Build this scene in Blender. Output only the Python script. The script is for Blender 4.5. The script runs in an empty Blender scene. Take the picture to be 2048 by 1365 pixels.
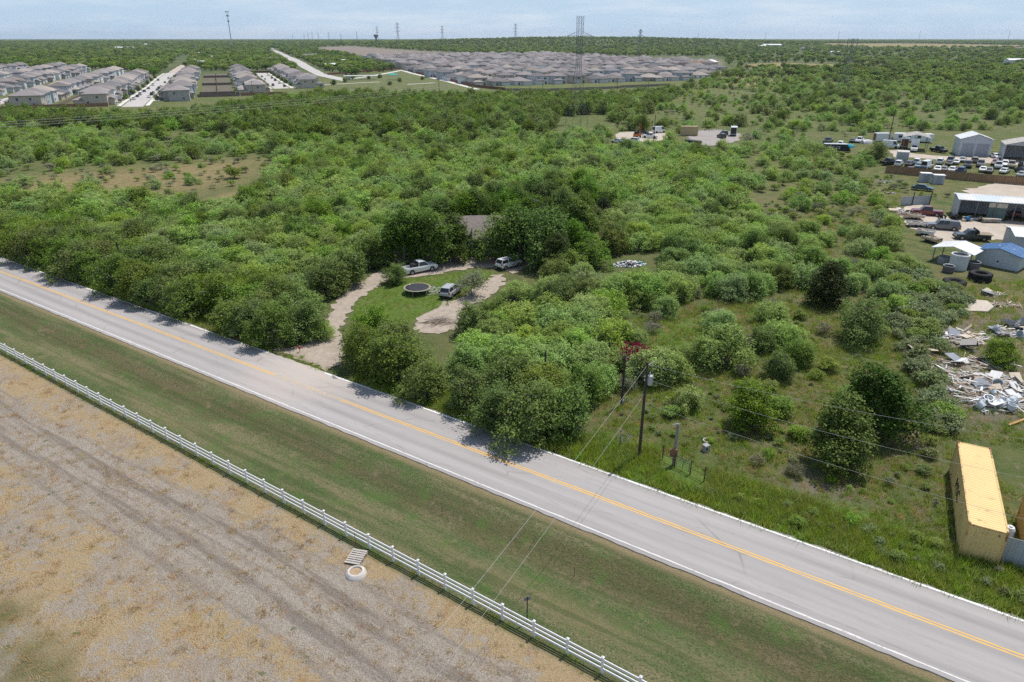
import bpy, bmesh, math, random
import numpy as np
from mathutils import Vector, Matrix

scene = bpy.context.scene
COL = scene.collection
R = math.radians

# ---------------------------------------------------------------- camera
CAM_H = 34.5
FPX, CX, CY, HOR = 1364.0, 1024.0, 682.5, 76.0        # lens in pixels of the 2048 px photograph
PITCH = math.atan((CY - HOR) / FPX)
cam_d = bpy.data.cameras.new('camera')
cam_d.sensor_width = 36.0
cam_d.lens = 36.0 * FPX / 2048.0
cam_d.clip_start = 0.5
cam_d.clip_end = 60000.0
cam = bpy.data.objects.new('camera', cam_d)
COL.objects.link(cam)
cam.location = (0, 0, CAM_H)
cam.rotation_euler = (math.pi / 2 - PITCH, 0, 0)
scene.camera = cam

# ---------------------------------------------------------------- sky, sun, exposure
SUN_EL, SUN_AZ = R(66), R(47)                          # azimuth clockwise from +Y (view direction)
world = bpy.data.worlds.new('World')
scene.world = world
world.use_nodes = True
wt = world.node_tree
wt.nodes.clear()
sky = wt.nodes.new('ShaderNodeTexSky')
sky.sky_type = 'NISHITA'
sky.sun_disc = False
sky.sun_elevation = SUN_EL
sky.sun_rotation = SUN_AZ
sky.altitude = 150
sky.air_density = 1.25
sky.dust_density = 0.6
sky.ozone_density = 2.2
tc = wt.nodes.new('ShaderNodeTexCoord')
mp = wt.nodes.new('ShaderNodeMapping'); mp.inputs['Scale'].default_value = (1.3, 1.3, 9.0)
nz = wt.nodes.new('ShaderNodeTexNoise'); nz.inputs['Scale'].default_value = 5.0; nz.inputs['Detail'].default_value = 8.0
nz.inputs['Roughness'].default_value = 0.62
rp = wt.nodes.new('ShaderNodeValToRGB')
rp.color_ramp.elements[0].position = 0.44; rp.color_ramp.elements[0].color = (0, 0, 0, 1)
rp.color_ramp.elements[1].position = 0.72; rp.color_ramp.elements[1].color = (0.52, 0.52, 0.52, 1)
mx = wt.nodes.new('ShaderNodeMix'); mx.data_type = 'RGBA'
mx.inputs['B'].default_value = (7.3, 7.7, 8.2, 1)      # thin cloud, lit by the same sun
bg = wt.nodes.new('ShaderNodeBackground'); bg.inputs['Strength'].default_value = 0.12
wo = wt.nodes.new('ShaderNodeOutputWorld')
wt.links.new(tc.outputs['Generated'], mp.inputs['Vector'])
wt.links.new(mp.outputs['Vector'], nz.inputs['Vector'])
wt.links.new(nz.outputs['Fac'], rp.inputs['Fac'])
wt.links.new(rp.outputs['Color'], mx.inputs['Factor'])
sx = wt.nodes.new('ShaderNodeSeparateXYZ'); wt.links.new(tc.outputs['Generated'], sx.inputs[0])
hz = wt.nodes.new('ShaderNodeMapRange'); hz.interpolation_type = 'SMOOTHSTEP'                 # pale summer haze low in the sky
for i_, v_ in ((1, 0.0), (2, 0.42), (3, 0.93), (4, 0.0)): hz.inputs[i_].default_value = v_
wt.links.new(sx.outputs['Z'], hz.inputs[0])
mh = wt.nodes.new('ShaderNodeMix'); mh.data_type = 'RGBA'; mh.inputs['B'].default_value = (4.15, 5.65, 7.3, 1)
wt.links.new(hz.outputs[0], mh.inputs['Factor']); wt.links.new(sky.outputs['Color'], mh.inputs['A'])
wt.links.new(mh.outputs['Result'], mx.inputs['A'])
wt.links.new(mx.outputs['Result'], bg.inputs['Color'])
wt.links.new(bg.outputs['Background'], wo.inputs['Surface'])

sun_d = bpy.data.lights.new('sun', 'SUN')
sun_d.energy = 4.5
sun_d.angle = R(0.53)
sun_d.color = (1.0, 0.955, 0.89)
sun = bpy.data.objects.new('sun', sun_d)
COL.objects.link(sun)
SUN_DIR = Vector((math.sin(SUN_AZ) * math.cos(SUN_EL), math.cos(SUN_AZ) * math.cos(SUN_EL), math.sin(SUN_EL)))
sun.rotation_euler = SUN_DIR.to_track_quat('Z', 'Y').to_euler()

scene.view_settings.view_transform = 'Standard'
scene.view_settings.look = 'None'
scene.view_settings.gamma = 1.0
scene.view_settings.use_curve_mapping = False
scene.view_settings.exposure = 0.0
scene.cycles.max_bounces = 6
scene.cycles.diffuse_bounces = 3
scene.cycles.glossy_bounces = 2
scene.cycles.transmission_bounces = 3
scene.cycles.transparent_max_bounces = 4
scene.cycles.volume_bounces = 0
scene.cycles.use_adaptive_sampling = True
scene.cycles.adaptive_threshold = 0.018
scene.cycles.use_denoising = False

# ---------------------------------------------------------------- helpers
def at(px, py, z=0.0):
    """World point at height z seen at photo pixel (px, py)."""
    u = (px - CX) / FPX; v = (CY - py) / FPX
    d = (u, math.cos(PITCH) + v * math.sin(PITCH), -math.sin(PITCH) + v * math.cos(PITCH))
    t = (z - CAM_H) / d[2]
    return Vector((d[0] * t, d[1] * t, z))

def to_px(p):
    q = Vector(p) - Vector((0, 0, CAM_H))
    d = q.y * math.cos(PITCH) - q.z * math.sin(PITCH)
    return CX + FPX * q.x / d, CY - FPX * (q.y * math.sin(PITCH) + q.z * math.cos(PITCH)) / d

# road frame: s along the road to the right, t across it away from the camera
RO = np.array([0.0, 50.65]); RU = np.array([0.8346, -0.5508]); RN = np.array([0.5508, 0.8346])
def road(s, t, z=0.0):
    p = RO + RU * s + RN * t
    return Vector((p[0], p[1], z))
def road_st(x, y):
    d0 = x - RO[0]; d1 = y - RO[1]
    return d0 * RU[0] + d1 * RU[1], d0 * RN[0] + d1 * RN[1]

def gz(x, y):
    """Ground height."""
    s, t = road_st(x, y)
    z = -0.5 * np.exp(-((t + 8.6) / 2.0) ** 2)
    r = np.sqrt(x * x + y * y)
    far = np.clip((r - 1500) / 3500, 0, 1)
    z = z + 9.0 * far * far * (3 - 2 * far)
    ridge = np.exp(-((x - 330) / 900.0) ** 2 - ((y - 3300) / 700.0) ** 2)
    z = z + 27.0 * ridge
    near = np.clip((r - 120) / 200, 0, 1)
    z = z + near * (0.6 * np.sin(x * 0.021 + 1.3) * np.cos(y * 0.017) )
    return z

class NT:
    """Small node-tree writer."""
    def __init__(self, name):
        self.m = bpy.data.materials.new(name); self.m.use_nodes = True
        self.t = self.m.node_tree; self.t.nodes.clear()
        self.out = self.t.nodes.new('ShaderNodeOutputMaterial')
    def n(self, typ, **kw):
        nd = self.t.nodes.new('ShaderNode' + typ)
        for k, v in kw.items():
            setattr(nd, k, v)
        return nd
    def l(self, a, b):
        self.t.links.new(a, b)
    def val(self, sock, v):
        if isinstance(v, bpy.types.NodeSocket): self.l(v, sock)
        else: sock.default_value = v
    def noise(self, vec, scale, detail=4, rough=0.55):
        nd = self.n('TexNoise'); nd.inputs['Scale'].default_value = scale
        nd.inputs['Detail'].default_value = detail; nd.inputs['Roughness'].default_value = rough
        if vec is not None: self.l(vec, nd.inputs['Vector'])
        return nd.outputs['Fac']
    def ramp(self, fac, p0, p1, c0=(0, 0, 0, 1), c1=(1, 1, 1, 1)):
        nd = self.n('ValToRGB'); e = nd.color_ramp.elements
        e[0].position = p0; e[1].position = p1; e[0].color = c0; e[1].color = c1
        self.l(fac, nd.inputs['Fac'])
        return nd.outputs['Color']
    def mix(self, fac, a, b, mode='MIX'):
        nd = self.n('Mix', data_type='RGBA', blend_type=mode)
        self.val(nd.inputs['Factor'], fac)
        for k, v in (('A', a), ('B', b)):
            self.val(nd.inputs[k], v if isinstance(v, bpy.types.NodeSocket) else (tuple(v) + (1,) if len(v) == 3 else v))
        return nd.outputs['Result']
    def math(self, op, a, b=0.0, clamp=False):
        nd = self.n('Math', operation=op, use_clamp=clamp)
        self.val(nd.inputs[0], a); self.val(nd.inputs[1], b)
        return nd.outputs[0]
    def mr(self, x, a, b, o0=0.0, o1=1.0):
        nd = self.n('MapRange', interpolation_type='SMOOTHSTEP')
        self.val(nd.inputs[0], x)
        for i, v in ((1, a), (2, b), (3, o0), (4, o1)): nd.inputs[i].default_value = v
        return nd.outputs[0]
    def mapping(self, vec, rotz=0.0, scale=(1, 1, 1)):
        if rotz:                                            # turn first, then stretch
            nd = self.n('Mapping'); nd.inputs['Rotation'].default_value = (0, 0, rotz); self.l(vec, nd.inputs['Vector']); vec = nd.outputs['Vector']
        nd = self.n('Mapping'); nd.inputs['Scale'].default_value = scale
        self.l(vec, nd.inputs['Vector'])
        return nd.outputs['Vector']
    def bsdf(self, color, rough=0.8, metal=0.0, spec=0.3, bump=None, bump_s=0.3, bump_d=0.05):
        b = self.n('BsdfPrincipled')
        self.val(b.inputs['Base Color'], color if isinstance(color, bpy.types.NodeSocket) else tuple(color) + (1,))
        self.val(b.inputs['Roughness'], rough); b.inputs['Metallic'].default_value = metal
        b.inputs['Specular IOR Level'].default_value = spec
        if bump is not None:
            bp = self.n('Bump'); bp.inputs['Strength'].default_value = bump_s; bp.inputs['Distance'].default_value = bump_d
            self.l(bump, bp.inputs['Height']); self.l(bp.outputs['Normal'], b.inputs['Normal'])
        self.l(b.outputs['BSDF'], self.out.inputs['Surface'])
        return b

_mats = {}
def M(name, c1, c2=None, scale=3.0, rough=0.75, metal=0.0, spec=0.3, bump=0.0, stretch=(1, 1, 1), lo=0.35, hi=0.68):
    """Plain procedural surface: two tones mixed by noise (wear, dirt), optional relief."""
    if name in _mats: return _mats[name]
    k = NT(name)
    co = k.n('TexCoord').outputs['Object']
    v = k.mapping(co, 0, stretch)
    f = k.noise(v, scale, 6, 0.6)
    if c2 is None: c2 = tuple(c * 0.8 for c in c1)
    col = k.mix(k.ramp(f, lo, hi), c1, c2)
    k.bsdf(col, rough, metal, spec, bump=k.noise(v, scale * 6, 3) if bump else None, bump_s=bump, bump_d=0.03)
    _mats[name] = k.m
    return k.m

class MB:
    """Collects shapes into one mesh."""
    def __init__(self): self.v = []; self.f = []
    def add(self, vs, fs):
        o = len(self.v); self.v += [tuple(p) for p in vs]; self.f += [tuple(i + o for i in q) for q in fs]
        return self
    def box(self, c, s, rz=0.0, mat=None, taper=1.0):
        hx, hy, hz = s[0] / 2, s[1] / 2, s[2] / 2
        P = []
        for z, k in ((-hz, 1.0), (hz, taper)):
            P += [(-hx * k, -hy * k, z), (hx * k, -hy * k, z), (hx * k, hy * k, z), (-hx * k, hy * k, z)]
        m = mat if mat is not None else Matrix.Rotation(rz, 3, 'Z')
        P = [m @ Vector(p) + Vector(c) for p in P]
        return self.add(P, [(3, 2, 1, 0), (4, 5, 6, 7), (0, 1, 5, 4), (1, 2, 6, 5), (2, 3, 7, 6), (3, 0, 4, 7)])
    def tube(self, p0, p1, r0, r1=None, n=6, cap=True):
        p0 = Vector(p0); p1 = Vector(p1); r1 = r0 if r1 is None else r1
        d = p1 - p0
        if d.length < 1e-6: return self
        q = d.to_track_quat('Z', 'Y')
        P = []
        for c, r in ((p0, r0), (p1, r1)):
            for i in range(n):
                a = 2 * math.pi * i / n
                P.append(q @ Vector((r * math.cos(a), r * math.sin(a), 0)) + c)
        F = [(i, (i + 1) % n, n + (i + 1) % n, n + i) for i in range(n)]
        if cap: F += [tuple(range(n - 1, -1, -1)), tuple(range(n, 2 * n))]
        return self.add(P, F)
    def ring(self, c, Rm, r, n=24, m=8, squash=1.0, mat=None):
        P = []; F = []
        for i in range(n):
            a = 2 * math.pi * i / n
            for j in range(m):
                b = 2 * math.pi * j / m
                p = Vector(((Rm + r * math.cos(b)) * math.cos(a), (Rm + r * math.cos(b)) * math.sin(a), r * squash * math.sin(b)))
                P.append((mat @ p if mat is not None else p) + Vector(c))
                F.append((i * m + j, ((i + 1) % n) * m + j, ((i + 1) % n) * m + (j + 1) % m, i * m + (j + 1) % m))
        return self.add(P, F)
    def lathe(self, c, prof, n=24, mat=None):
        P = []; F = []; k = len(prof)
        for i in range(n):
            a = 2 * math.pi * i / n
            for r, z in prof:
                p = Vector((r * math.cos(a), r * math.sin(a), z))
                P.append((mat @ p if mat is not None else p) + Vector(c))
        for i in range(n):
            for j in range(k - 1):
                F.append((i * k + j, ((i + 1) % n) * k + j, ((i + 1) % n) * k + j + 1, i * k + j + 1))
        return self.add(P, F)
    def mesh(self, name, mat, smooth=False):
        me = bpy.data.meshes.new(name)
        me.from_pydata(self.v, [], self.f)
        if mat is not None: me.materials.append(mat)
        if smooth: me.polygons.foreach_set('use_smooth', [True] * len(me.polygons))
        me.update()
        return me
    def build(self, name, mat, parent=None, smooth=False):
        return link(name, self.mesh(name, mat, smooth), parent)

def link(name, data, parent=None):
    o = bpy.data.objects.new(name, data); COL.objects.link(o)
    if parent is not None: o.parent = parent
    return o
def tag(o, label, cat=None, group=None, kind=None):
    if label: o['label'] = label
    if cat: o['category'] = cat
    if group: o['group'] = group
    if kind: o['kind'] = kind
    return o
def thing(name, label, cat, loc=(0, 0, 0), rz=0.0, group=None):
    o = bpy.data.objects.new(name, None); COL.objects.link(o)
    o.location = loc; o.rotation_euler = (0, 0, rz); o.empty_display_size = 0.1
    return tag(o, label, cat, group)
def struct(o): o['kind'] = 'structure'; return o

def fast_mesh(name, V, F, mat, smooth=False):
    """V (n,3) float, F (m,k) int arrays."""
    me = bpy.data.meshes.new(name)
    nv, nf, k = len(V), len(F), F.shape[1]
    me.vertices.add(nv); me.vertices.foreach_set('co', np.ascontiguousarray(V, np.float32).ravel())
    me.loops.add(nf * k); me.loops.foreach_set('vertex_index', np.ascontiguousarray(F, np.int32).ravel())
    me.polygons.add(nf)
    me.polygons.foreach_set('loop_start', np.arange(0, nf * k, k, dtype=np.int32))
    me.polygons.foreach_set('loop_total', np.full(nf, k, np.int32))
    if smooth: me.polygons.foreach_set('use_smooth', np.ones(nf, bool))
    if mat is not None: me.materials.append(mat)
    me.update(calc_edges=True)
    return me

def pxpoly(pts, z=0.0): return np.array([at(x, y, z)[:2] for x, y in pts])
def sdist(X, Y, poly):
    """Signed distance to a polygon, positive inside."""
    X = np.asarray(X, float); Y = np.asarray(Y, float)
    ins = np.zeros(X.shape, bool); dm = np.full(X.shape, 1e9)
    n = len(poly)
    for i in range(n):
        x0, y0 = poly[i]; x1, y1 = poly[(i + 1) % n]
        c = ((y0 > Y) != (y1 > Y)) & (X < (x1 - x0) * (Y - y0) / (y1 - y0 + 1e-12) + x0)
        ins ^= c
        dx, dy = x1 - x0, y1 - y0
        t = np.clip(((X - x0) * dx + (Y - y0) * dy) / (dx * dx + dy * dy + 1e-12), 0, 1)
        dm = np.minimum(dm, np.hypot(X - x0 - t * dx, Y - y0 - t * dy))
    return np.where(ins, dm, -dm)
rnd = random.Random(7)
rng = np.random.default_rng(11)
# ================================================================ THE SETTING
# ---- outlines of the open places, read off the photograph and laid on the ground
DRIVE = pxpoly([(540,701),(600,719),(652,744),(690,722),(683,690),(676,665),(690,640),(712,606),(735,586),(770,566),(800,557),(870,551),(935,537),
                (985,535),(1030,548),(1065,530),(1058,505),(990,512),(930,515),(870,522),(800,532),(760,540),(735,556),(700,575),(672,600),(655,640),(640,668),(610,690)])
PAD = pxpoly([(838,634),(862,622),(893,612),(915,618),(925,640),(912,656),(880,668),(845,668),(828,652)])
TRACK = pxpoly([(880,624),(898,606),(930,592),(955,575),(985,552),(1002,548),(1008,565),(985,590),(950,610),(915,628)])
LAWN = pxpoly([(700,640),(712,606),(745,582),(800,560),(870,553),(940,540),(985,545),(985,560),(950,575),(925,590),(895,612),(850,625),(820,650),(770,650)])
YARD_LOW = pxpoly([(1795,425),(1830,405),(1905,440),(1960,440),(2080,445),(2150,470),(2100,520),(2010,480),(1950,480),(1905,492),(1850,470),(1810,450)])
YARD_MID = pxpoly([(1930,378),(1990,368),(2060,372),(2200,390),(2200,412),(2050,405),(1950,398)])
YARD_ROAD = pxpoly([(1775,303),(1800,302),(1830,310),(1900,316),(1985,318),(2060,322),(2250,335),(2250,350),(2060,336),(1985,330),(1900,324),(1830,318),(1790,316)])
LOT_MID = pxpoly([(1375,275),(1400,262),(1440,260),(1482,268),(1478,282),(1430,292),(1395,290)])
LOT_MID2 = pxpoly([(1235,266),(1290,263),(1330,266),(1345,274),(1310,284),(1260,282),(1230,275)])
TANCLEAR = pxpoly([(-120,372),(0,362),(120,345),(250,338),(330,330),(440,320),(545,316),(535,345),(480,372),(390,388),(270,402),(120,404),(0,404),(-120,420)])
TAN2 = pxpoly([(420,395),(480,380),(520,400),(470,430),(400,425)])
TAN_R1 = pxpoly([(1480,130),(1560,125),(1760,131),(1780,137),(1600,138),(1500,136)])
TAN_R2 = pxpoly([(1640,93),(1800,91),(2000,94),(2200,96),(2200,102),(2000,99),(1750,100),(1660,98)])
TAN_R3 = pxpoly([(1400,140),(1500,150),(1560,165),(1500,175),(1420,165)])
BARE_SUB = pxpoly([(640,98),(700,97),(880,105),(960,110),(900,114),(800,114),(720,110),(640,104)])
BARE_R = pxpoly([(1300,126),(1440,120),(1445,138),(1330,142)])
PARK = pxpoly([(630,165),(720,150),(800,140),(950,172),(960,180),(800,182),(640,185)])
GRASS_R = pxpoly([(1210,860),(1500,960),(1800,1040),(2048,1150),(2300,1250),(2300,1300),(2048,1232),(1700,1122),(1415,1032),(1150,930)])
BARE1 = pxpoly([(1440,990),(1600,940),(1700,960),(1740,1000),(1640,1030),(1520,1030)])
BARE2 = pxpoly([(1750,860),(1850,830),(1900,880),(1880,940),(1780,930)])
BARE3 = pxpoly([(1800,640),(2100,600),(2150,860),(1880,880),(1800,800)])
BARE4 = pxpoly([(1470,500),(1560,490),(1620,520),(1560,545),(1480,540)])
BARE5 = pxpoly([(1700,1060),(1850,1030),(1900,1120),(1800,1120)])
GREENP = pxpoly([(1290,640),(1400,630),(1430,680),(1380,720),(1300,700)])
# fence line (white three-rail fence)
FA = np.array([-70.0, 80.4]); FB = np.array([14.0, 23.1])
FU = (FB - FA) / np.linalg.norm(FB - FA); FN = np.array([-FU[1], FU[0]])
def fence_d(x, y): return (x - FA[0]) * FN[0] + (y - FA[1]) * FN[1]

# ---- ground: one sheet to the horizon
def lines(fine0, fine1, step, lo, hi, grow):
    c = list(np.arange(fine0, fine1 + 1e-6, step))
    d = step
    while c[-1] < hi: d *= grow; c.append(c[-1] + d)
    d = step
    while c[0] > lo: d *= grow; c.insert(0, c[0] - d)
    return np.array(c)
gx = lines(-95, 110, 0.75, -14000, 14000, 1.055)
gy = lines(16, 125, 0.75, -800, 16000, 1.035)
GX, GY = np.meshgrid(gx, gy)
GZ = gz(GX, GY)
ny, nx = GX.shape
nearw = np.clip((140 - np.hypot(GX, GY)) / 30, 0, 1)
GZ = GZ + nearw * (rng.random(GX.shape) - 0.5) * 0.05 * (np.abs(road_st(GX, GY)[1]) > 4.6)
V = np.stack([GX.ravel(), GY.ravel(), GZ.ravel()], 1)
I = np.arange(nx * ny).reshape(ny, nx)
F = np.stack([I[:-1, :-1].ravel(), I[:-1, 1:].ravel(), I[1:, 1:].ravel(), I[1:, :-1].ravel()], 1)
def soft(poly, w): return np.clip(0.5 + sdist(GX, GY, poly) / (2 * w), 0, 1)
S_, T_ = road_st(GX, GY)
dry = np.maximum.reduce([0.85 * soft(TANCLEAR, 16), soft(TAN2, 5), soft(TAN_R1, 12), soft(TAN_R2, 40), soft(TAN_R3, 14)])
dry = np.maximum(dry, 0.22 * ((GY > 200) & (GX > 40) & (GY < 800)) * np.clip((GY - 200) / 100, 0, 1))
dry = np.maximum(dry, 0.34 * np.clip((GX - 18) / 25, 0, 1) * np.clip((GY - 52) / 15, 0, 1) * (GY < 240))
dry = dry * (1 - soft(GREENP, 2)) * (1 - 0.8 * soft(GRASS_R, 3))
bare = np.maximum.reduce([0.75 * soft(BARE1, 3), 0.75 * soft(BARE2, 3), 0.6 * soft(BARE3, 3), 0.7 * soft(BARE4, 4), 0.75 * soft(BARE5, 2), soft(BARE_SUB, 20), soft(BARE_R, 10)])
fd = fence_d(GX, GY)
mown = np.clip(0.5 + (-(T_ + 4.2)) / 0.8, 0, 1) * np.clip(0.5 + (fd + 0.3) / 0.8, 0, 1) * (GY < 140)
mown = np.maximum(mown, soft(PARK, 6)); mown = np.maximum(mown, 0.0)
field = np.clip(0.5 - (fd + 0.6) / 1.2, 0, 1) * (GY < 140)
wood = np.clip((np.hypot(GX, GY) - 650) / 250, 0, 1) * (1 - np.clip(dry * 1.5, 0, 1)) * (1 - np.clip(bare * 1.5, 0, 1))
lawn = np.maximum(soft(LAWN, 1.0), soft(GRASS_R, 2.0)); lawn = np.maximum(lawn, 0.8 * soft(GREENP, 3))

def ground_material():
    k = NT('ground_cover')
    co = k.n('TexCoord').outputs['Object']
    za = k.n('Attribute', attribute_name='zone'); zb = k.n('Attribute', attribute_name='zone2')
    sa = k.n('SeparateColor'); k.l(za.outputs['Color'], sa.inputs['Color'])
    sb = k.n('SeparateColor'); k.l(zb.outputs['Color'], sb.inputs['Color'])
    n1 = k.noise(co, 0.045, 4); n2 = k.noise(co, 0.32, 5, 0.62); n3 = k.noise(co, 2.1, 4, 0.65); n4 = k.noise(co, 9.0, 3, 0.7)
    def thr(mask, noise, w=0.16):
        s = k.math('ADD', mask, k.math('MULTIPLY', k.math('SUBTRACT', noise, 0.5), 1.15))
        return k.ramp(s, 0.5 - w, 0.5 + w)
    # scrub floor
    c = k.mix(k.ramp(n2, 0.38, 0.62), (0.085, 0.125, 0.034), (0.150, 0.165, 0.060))
    c = k.mix(k.math('MULTIPLY', k.ramp(n1, 0.45, 0.62), 0.45), c, (0.19, 0.165, 0.085))
    c = k.mix(k.math('MULTIPLY', k.ramp(n3, 0.52, 0.72), 0.5), c, (0.23, 0.20, 0.125))
    c = k.mix(k.math('MULTIPLY', k.ramp(n4, 0.5, 0.75), 0.5), c, (0.060, 0.090, 0.026))
    c = k.mix(k.math('MULTIPLY', sb.outputs[2], 0.8), c, k.mix(k.ramp(k.noise(co, 0.012, 5, 0.6), 0.4, 0.6), (0.050, 0.078, 0.030), (0.105, 0.125, 0.055)))
    # dry grass
    cd = k.mix(k.ramp(n3, 0.35, 0.65), (0.235, 0.180, 0.085), (0.305, 0.250, 0.130))
    cd = k.mix(k.math('MULTIPLY', k.ramp(n2, 0.5, 0.66), 0.7), cd, (0.12, 0.125, 0.045))
    cd = k.mix(k.math('MULTIPLY', k.ramp(n4, 0.5, 0.8), 0.4), cd, (0.17, 0.10, 0.05))
    nb = k.noise(co, 0.75, 5, 0.7)
    c = k.mix(k.math('MULTIPLY', k.ramp(nb, 0.57, 0.66), 0.55), c, (0.27, 0.215, 0.16))
    c = k.mix(thr(sa.outputs[0], n2, 0.22), c, cd)
    # bare grey-brown soil with litter
    cb = k.mix(k.ramp(n4, 0.35, 0.7), (0.17, 0.135, 0.11), (0.31, 0.26, 0.22))
    cb = k.mix(k.math('MULTIPLY', k.ramp(n3, 0.5, 0.7), 0.6), cb, (0.10, 0.10, 0.05))
    c = k.mix(thr(sa.outputs[1], n3, 0.25), c, cb)
    # lush grass
    cl = k.mix(k.ramp(n3, 0.35, 0.65), (0.100, 0.170, 0.028), (0.160, 0.240, 0.055))
    cl = k.mix(k.math('MULTIPLY', k.ramp(n2, 0.52, 0.68), 0.55), cl, (0.20, 0.16, 0.075))
    cl = k.mix(k.math('MULTIPLY', k.ramp(n4, 0.45, 0.75), 0.4), cl, (0.035, 0.07, 0.012))
    c = k.mix(thr(sb.outputs[0], n3, 0.25), c, cl)
    # mown verge: streaks along the mower's path
    rot = math.atan2(RU[1], RU[0])
    st = k.mapping(co, -rot, (0.09, 1.0, 1.0))
    s1 = k.noise(st, 0.55, 5, 0.6); s2 = k.noise(k.mapping(co, -rot, (0.3, 1.0, 1.0)), 2.6, 4, 0.65)
    p1 = k.noise(co, 0.17, 5, 0.6); p2 = k.noise(co, 5.5, 4, 0.75)
    cm = k.mix(k.ramp(s1, 0.40, 0.60), (0.100, 0.145, 0.046), (0.245, 0.215, 0.115))
    cm = k.mix(k.math('MULTIPLY', k.ramp(p1, 0.47, 0.62), 0.65), cm, (0.090, 0.148, 0.042))
    cm = k.mix(k.math('MULTIPLY', k.ramp(s2, 0.5, 0.7), 0.5), cm, (0.235, 0.20, 0.118))
    cm = k.mix(k.math('MULTIPLY', k.ramp(p2, 0.46, 0.62), 0.75), cm, (0.045, 0.068, 0.024))
    cm = k.mix(k.math('MULTIPLY', k.ramp(n4, 0.52, 0.66), 0.55), cm, (0.27, 0.235, 0.145))
    # drier strip by the ditch and at the asphalt edge
    sx = k.n('SeparateXYZ'); k.l(k.mapping(co, -rot, (1, 1, 1)), sx.inputs[0])
    t0 = 50.65 * math.cos(-rot) 
    tt = k.math('SUBTRACT', sx.outputs[1], t0)
    wob = k.math('ADD', tt, k.math('ADD', k.math('MULTIPLY', k.math('SUBTRACT', s1, 0.5), 3.0), k.math('MULTIPLY', k.math('SUBTRACT', p1, 0.5), 4.5)))
    band = k.mr(k.math('ABSOLUTE', k.math('ADD', wob, 7.7)), 0.3, 2.4, 1, 0)
    cm = k.mix(k.math('MULTIPLY', band, 0.6), cm, k.mix(k.ramp(p2, 0.4, 0.65), (0.16, 0.12, 0.062), (0.085, 0.082, 0.038)))
    band2 = k.mr(k.math('ABSOLUTE', k.math('ADD', wob, 11.6)), 0.1, 1.6, 1, 0)
    cm = k.mix(k.math('MULTIPLY', k.math('MULTIPLY', band2, k.ramp(p1, 0.40, 0.62)), 0.6), cm, (0.25, 0.205, 0.105))
    mt = k.noise(k.mapping(co, -rot, (0.05, 1.0, 1.0)), 1.25, 3, 0.55)                  # mower passes
    cm = k.mix(k.math('MULTIPLY', k.ramp(mt, 0.5, 0.60), 0.5), cm, (0.070, 0.100, 0.034))
    bright = k.noise(co, 0.38, 4, 0.65)
    cm = k.mix(k.math('MULTIPLY', k.ramp(bright, 0.55, 0.68), 0.6), cm, (0.095, 0.175, 0.040))
    cm = k.mix(k.math('MULTIPLY', k.ramp(k.noise(co, 0.8, 4, 0.7), 0.58, 0.70), 0.6), cm, (0.255, 0.200, 0.120))
    edge = k.mr(k.math('ADD', tt, k.math('MULTIPLY', k.math('SUBTRACT', p2, 0.5), 1.0)), -5.3, -4.5)
    cm = k.mix(k.math('MULTIPLY', k.math('MULTIPLY', edge, k.mr(tt, -3.9, -3.6, 1, 0)), 0.8), cm, (0.33, 0.25, 0.145))
    c = k.mix(k.ramp(sa.outputs[2], 0.35, 0.65), c, cm)
    # scraped field: pale soil, straw drifts, vehicle ruts running roughly with the road
    r1 = k.noise(k.mapping(co, -rot - 0.04, (0.05, 1.0, 1.0)), 0.9, 4, 0.6)
    r2 = k.noise(k.mapping(co, -rot + 0.03, (0.07, 1.0, 1.0)), 2.2, 4, 0.6)
    r3 = k.noise(k.mapping(co, -rot + 0.30, (0.10, 1.0, 1.0)), 1.5, 4, 0.6)
    f1 = k.noise(co, 0.20, 5, 0.62); f2 = k.noise(co, 1.6, 5, 0.75); f3 = k.noise(co, 9.0, 3, 0.7); f4 = k.noise(co, 4.2, 4, 0.8)
    lw = k.noise(k.mapping(co, -rot, (0.5, 1.0, 1.0)), 0.06, 2, 0.5)
    wf = k.math('ADD', tt, k.math('ADD', k.math('MULTIPLY', k.math('SUBTRACT', r1, 0.5), 1.2), k.math('MULTIPLY', k.math('SUBTRACT', lw, 0.5), 5.0)))
    lane = k.mr(k.math('ABSOLUTE', k.math('ADD', wf, 21.3)), 1.6, 3.8, 1, 0)
    cf = k.mix(k.ramp(f2, 0.34, 0.66), (0.445, 0.38, 0.30), (0.315, 0.258, 0.20))
    cf = k.mix(k.math('MULTIPLY', k.ramp(r3, 0.5, 0.68), 0.5), cf, (0.30, 0.25, 0.21))
    straw = k.math('ADD', k.math('ADD', f1, k.math('MULTIPLY', k.math('SUBTRACT', f2, 0.5), 0.55)), k.math('SUBTRACT', k.mr(tt, -19.0, -15.0, 0, 0.09), k.math('MULTIPLY', lane, 0.22)))
    cf = k.mix(k.math('MULTIPLY', k.ramp(straw, 0.46, 0.56), 0.88), cf, k.mix(k.ramp(f3, 0.35, 0.65), (0.385, 0.26, 0.12), (0.52, 0.40, 0.225)))
    cf = k.mix(k.math('MULTIPLY', k.ramp(k.math('ADD', k.noise(co, 0.45, 5, 0.72), k.math('MULTIPLY', lane, -0.15)), 0.56, 0.66), 0.6), cf, (0.34, 0.18, 0.075))
    cf = k.mix(k.math('MULTIPLY', lane, k.math('MULTIPLY', k.ramp(r1, 0.42, 0.56), 0.8)), cf, k.mix(k.ramp(f4, 0.4, 0.65), (0.45, 0.395, 0.33), (0.355, 0.31, 0.26)))
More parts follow.
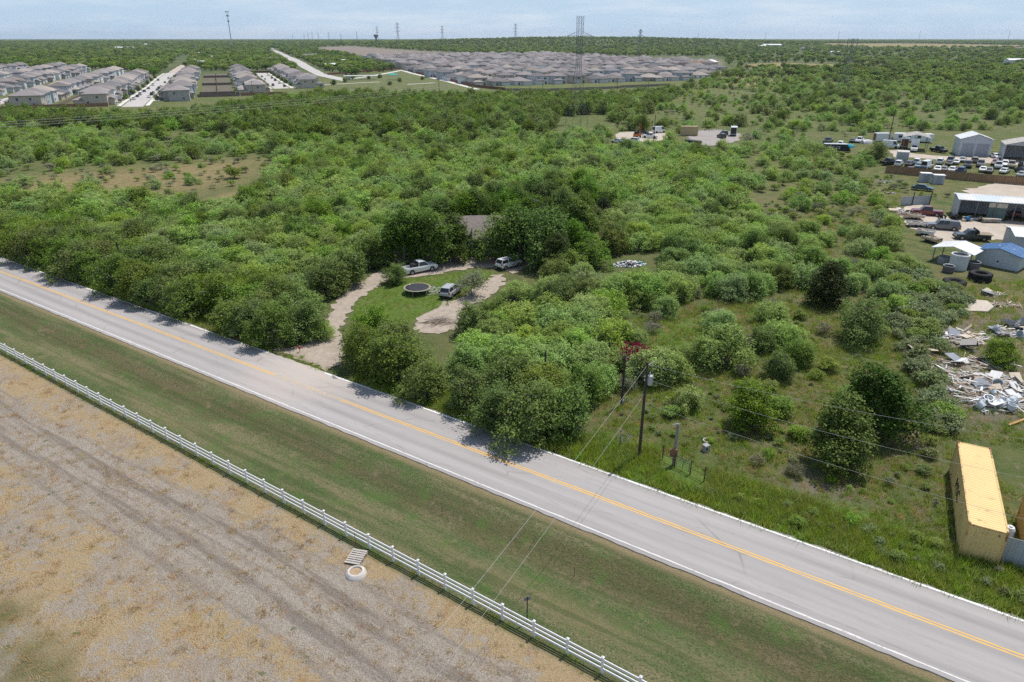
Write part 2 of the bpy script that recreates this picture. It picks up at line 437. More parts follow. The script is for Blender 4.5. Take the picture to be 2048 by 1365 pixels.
    for (off, hw, st_) in ((20.1, 0.75, 0.75), (22.4, 0.65, 0.7), (18.4, 0.25, 0.45), (24.3, 0.3, 0.45), (21.3, 0.2, 0.4)):
        b = k.mr(k.math('ABSOLUTE', k.math('ADD', wf, off)), hw * 0.3, hw, 1, 0)
        cf = k.mix(k.math('MULTIPLY', k.math('MULTIPLY', b, k.ramp(r2, 0.34, 0.56)), st_), cf, (0.20, 0.165, 0.14))
    cf = k.mix(k.math('MULTIPLY', k.ramp(f4, 0.53, 0.63), 0.5), cf, (0.20, 0.16, 0.12))
    cf = k.mix(k.math('MULTIPLY', k.ramp(f3, 0.52, 0.66), 0.5), cf, (0.20, 0.155, 0.115))
    cf = k.mix(k.math('MULTIPLY', k.ramp(k.noise(co, 13.0, 2, 0.6), 0.60, 0.70), 0.6), cf, (0.64, 0.58, 0.50))
    cf = k.mix(k.math('MULTIPLY', k.ramp(k.noise(co, 0.7, 4, 0.7), 0.625, 0.70), 0.75), cf, (0.085, 0.125, 0.035))
    far_t = k.ramp(k.math('ADD', k.math('MULTIPLY', k.math('ADD', tt, 30.5), -0.2), k.math('MULTIPLY', k.math('SUBTRACT', f1, 0.5), 3.0)), 0.2, 0.9)
    cf = k.mix(k.math('MULTIPLY', far_t, 0.85), cf, k.mix(k.ramp(f2, 0.4, 0.62), (0.095, 0.120, 0.04), (0.21, 0.165, 0.085)))
    c = k.mix(k.ramp(sb.outputs[1], 0.3, 0.7), c, cf)
    hb = k.math('ADD', k.math('MULTIPLY', n4, 0.6), k.math('MULTIPLY', f3, 0.6))
    k.bsdf(c, 0.95, 0, 0.1, bump=k.math('ADD', hb, k.math('MULTIPLY', f2, 0.8)), bump_s=0.9, bump_d=0.22)
    return k.m
ground_me = fast_mesh('ground', V, F, ground_material(), smooth=True)
for nm, ch in (('zone', (dry, bare, mown)), ('zone2', (lawn, field, wood))):
    a = ground_me.attributes.new(nm, 'FLOAT_COLOR', 'POINT')
    arr = np.ones((nx * ny, 4), np.float32)
    for i in range(3): arr[:, i] = ch[i].ravel()
    a.data.foreach_set('color', arr.ravel())
ground = struct(link('ground', ground_me))
tag(ground, 'scrubland floor with mown verge and scraped field', None)

# ---- road
def asphalt_material(name, base, dusty):
    k = NT(name)
    co = k.n('TexCoord').outputs['Object']
    rot = math.atan2(RU[1], RU[0])
    st = k.noise(k.mapping(co, -rot, (0.03, 1, 1)), 0.95, 4, 0.55)
    st2 = k.noise(k.mapping(co, -rot, (0.12, 1, 1)), 3.5, 3, 0.6)
    fine = k.noise(co, 22, 3, 0.7); blot = k.noise(co, 0.35, 4)
    c = k.mix(k.ramp(st, 0.35, 0.65), tuple(b * 0.86 for b in base), tuple(min(1, b * 1.12) for b in base))
    c = k.mix(k.math('MULTIPLY', k.ramp(st2, 0.5, 0.75), 0.3), c, tuple(b * 0.66 for b in base))
    c = k.mix(k.math('MULTIPLY', k.ramp(fine, 0.45, 0.75), 0.35), c, tuple(b * 0.68 for b in base))
    c = k.mix(k.math('MULTIPLY', k.ramp(blot, 0.55, 0.72), 0.2), c, tuple(b * 0.8 for b in base))
    sx = k.n('SeparateXYZ'); k.l(k.mapping(co, -rot, (1, 1, 1)), sx.inputs[0]); tt = k.math('SUBTRACT', sx.outputs[1], 50.65 * math.cos(rot))
    for off in (-2.75, -1.05, 0.95, 2.65):                # polished wheel paths
        wp = k.mr(k.math('ABSOLUTE', k.math('SUBTRACT', k.math('ADD', tt, k.math('MULTIPLY', k.math('SUBTRACT', st, 0.5), 0.5)), off)), 0.15, 0.55, 1, 0)
        c = k.mix(k.math('MULTIPLY', wp, 0.35), c, tuple(min(1, b * 1.16) for b in base))
    oil = k.noise(co, 1.7, 3, 0.6)
    c = k.mix(k.math('MULTIPLY', k.ramp(oil, 0.70, 0.76), 0.5), c, tuple(b * 0.5 for b in base))
    # dust carried out of the driveway mouth
    d = k.n('VectorMath', operation='DISTANCE'); k.l(co, d.inputs[0]); m = at(625, 740); d.inputs[1].default_value = (m.x, m.y, 0)
    du = k.ramp(k.math('ADD', k.math('MULTIPLY', d.outputs['Value'], 0.1), k.math('MULTIPLY', k.math('SUBTRACT', st2, 0.5), 0.6)), 0.2, 1.0, (1, 1, 1, 1), (0, 0, 0, 1))
    c = k.mix(k.math('MULTIPLY', du, 0.75), c, dusty)
    # thin cracks
    vo = k.n('TexVoronoi', feature='DISTANCE_TO_EDGE'); vo.inputs['Scale'].default_value = 0.22
    k.l(k.mapping(co, -rot, (0.35, 1, 1)), vo.inputs['Vector'])
    cr = k.ramp(k.math('ADD', vo.outputs['Distance'], k.math('MULTIPLY', k.math('SUBTRACT', fine, 0.5), 0.02)), 0.004, 0.012, (1, 1, 1, 1), (0, 0, 0, 1))
    c = k.mix(k.math('MULTIPLY', k.math('MULTIPLY', cr, k.ramp(blot, 0.45, 0.6)), 0.4), c, tuple(b * 0.45 for b in base))
    k.bsdf(c, 0.9, 0, 0.2, bump=fine, bump_s=0.25, bump_d=0.01)
    return k.m
ASPHALT = asphalt_material('weathered_asphalt', (0.336, 0.314, 0.301), (0.47, 0.405, 0.35))
def road_strip(name, t0, t1, s0, s1, z, mat, step=1.5, jag0=0.0, jag1=0.0, skirt=True, parent=None):
    n = int((s1 - s0) / step) + 1; b = MB(); P = []
    for i in range(n + 1):
        s = s0 + (s1 - s0) * i / n
        a = road(s, t0 + (rnd.random() - 0.5) * jag0, z); c = road(s, t1 + (rnd.random() - 0.5) * jag1, z)
        P += [a, c] + ([a - Vector((0, 0, 0.12)), c - Vector((0, 0, 0.12))] if skirt else [])
    k = 4 if skirt else 2; F = []
    for i in range(n):
        o = i * k; q = o + k
        F.append((o, q, q + 1, o + 1))
        if skirt: F += [(o + 2, q + 2, q, o), (o + 1, q + 1, q + 3, o + 3)]
    b.add(P, F)
    return b.build(name, mat, parent)
road_o = struct(road_strip('road', -4.32, 3.62, -175, 150, 0.06, ASPHALT, 0.7, 0.12, 0.28))
def paint(name, col, wear):
    k = NT(name); co = k.n('TexCoord').outputs['Object']
    f = k.noise(co, 3.0, 5, 0.75)
    g = k.noise(co, 0.15, 2)
    k.bsdf(k.mix(k.ramp(k.math('ADD', f, k.math('MULTIPLY', k.math('SUBTRACT', g, 0.5), 0.3)), wear, wear + 0.12), col, (0.37, 0.34, 0.33)), 0.7, 0, 0.3)
    return k.m
WLINE = paint('white_road_paint', (0.76, 0.75, 0.73), 0.57); YLINE = paint('yellow_road_paint', (0.68, 0.40, 0.085), 0.64)
sA = road_st(*at(552, 748)[:2])[0]; sB = road_st(*at(690, 800)[:2])[0]
sC = road_st(*at(545, 703)[:2])[0]; sD = road_st(*at(655, 744)[:2])[0]
YWORN = paint('worn_yellow_road_paint', (0.60, 0.40, 0.17), 0.44)
WDULL = paint('dull_white_road_paint', (0.60, 0.585, 0.56), 0.55)
for (t0, t1, s0, s1, m) in ((0.07, 0.185, sA, sB, YWORN), (-0.185, -0.07, sA, sB, YWORN), (-3.96, -3.83, -175, 150, WDULL), (3.36, 3.54, -175, sC, WLINE), (3.34, 3.52, sD, 150, WLINE),
                            (0.07, 0.185, -175, sA, YLINE), (-0.185, -0.07, -175, sA, YLINE), (0.07, 0.185, sB, 150, YLINE), (-0.185, -0.07, sB, 150, YLINE)):
    road_strip('lane_marking', t0, t1, s0, s1, 0.0645, m, 0.5, 0.02, 0.05, False, road_o)

# ---- driveway, yards and streets: ragged gravel sheets a few millimetres proud
def gravel(name, a, b_, c, sc=1.2):
    k = NT(name); co = k.n('TexCoord').outputs['Object']
    f = k.noise(co, sc, 5, 0.65); g = k.noise(co, sc * 7, 3, 0.7); h = k.noise(co, sc * 0.3, 3)
    col = k.mix(k.ramp(f, 0.35, 0.65), a, b_)
    col = k.mix(k.math('MULTIPLY', k.ramp(g, 0.48, 0.7), 0.5), col, c)
    col = k.mix(k.math('MULTIPLY', k.ramp(h, 0.5, 0.7), 0.3), col, c)
    k.bsdf(col, 0.95, 0, 0.1, bump=g, bump_s=0.5, bump_d=0.05)
    return k.m
CALICHE = gravel('pale_caliche_gravel', (0.42, 0.355, 0.29), (0.32, 0.265, 0.215), (0.19, 0.165, 0.12))
YARDG = gravel('yard_gravel', (0.43, 0.37, 0.31), (0.50, 0.43, 0.35), (0.27, 0.22, 0.17), 0.5)
LOTG = gravel('grey_lot_gravel', (0.36, 0.33, 0.31), (0.29, 0.26, 0.24), (0.22, 0.19, 0.16), 0.4)
CONC = gravel('street_concrete', (0.50, 0.47, 0.44), (0.43, 0.40, 0.38), (0.33, 0.31, 0.29), 0.15)
WHITEC = gravel('pale_concrete', (0.66, 0.63, 0.58), (0.58, 0.55, 0.50), (0.45, 0.42, 0.38), 0.2)
def sheet(name, poly, z, mat, jag=0.25, step=0.6, label=None):
    pts = []
    n = len(poly)
    for i in range(n):
        a = np.array(poly[i]); c = np.array(poly[(i + 1) % n]); L = np.linalg.norm(c - a); m = max(1, int(L / step))
        for j in range(m):
            p = a + (c - a) * j / m
            pts.append((p[0] + (rnd.random() - 0.5) * 2 * jag, p[1] + (rnd.random() - 0.5) * 2 * jag))
    from mathutils.geometry import delaunay_2d_cdt
    vo, _e, fo, *_r = delaunay_2d_cdt([Vector(q) for q in pts], [(i, (i + 1) % len(pts)) for i in range(len(pts))], [], 1, 1e-4)
    me = bpy.data.meshes.new(name)
    me.from_pydata([(v.x, v.y, float(gz(v.x, v.y)) + z) for v in vo], [], [tuple(f) for f in fo]); me.materials.append(mat); me.update()
    if len(me.polygons) and me.polygons[0].normal.z < 0: me.flip_normals()
    o = struct(link(name, me))
    if label: o['label'] = label
    return o
sheet('driveway', DRIVE, 0.064, CALICHE, 0.5, 0.6, 'pale gravel driveway leading off the road')
sheet('path', PAD, 0.060, CALICHE, 0.55, 0.5, 'gravel patch with the brush pile')
for (a, b_) in (((893, 600), (868, 640)), ((912, 607), (890, 645))):
    p = at(*a); q = at(*b_); d = (q - p).normalized(); nn = Vector((-d.y, d.x, 0))
    poly = [(p + nn * 0.3)[:2], (p - nn * 0.3)[:2], (q - nn * 0.35)[:2], (q + nn * 0.35)[:2]]
    sheet('path', poly, 0.056, CALICHE, 0.12, 0.4, 'wheel track worn in the lawn')
sheet('path', TRACK, 0.052, CALICHE, 0.55, 0.5, 'gravel track past the silver car')
sheet('pavement', YARD_LOW, 0.060, YARDG, 0.5, 1.2, 'gravel floor of the lower work yard')
sheet('pavement', YARD_MID, 0.060, YARDG, 1.3, 2, 'pale sandy ground behind the long shed')
sheet('pavement', YARD_ROAD, 0.064, YARDG, 0.6, 2, 'gravel track through the car yard')
sheet('pavement', LOT_MID, 0.060, LOTG, 0.6, 2, 'grey gravel lot by the tan box')
sheet('pavement', LOT_MID2, 0.060, YARDG, 0.6, 2, 'pale gravel lot by the orange machine')
# ================================================================ VEGETATION: building blocks
def leaf_material(name, a, b_, c, trans=0.45, var=0.5, gain=1.0):
    k = NT(name)
    ge = k.n('NewGeometry'); oi = k.n('ObjectInfo')
    lo_ = tuple(x * 0.62 for x in a); hi_ = tuple(min(0.9, x * 1.22) for x in b_)          # leaf to leaf contrast
    col = k.mix(ge.outputs['Random Per Island'], lo_, hi_)
    w = k.n('TexWhiteNoise', noise_dimensions='1D'); k.l(oi.outputs['Random'], w.inputs['W'])
    col = k.mix(k.math('MULTIPLY', k.ramp(oi.outputs['Random'], 0.25, 0.85), 0.6), col, c)
    sep = k.n('SeparateColor'); k.l(w.outputs['Color'], sep.inputs['Color'])
    pn = k.noise(k.n('TexCoord').outputs['Object'], 0.9, 2)
    hs = k.n('HueSaturation'); k.l(col, hs.inputs['Color'])
    k.l(k.math('ADD', 0.474, k.math('MULTIPLY', sep.outputs[1], 0.036)), hs.inputs['Hue'])
    k.l(k.math('ADD', 1.0, k.math('MULTIPLY', sep.outputs[2], 0.25)), hs.inputs['Saturation'])
    k.l(k.math('MULTIPLY', gain, k.math('ADD', 1.0 - var / 2 - 0.15, k.math('ADD', k.math('MULTIPLY', sep.outputs[0], var), k.math('MULTIPLY', pn, 0.3)))), hs.inputs['Value'])
    p = k.n('BsdfPrincipled'); k.l(hs.outputs['Color'], p.inputs['Base Color']); p.inputs['Roughness'].default_value = 0.6
    p.inputs['Specular IOR Level'].default_value = 0.2
    t = k.n('BsdfTranslucent'); k.l(hs.outputs['Color'], t.inputs['Color'])
    m = k.n('MixShader'); m.inputs[0].default_value = trans
    k.l(p.outputs[0], m.inputs[1]); k.l(t.outputs[0], m.inputs[2]); k.l(m.outputs[0], k.out.inputs['Surface'])
    return k.m
L_MESQ = leaf_material('mesquite_leaf', (0.135, 0.215, 0.052), (0.215, 0.300, 0.090), (0.165, 0.215, 0.095), 0.42, 0.32, 1.72)
L_ELM = leaf_material('elm_leaf', (0.075, 0.130, 0.026), (0.130, 0.190, 0.046), (0.105, 0.128, 0.042), 0.36, 0.35, 1.62)
L_OAK = leaf_material('oak_leaf', (0.055, 0.105, 0.020), (0.110, 0.175, 0.036), (0.075, 0.125, 0.030), 0.34, 0.6, 1.4)
L_CEDAR = leaf_material('cedar_needle', (0.022, 0.040, 0.012), (0.048, 0.070, 0.020), (0.040, 0.052, 0.017), 0.2, 0.6, 1.15)
L_BUSH = leaf_material('bush_leaf', (0.115, 0.190, 0.042), (0.190, 0.260, 0.072), (0.160, 0.180, 0.078), 0.42, 0.35, 1.6)
L_GREY = leaf_material('greyish_leaf', (0.140, 0.175, 0.092), (0.220, 0.245, 0.142), (0.215, 0.200, 0.135), 0.4, 0.6, 1.45)
L_SUN = leaf_material('broad_weed_leaf', (0.100, 0.145, 0.065), (0.180, 0.215, 0.112), (0.140, 0.165, 0.08), 0.4, 0.35, 1.62)
L_GRASS = leaf_material('grass_blade', (0.115, 0.195, 0.032), (0.215, 0.290, 0.066), (0.225, 0.215, 0.09), 0.45, 0.35, 1.62)
L_STRAW = leaf_material('straw_blade', (0.52, 0.40, 0.22), (0.62, 0.50, 0.30), (0.55, 0.41, 0.22), 0.48, 0.55, 1.0)
L_RED = leaf_material('red_blossom', (0.16, 0.014, 0.022), (0.25, 0.030, 0.038), (0.17, 0.016, 0.024), 0.48, 0.55, 1.0)
BARK = M('grey_bark', (0.17, 0.145, 0.12), (0.27, 0.24, 0.21), 4.0, 0.95)
DEADW = M('dead_wood', (0.33, 0.29, 0.26), (0.22, 0.19, 0.165), 4.0, 0.95)

def leaf_quads(P, N, L, W, g):
    """Leaf blades at points P facing roughly N."""
    n = len(P)
    N = N + g.normal(0, 0.5, (n, 3)); N /= np.linalg.norm(N, axis=1, keepdims=True) + 1e-9
    A = g.normal(0, 1, (n, 3)); A -= N * (A * N).sum(1, keepdims=True); A /= np.linalg.norm(A, axis=1, keepdims=True) + 1e-9
    B = np.cross(N, A)
    s = (0.65 + 0.7 * g.random(n))[:, None]
    l = A * L * s / 2; w = B * W * s / 2
    V = np.stack([P - l, P + w * 0.9 - l * 0.1, P + l, P - w * 0.9 - l * 0.1], 1).reshape(-1, 3)
    F = np.arange(4 * n).reshape(n, 4)
    return V, F

def crown_points(g, lobes, n, per, spread, shell=0.72, low=-0.35):
    lobes = np.array(lobes, float)
    ar = lobes[:, 3] * lobes[:, 5]; pr = ar / ar.sum()
    m = max(1, n // per)
    li = g.choice(len(lobes), m, p=pr); Lb = lobes[li]
    D = g.normal(0, 1, (m, 3)); D /= np.linalg.norm(D, axis=1, keepdims=True)
    D[:, 2] = np.where(D[:, 2] < low, -D[:, 2], D[:, 2])
    r = shell + (1 - shell) * g.random(m) ** 0.6
    r = np.where(g.random(m) < 0.12, r * (1.05 + 0.45 * g.random(m)), r)                 # loose sprays beyond the mass
    C = Lb[:, :3] + D * Lb[:, 3:6] * r[:, None]
    C += g.normal(0, 0.06, (m, 3)) * Lb[:, 3:4]
    Pn = np.repeat(C, per, 0) + g.normal(0, spread, (m * per, 3)) * np.array([1, 1, 0.7])
    Nn = np.repeat(D * 0.6 + np.array([0.12, 0.1, 0.75]), per, 0)
    return Pn, Nn, C

def rand_lobes(g, rx, h0, h1, n, flat=0.75):
    """Uneven spread of rounded masses between heights h0 and h1, crown radius rx."""
    out = []
    for i in range(n):
        a = 2 * math.pi * (i + g.random() * 0.7) / n; d = rx * (0.25 + 0.48 * g.random()) if i else 0.1 * rx
        r = rx * (0.36 + 0.24 * g.random())
        z = h0 + (h1 - h0) * (0.38 + 0.32 * g.random()) * (1 - 0.25 * d / rx)
        rz = min(r * flat * 1.1, (h1 - z))
        out.append((d * math.cos(a), d * math.sin(a), z, r, r * (0.8 + 0.4 * g.random()), max(0.3, rz)))
    return out

def low_lobes(g, rx, h, n, small=0.30):
    """Crown reaching down to the ground, as of scrub trees branching from the foot: uneven masses, longer on one side."""
    out = []; lean = g.random() * 6.28; ex = 0.12 + 0.25 * g.random()
    for i in range(n):
        a = 2.4 * i + g.random() * 1.2; f = (i + 0.5) / n
        d = rx * (0.85 * f ** 0.55 * (0.6 + 0.55 * g.random())) * (1 + ex * math.cos(a - lean))
        r = rx * (small * (0.7 + 0.75 * g.random()))
        top = h * (1.0 - 0.45 * min(1.2, d / rx) ** 2) * (0.70 + 0.36 * g.random())
        z = max(0.60 * top, top - r)
        out.append((d * math.cos(a), d * math.sin(a), z, r, r * (0.7 + 0.6 * g.random()), max(0.25, top - z)))
        if d > 0.3 * rx: out.append((d * 1.05 * math.cos(a), d * 1.05 * math.sin(a), z * 0.45, r * 1.05, r * 1.05, z * 0.5))
    return out

def stems(g, lobes, base_r, C, n_tw, multi=1, twig=0.02, tw_len=1.0):
    b = MB()
    for m in range(multi):
        o = Vector((g.normal(0, 0.12 * (multi > 1)), g.normal(0, 0.12 * (multi > 1)), -0.15))
        for li, L in enumerate(lobes):
            if multi > 1 and li % multi != m: continue
            e = Vector(L[:3]); mid = o.lerp(e, 0.5) + Vector((g.normal(0, 0.15), g.normal(0, 0.15), 0.1))
            b.tube(o, mid, base_r, base_r * 0.62, 6, False); b.tube(mid, e, base_r * 0.62, base_r * 0.25, 5, False)
    idx = g.choice(len(C), min(n_tw, len(C)), replace=False)
    LB = np.array(lobes)[:, :3]
    for i in idx:
        c = C[i]; k = np.argmin(((LB - c) ** 2).sum(1)); s = Vector(LB[k]).lerp(Vector(c), 0.15)
        e = Vector(c) + (Vector(c) - Vector(LB[k])).normalized() * 0.25 * tw_len
        b.tube(s, e, twig * 1.6, twig * 0.7, 3, False)
    return b

PROTO = {}
def tree_proto(kind, i, seed):
    g = np.random.default_rng(seed)
    if kind == 'mesquite':
        lo = low_lobes(g, 3.3, 4.2, 15, .27); P, N, C = crown_points(g, lo, 6600, 10, 0.22, 0.6, -0.7)
        V, F = leaf_quads(P, N, 0.31, 0.13, g); lm = L_MESQ; st = stems(g, lo, 0.11, C, 90, 3, 0.022)
    elif kind == 'elm':
        lo = low_lobes(g, 3.1, 5.5, 15, .29); P, N, C = crown_points(g, lo, 8200, 16, 0.26, 0.7, -0.55)
        V, F = leaf_quads(P, N, 0.25, 0.15, g); lm = L_ELM; st = stems(g, lo, 0.14, C, 60, 2, 0.025, 2.0)
    elif kind == 'oak':
        lo = low_lobes(g, 4.0, 8.8, 17, .28); P, N, C = crown_points(g, lo, 10500, 16, 0.36, 0.75, -0.5)
        V, F = leaf_quads(P, N, 0.34, 0.23, g); lm = L_OAK; st = stems(g, lo, 0.24, C, 40, 1, 0.03)
    elif kind == 'cedar':
        lo = []
        for k in range(11):
            z = 0.5 + 4.7 * k / 10; r = 2.45 * (1 - (k / 11.6) ** 3.2) * (0.88 + 0.24 * g.random())
            for j in range(3):
                a = 2.1 * j + k; lo.append((0.36 * r * math.cos(a), 0.36 * r * math.sin(a), z, 0.75 * r, 0.75 * r, 0.65))
        P, N, C = crown_points(g, lo, 12500, 10, 0.15, 0.55, -0.8)
        V, F = leaf_quads(P, N * 0.5 + np.array([0, 0, 0.3]), 0.30, 0.11, g); lm = L_CEDAR; st = stems(g, lo[::4], 0.13, C, 10)
    elif kind == 'bush':
        lo = rand_lobes(g, 1.5, 0.1, 2.1, 6, 0.85); P, N, C = crown_points(g, lo, 2600, 12, 0.2, 0.6, -0.3)
        V, F = leaf_quads(P, N, 0.24, 0.13, g); lm = L_BUSH; st = stems(g, lo, 0.035, C, 30, 3, 0.014)
    elif kind == 'greybush':
        lo = rand_lobes(g, 1.6, 0.1, 2.2, 6, 0.8); P, N, C = crown_points(g, lo, 1700, 9, 0.2, 0.5, -0.3)
        V, F = leaf_quads(P, N, 0.17, 0.08, g); lm = L_GREY; st = stems(g, lo, 0.035, C, 110, 4, 0.016, 1.6)
    elif kind == 'weed':                                   # broad-leaved wild sunflower clump
        lo = rand_lobes(g, 1.2, 0.1, 1.5, 5, 0.8); P, N, C = crown_points(g, lo, 900, 7, 0.2, 0.4, -0.2)
        V, F = leaf_quads(P, N, 0.22, 0.17, g); lm = L_SUN; st = stems(g, lo, 0.02, C, 30, 4, 0.012)
    elif kind == 'midmesq':
        lo = low_lobes(g, 3.2, 4.0, 12, .28); P, N, C = crown_points(g, lo, 2000, 9, 0.28, 0.6, -0.7)
        V, F = leaf_quads(P, N, 0.42, 0.2, g); lm = L_MESQ; st = stems(g, lo, 0.1, C, 25, 2, 0.035)
    elif kind == 'midelm':
        lo = low_lobes(g, 3.1, 5.6, 13, .30); P, N, C = crown_points(g, lo, 1900, 10, 0.3, 0.7, -0.5)
        V, F = leaf_quads(P, N, 0.44, 0.26, g); lm = L_ELM; st = stems(g, lo, 0.14, C, 8, 1, 0.04)
    elif kind == 'midbush':
        lo = rand_lobes(g, 1.7, 0.1, 2.3, 5, 0.85); P, N, C = crown_points(g, lo, 600, 8, 0.22, 0.6, -0.3)
        V, F = leaf_quads(P, N, 0.34, 0.19, g); lm = L_BUSH if i % 2 else L_GREY; st = stems(g, lo, 0.04, C, 15, 2, 0.02)
    elif kind == 'far':
        lo = rand_lobes(g, 5.0, 0.3, 8.0, 10, 0.85); P, N, C = crown_points(g, lo, 620, 6, 0.5, 0.75, -0.3)
        V, F = leaf_quads(P, N, 1.25, 0.9, g); lm = (L_ELM, L_OAK, L_ELM, L_BUSH)[i % 4]; st = stems(g, lo, 0.25, C, 2)
    crown = fast_mesh('crown', V, F, lm)
    trunk = st.mesh('trunk', BARK)
    PROTO.setdefault(kind, []).append((crown, trunk))
for kind, n in (('mesquite', 5), ('elm', 5), ('oak', 4), ('cedar', 2), ('bush', 4), ('greybush', 3), ('weed', 3), ('midmesq', 4), ('midelm', 4), ('midbush', 4), ('far', 4)):
    for i in range(n): tree_proto(kind, i, 1000 + 37 * i + sum(map(ord, kind)))

def tuft_mesh(name, n, h, spread, w, mat, seed, lean=0.5):
    g = np.random.default_rng(seed)
    B = np.concatenate([g.normal(0, spread, (n, 2)), np.zeros((n, 1))], 1)
    a = g.random(n) * 2 * math.pi; H = h * (0.5 + 0.7 * g.random(n))
    tip = B + np.stack([np.cos(a) * H * lean * g.random(n) * 1.6, np.sin(a) * H * lean * g.random(n) * 1.6, H], 1)
    b2 = g.random(n) * 2 * math.pi
    d = np.stack([np.cos(b2), np.sin(b2), 0 * b2], 1) * w / 2
    V = np.stack([B - d, B + d, tip], 1).reshape(-1, 3)
    return fast_mesh(name, V, np.arange(3 * n).reshape(n, 3), mat)

PCOL = bpy.data.collections.new('scatter_sources')      # sources only, never linked to the scene
def source_collection(name, meshes):
    c = bpy.data.collections.new(name)
    for i, me in enumerate(meshes):
        o = bpy.data.objects.new('%s_source_%02d' % (name, i), me); c.objects.link(o)
    return c
def joined(kind):
    """Crown and trunk in one mesh, for masses that nobody could count."""
    out = []
    for cr, tr in PROTO[kind]:
        bm = bmesh.new(); bm.from_mesh(cr); n0 = len(bm.faces); bm.from_mesh(tr)
        bm.faces.ensure_lookup_table()
        for f in bm.faces[n0:]: f.material_index = 1
        me = bpy.data.meshes.new('mass'); bm.to_mesh(me); bm.free()
        me.materials.append(cr.materials[0]); me.materials.append(BARK); out.append(me)
    return out
def scatter(name, rows, coll, label, cat, kind='stuff'):
    """rows: (x, y, z, scale, idx). One uncountable mass as one object."""
    A = np.array(rows, float)
    me = bpy.data.meshes.new(name)
    me.vertices.add(len(A)); me.vertices.foreach_set('co', A[:, :3].astype(np.float32).ravel())
    for nm, typ, arr in (('scl', 'FLOAT', A[:, 3]), ('rotz', 'FLOAT', rng.random(len(A)) * 6.283), ('idx', 'INT', A[:, 4])):
        at_ = me.attributes.new(nm, typ, 'POINT')
        at_.data.foreach_set('value', arr.astype(np.int32 if typ == 'INT' else np.float32))
    o = link(name, me); tag(o, label, cat, None, kind)
    nt = bpy.data.node_groups.new(name + '_scatter', 'GeometryNodeTree')
    nt.interface.new_socket('Geometry', in_out='INPUT', socket_type='NodeSocketGeometry')
    nt.interface.new_socket('Geometry', in_out='OUTPUT', socket_type='NodeSocketGeometry')
    N = nt.nodes.new; L = nt.links.new
    gi = N('NodeGroupInput'); go = N('NodeGroupOutput'); ip = N('GeometryNodeInstanceOnPoints'); ci = N('GeometryNodeCollectionInfo')
    ci.inputs['Collection'].default_value = coll; ci.inputs['Separate Children'].default_value = True; ci.inputs['Reset Children'].default_value = True
    def attr(nm, typ):
        a = N('GeometryNodeInputNamedAttribute'); a.data_type = typ; a.inputs['Name'].default_value = nm
        return a.outputs['Attribute']
    cx_ = N('ShaderNodeCombineXYZ'); L(attr('rotz', 'FLOAT'), cx_.inputs['Z'])
    ip.inputs['Pick Instance'].default_value = True
    L(gi.outputs[0], ip.inputs['Points']); L(ci.outputs[0], ip.inputs['Instance']); L(attr('idx', 'INT'), ip.inputs['Instance Index'])
    L(cx_.outputs[0], ip.inputs['Rotation']); L(attr('scl', 'FLOAT'), ip.inputs['Scale']); L(ip.outputs[0], go.inputs[0])
    md = o.modifiers.new('scatter', 'NODES'); md.node_group = nt
    return o

TREES = []       # (name, label, group, x, y) of every single tree, to keep labels apart
def plant(name, kind, cat, x, y, scale, label, group=None, sz=None, var=None, rz=None):
    i = rnd.randrange(len(PROTO[kind])) if var is None else var
    cr, tr = PROTO[kind][i]
    t = thing(name, label, cat, (x, y, float(gz(x, y))), rnd.random() * 6.28 if rz is None else rz, group)
    t.scale = (scale, scale, sz if sz else scale)
    link('crown', cr, t); link('trunk' if kind not in ('bush', 'greybush', 'weed') else 'stems', tr, t)
    return t
# ================================================================ VEGETATION: placing
D_ = np.array([-0.372, 0.928]); E_ = np.array([0.928, 0.372]); S1 = np.array([-219.0, 421.0])    # street direction and across, left subdivision
def sub(s_, e): p_ = S1 + D_ * s_ + E_ * e; return p_[0], p_[1]
SUB_L = np.array([sub(-80, -235), sub(600, -235), sub(600, -140), sub(500, -70), sub(420, -40), sub(330, -30), sub(330, -8), sub(420, -8), sub(420, 132), sub(70, 132), sub(20, 92), sub(-10, 38), sub(-40, -10)])
SUB_R = pxpoly([(690,108),(1445,114),(1450,140),(1440,150),(1345,172),(960,184),(800,143)])
STREET_FAR = pxpoly([(536,100),(548,99),(640,140),(700,158),(680,166),(620,150)])
STREET_ONE = pxpoly([(330,150),(358,150),(380,112),(364,112)])
HOUSE_SPOT = at(930, 497)
HOUSE_POLY = [(-15.5, 115.4), (4.5, 115.4), (4.5, 127), (-15.5, 127)]
CLEAR = [(DRIVE, 1.2), (PAD, 1.2), (LAWN, 0.8), (TRACK, 1.2), (YARD_LOW, 1.5), (YARD_MID, 1.0), (YARD_ROAD, 1.5), (LOT_MID, 2.0), (LOT_MID2, 2.0), (SUB_L, 2.0), (SUB_R, 3.0), (PARK, 3), (STREET_FAR, 4), (STREET_ONE, 4),
         (pxpoly([(1640,282),(1860,264),(2200,255),(2200,440),(1905,440),(1905,392),(1830,385),(1780,350),(1760,320),(1640,303)]), 1.0),
         (pxpoly([(1850,475),(2200,440),(2200,560),(2060,575),(1880,580),(1870,520)]), 1.0),
         (pxpoly([(1885,880),(1990,885),(2200,1000),(2200,1140),(1910,1110)]), 1.0),
         (pxpoly([(1885,655),(1960,625),(2100,600),(2200,860),(1935,850)]), 0.3),
         (pxpoly([(1255,900),(1440,900),(1440,975),(1255,960)]), 0.3), (pxpoly([(1205,512),(1305,508),(1322,580),(1225,585)]), 0.6), (pxpoly([(1165,495),(1215,495),(1215,530),(1150,532)]), 0.3),
         (pxpoly([(1112,236),(1222,230),(1228,262),(1112,272)]), 0.0), (BARE_SUB, 5), (BARE_R, 3), (TAN_R2, 5), (TAN_R1, 2)]
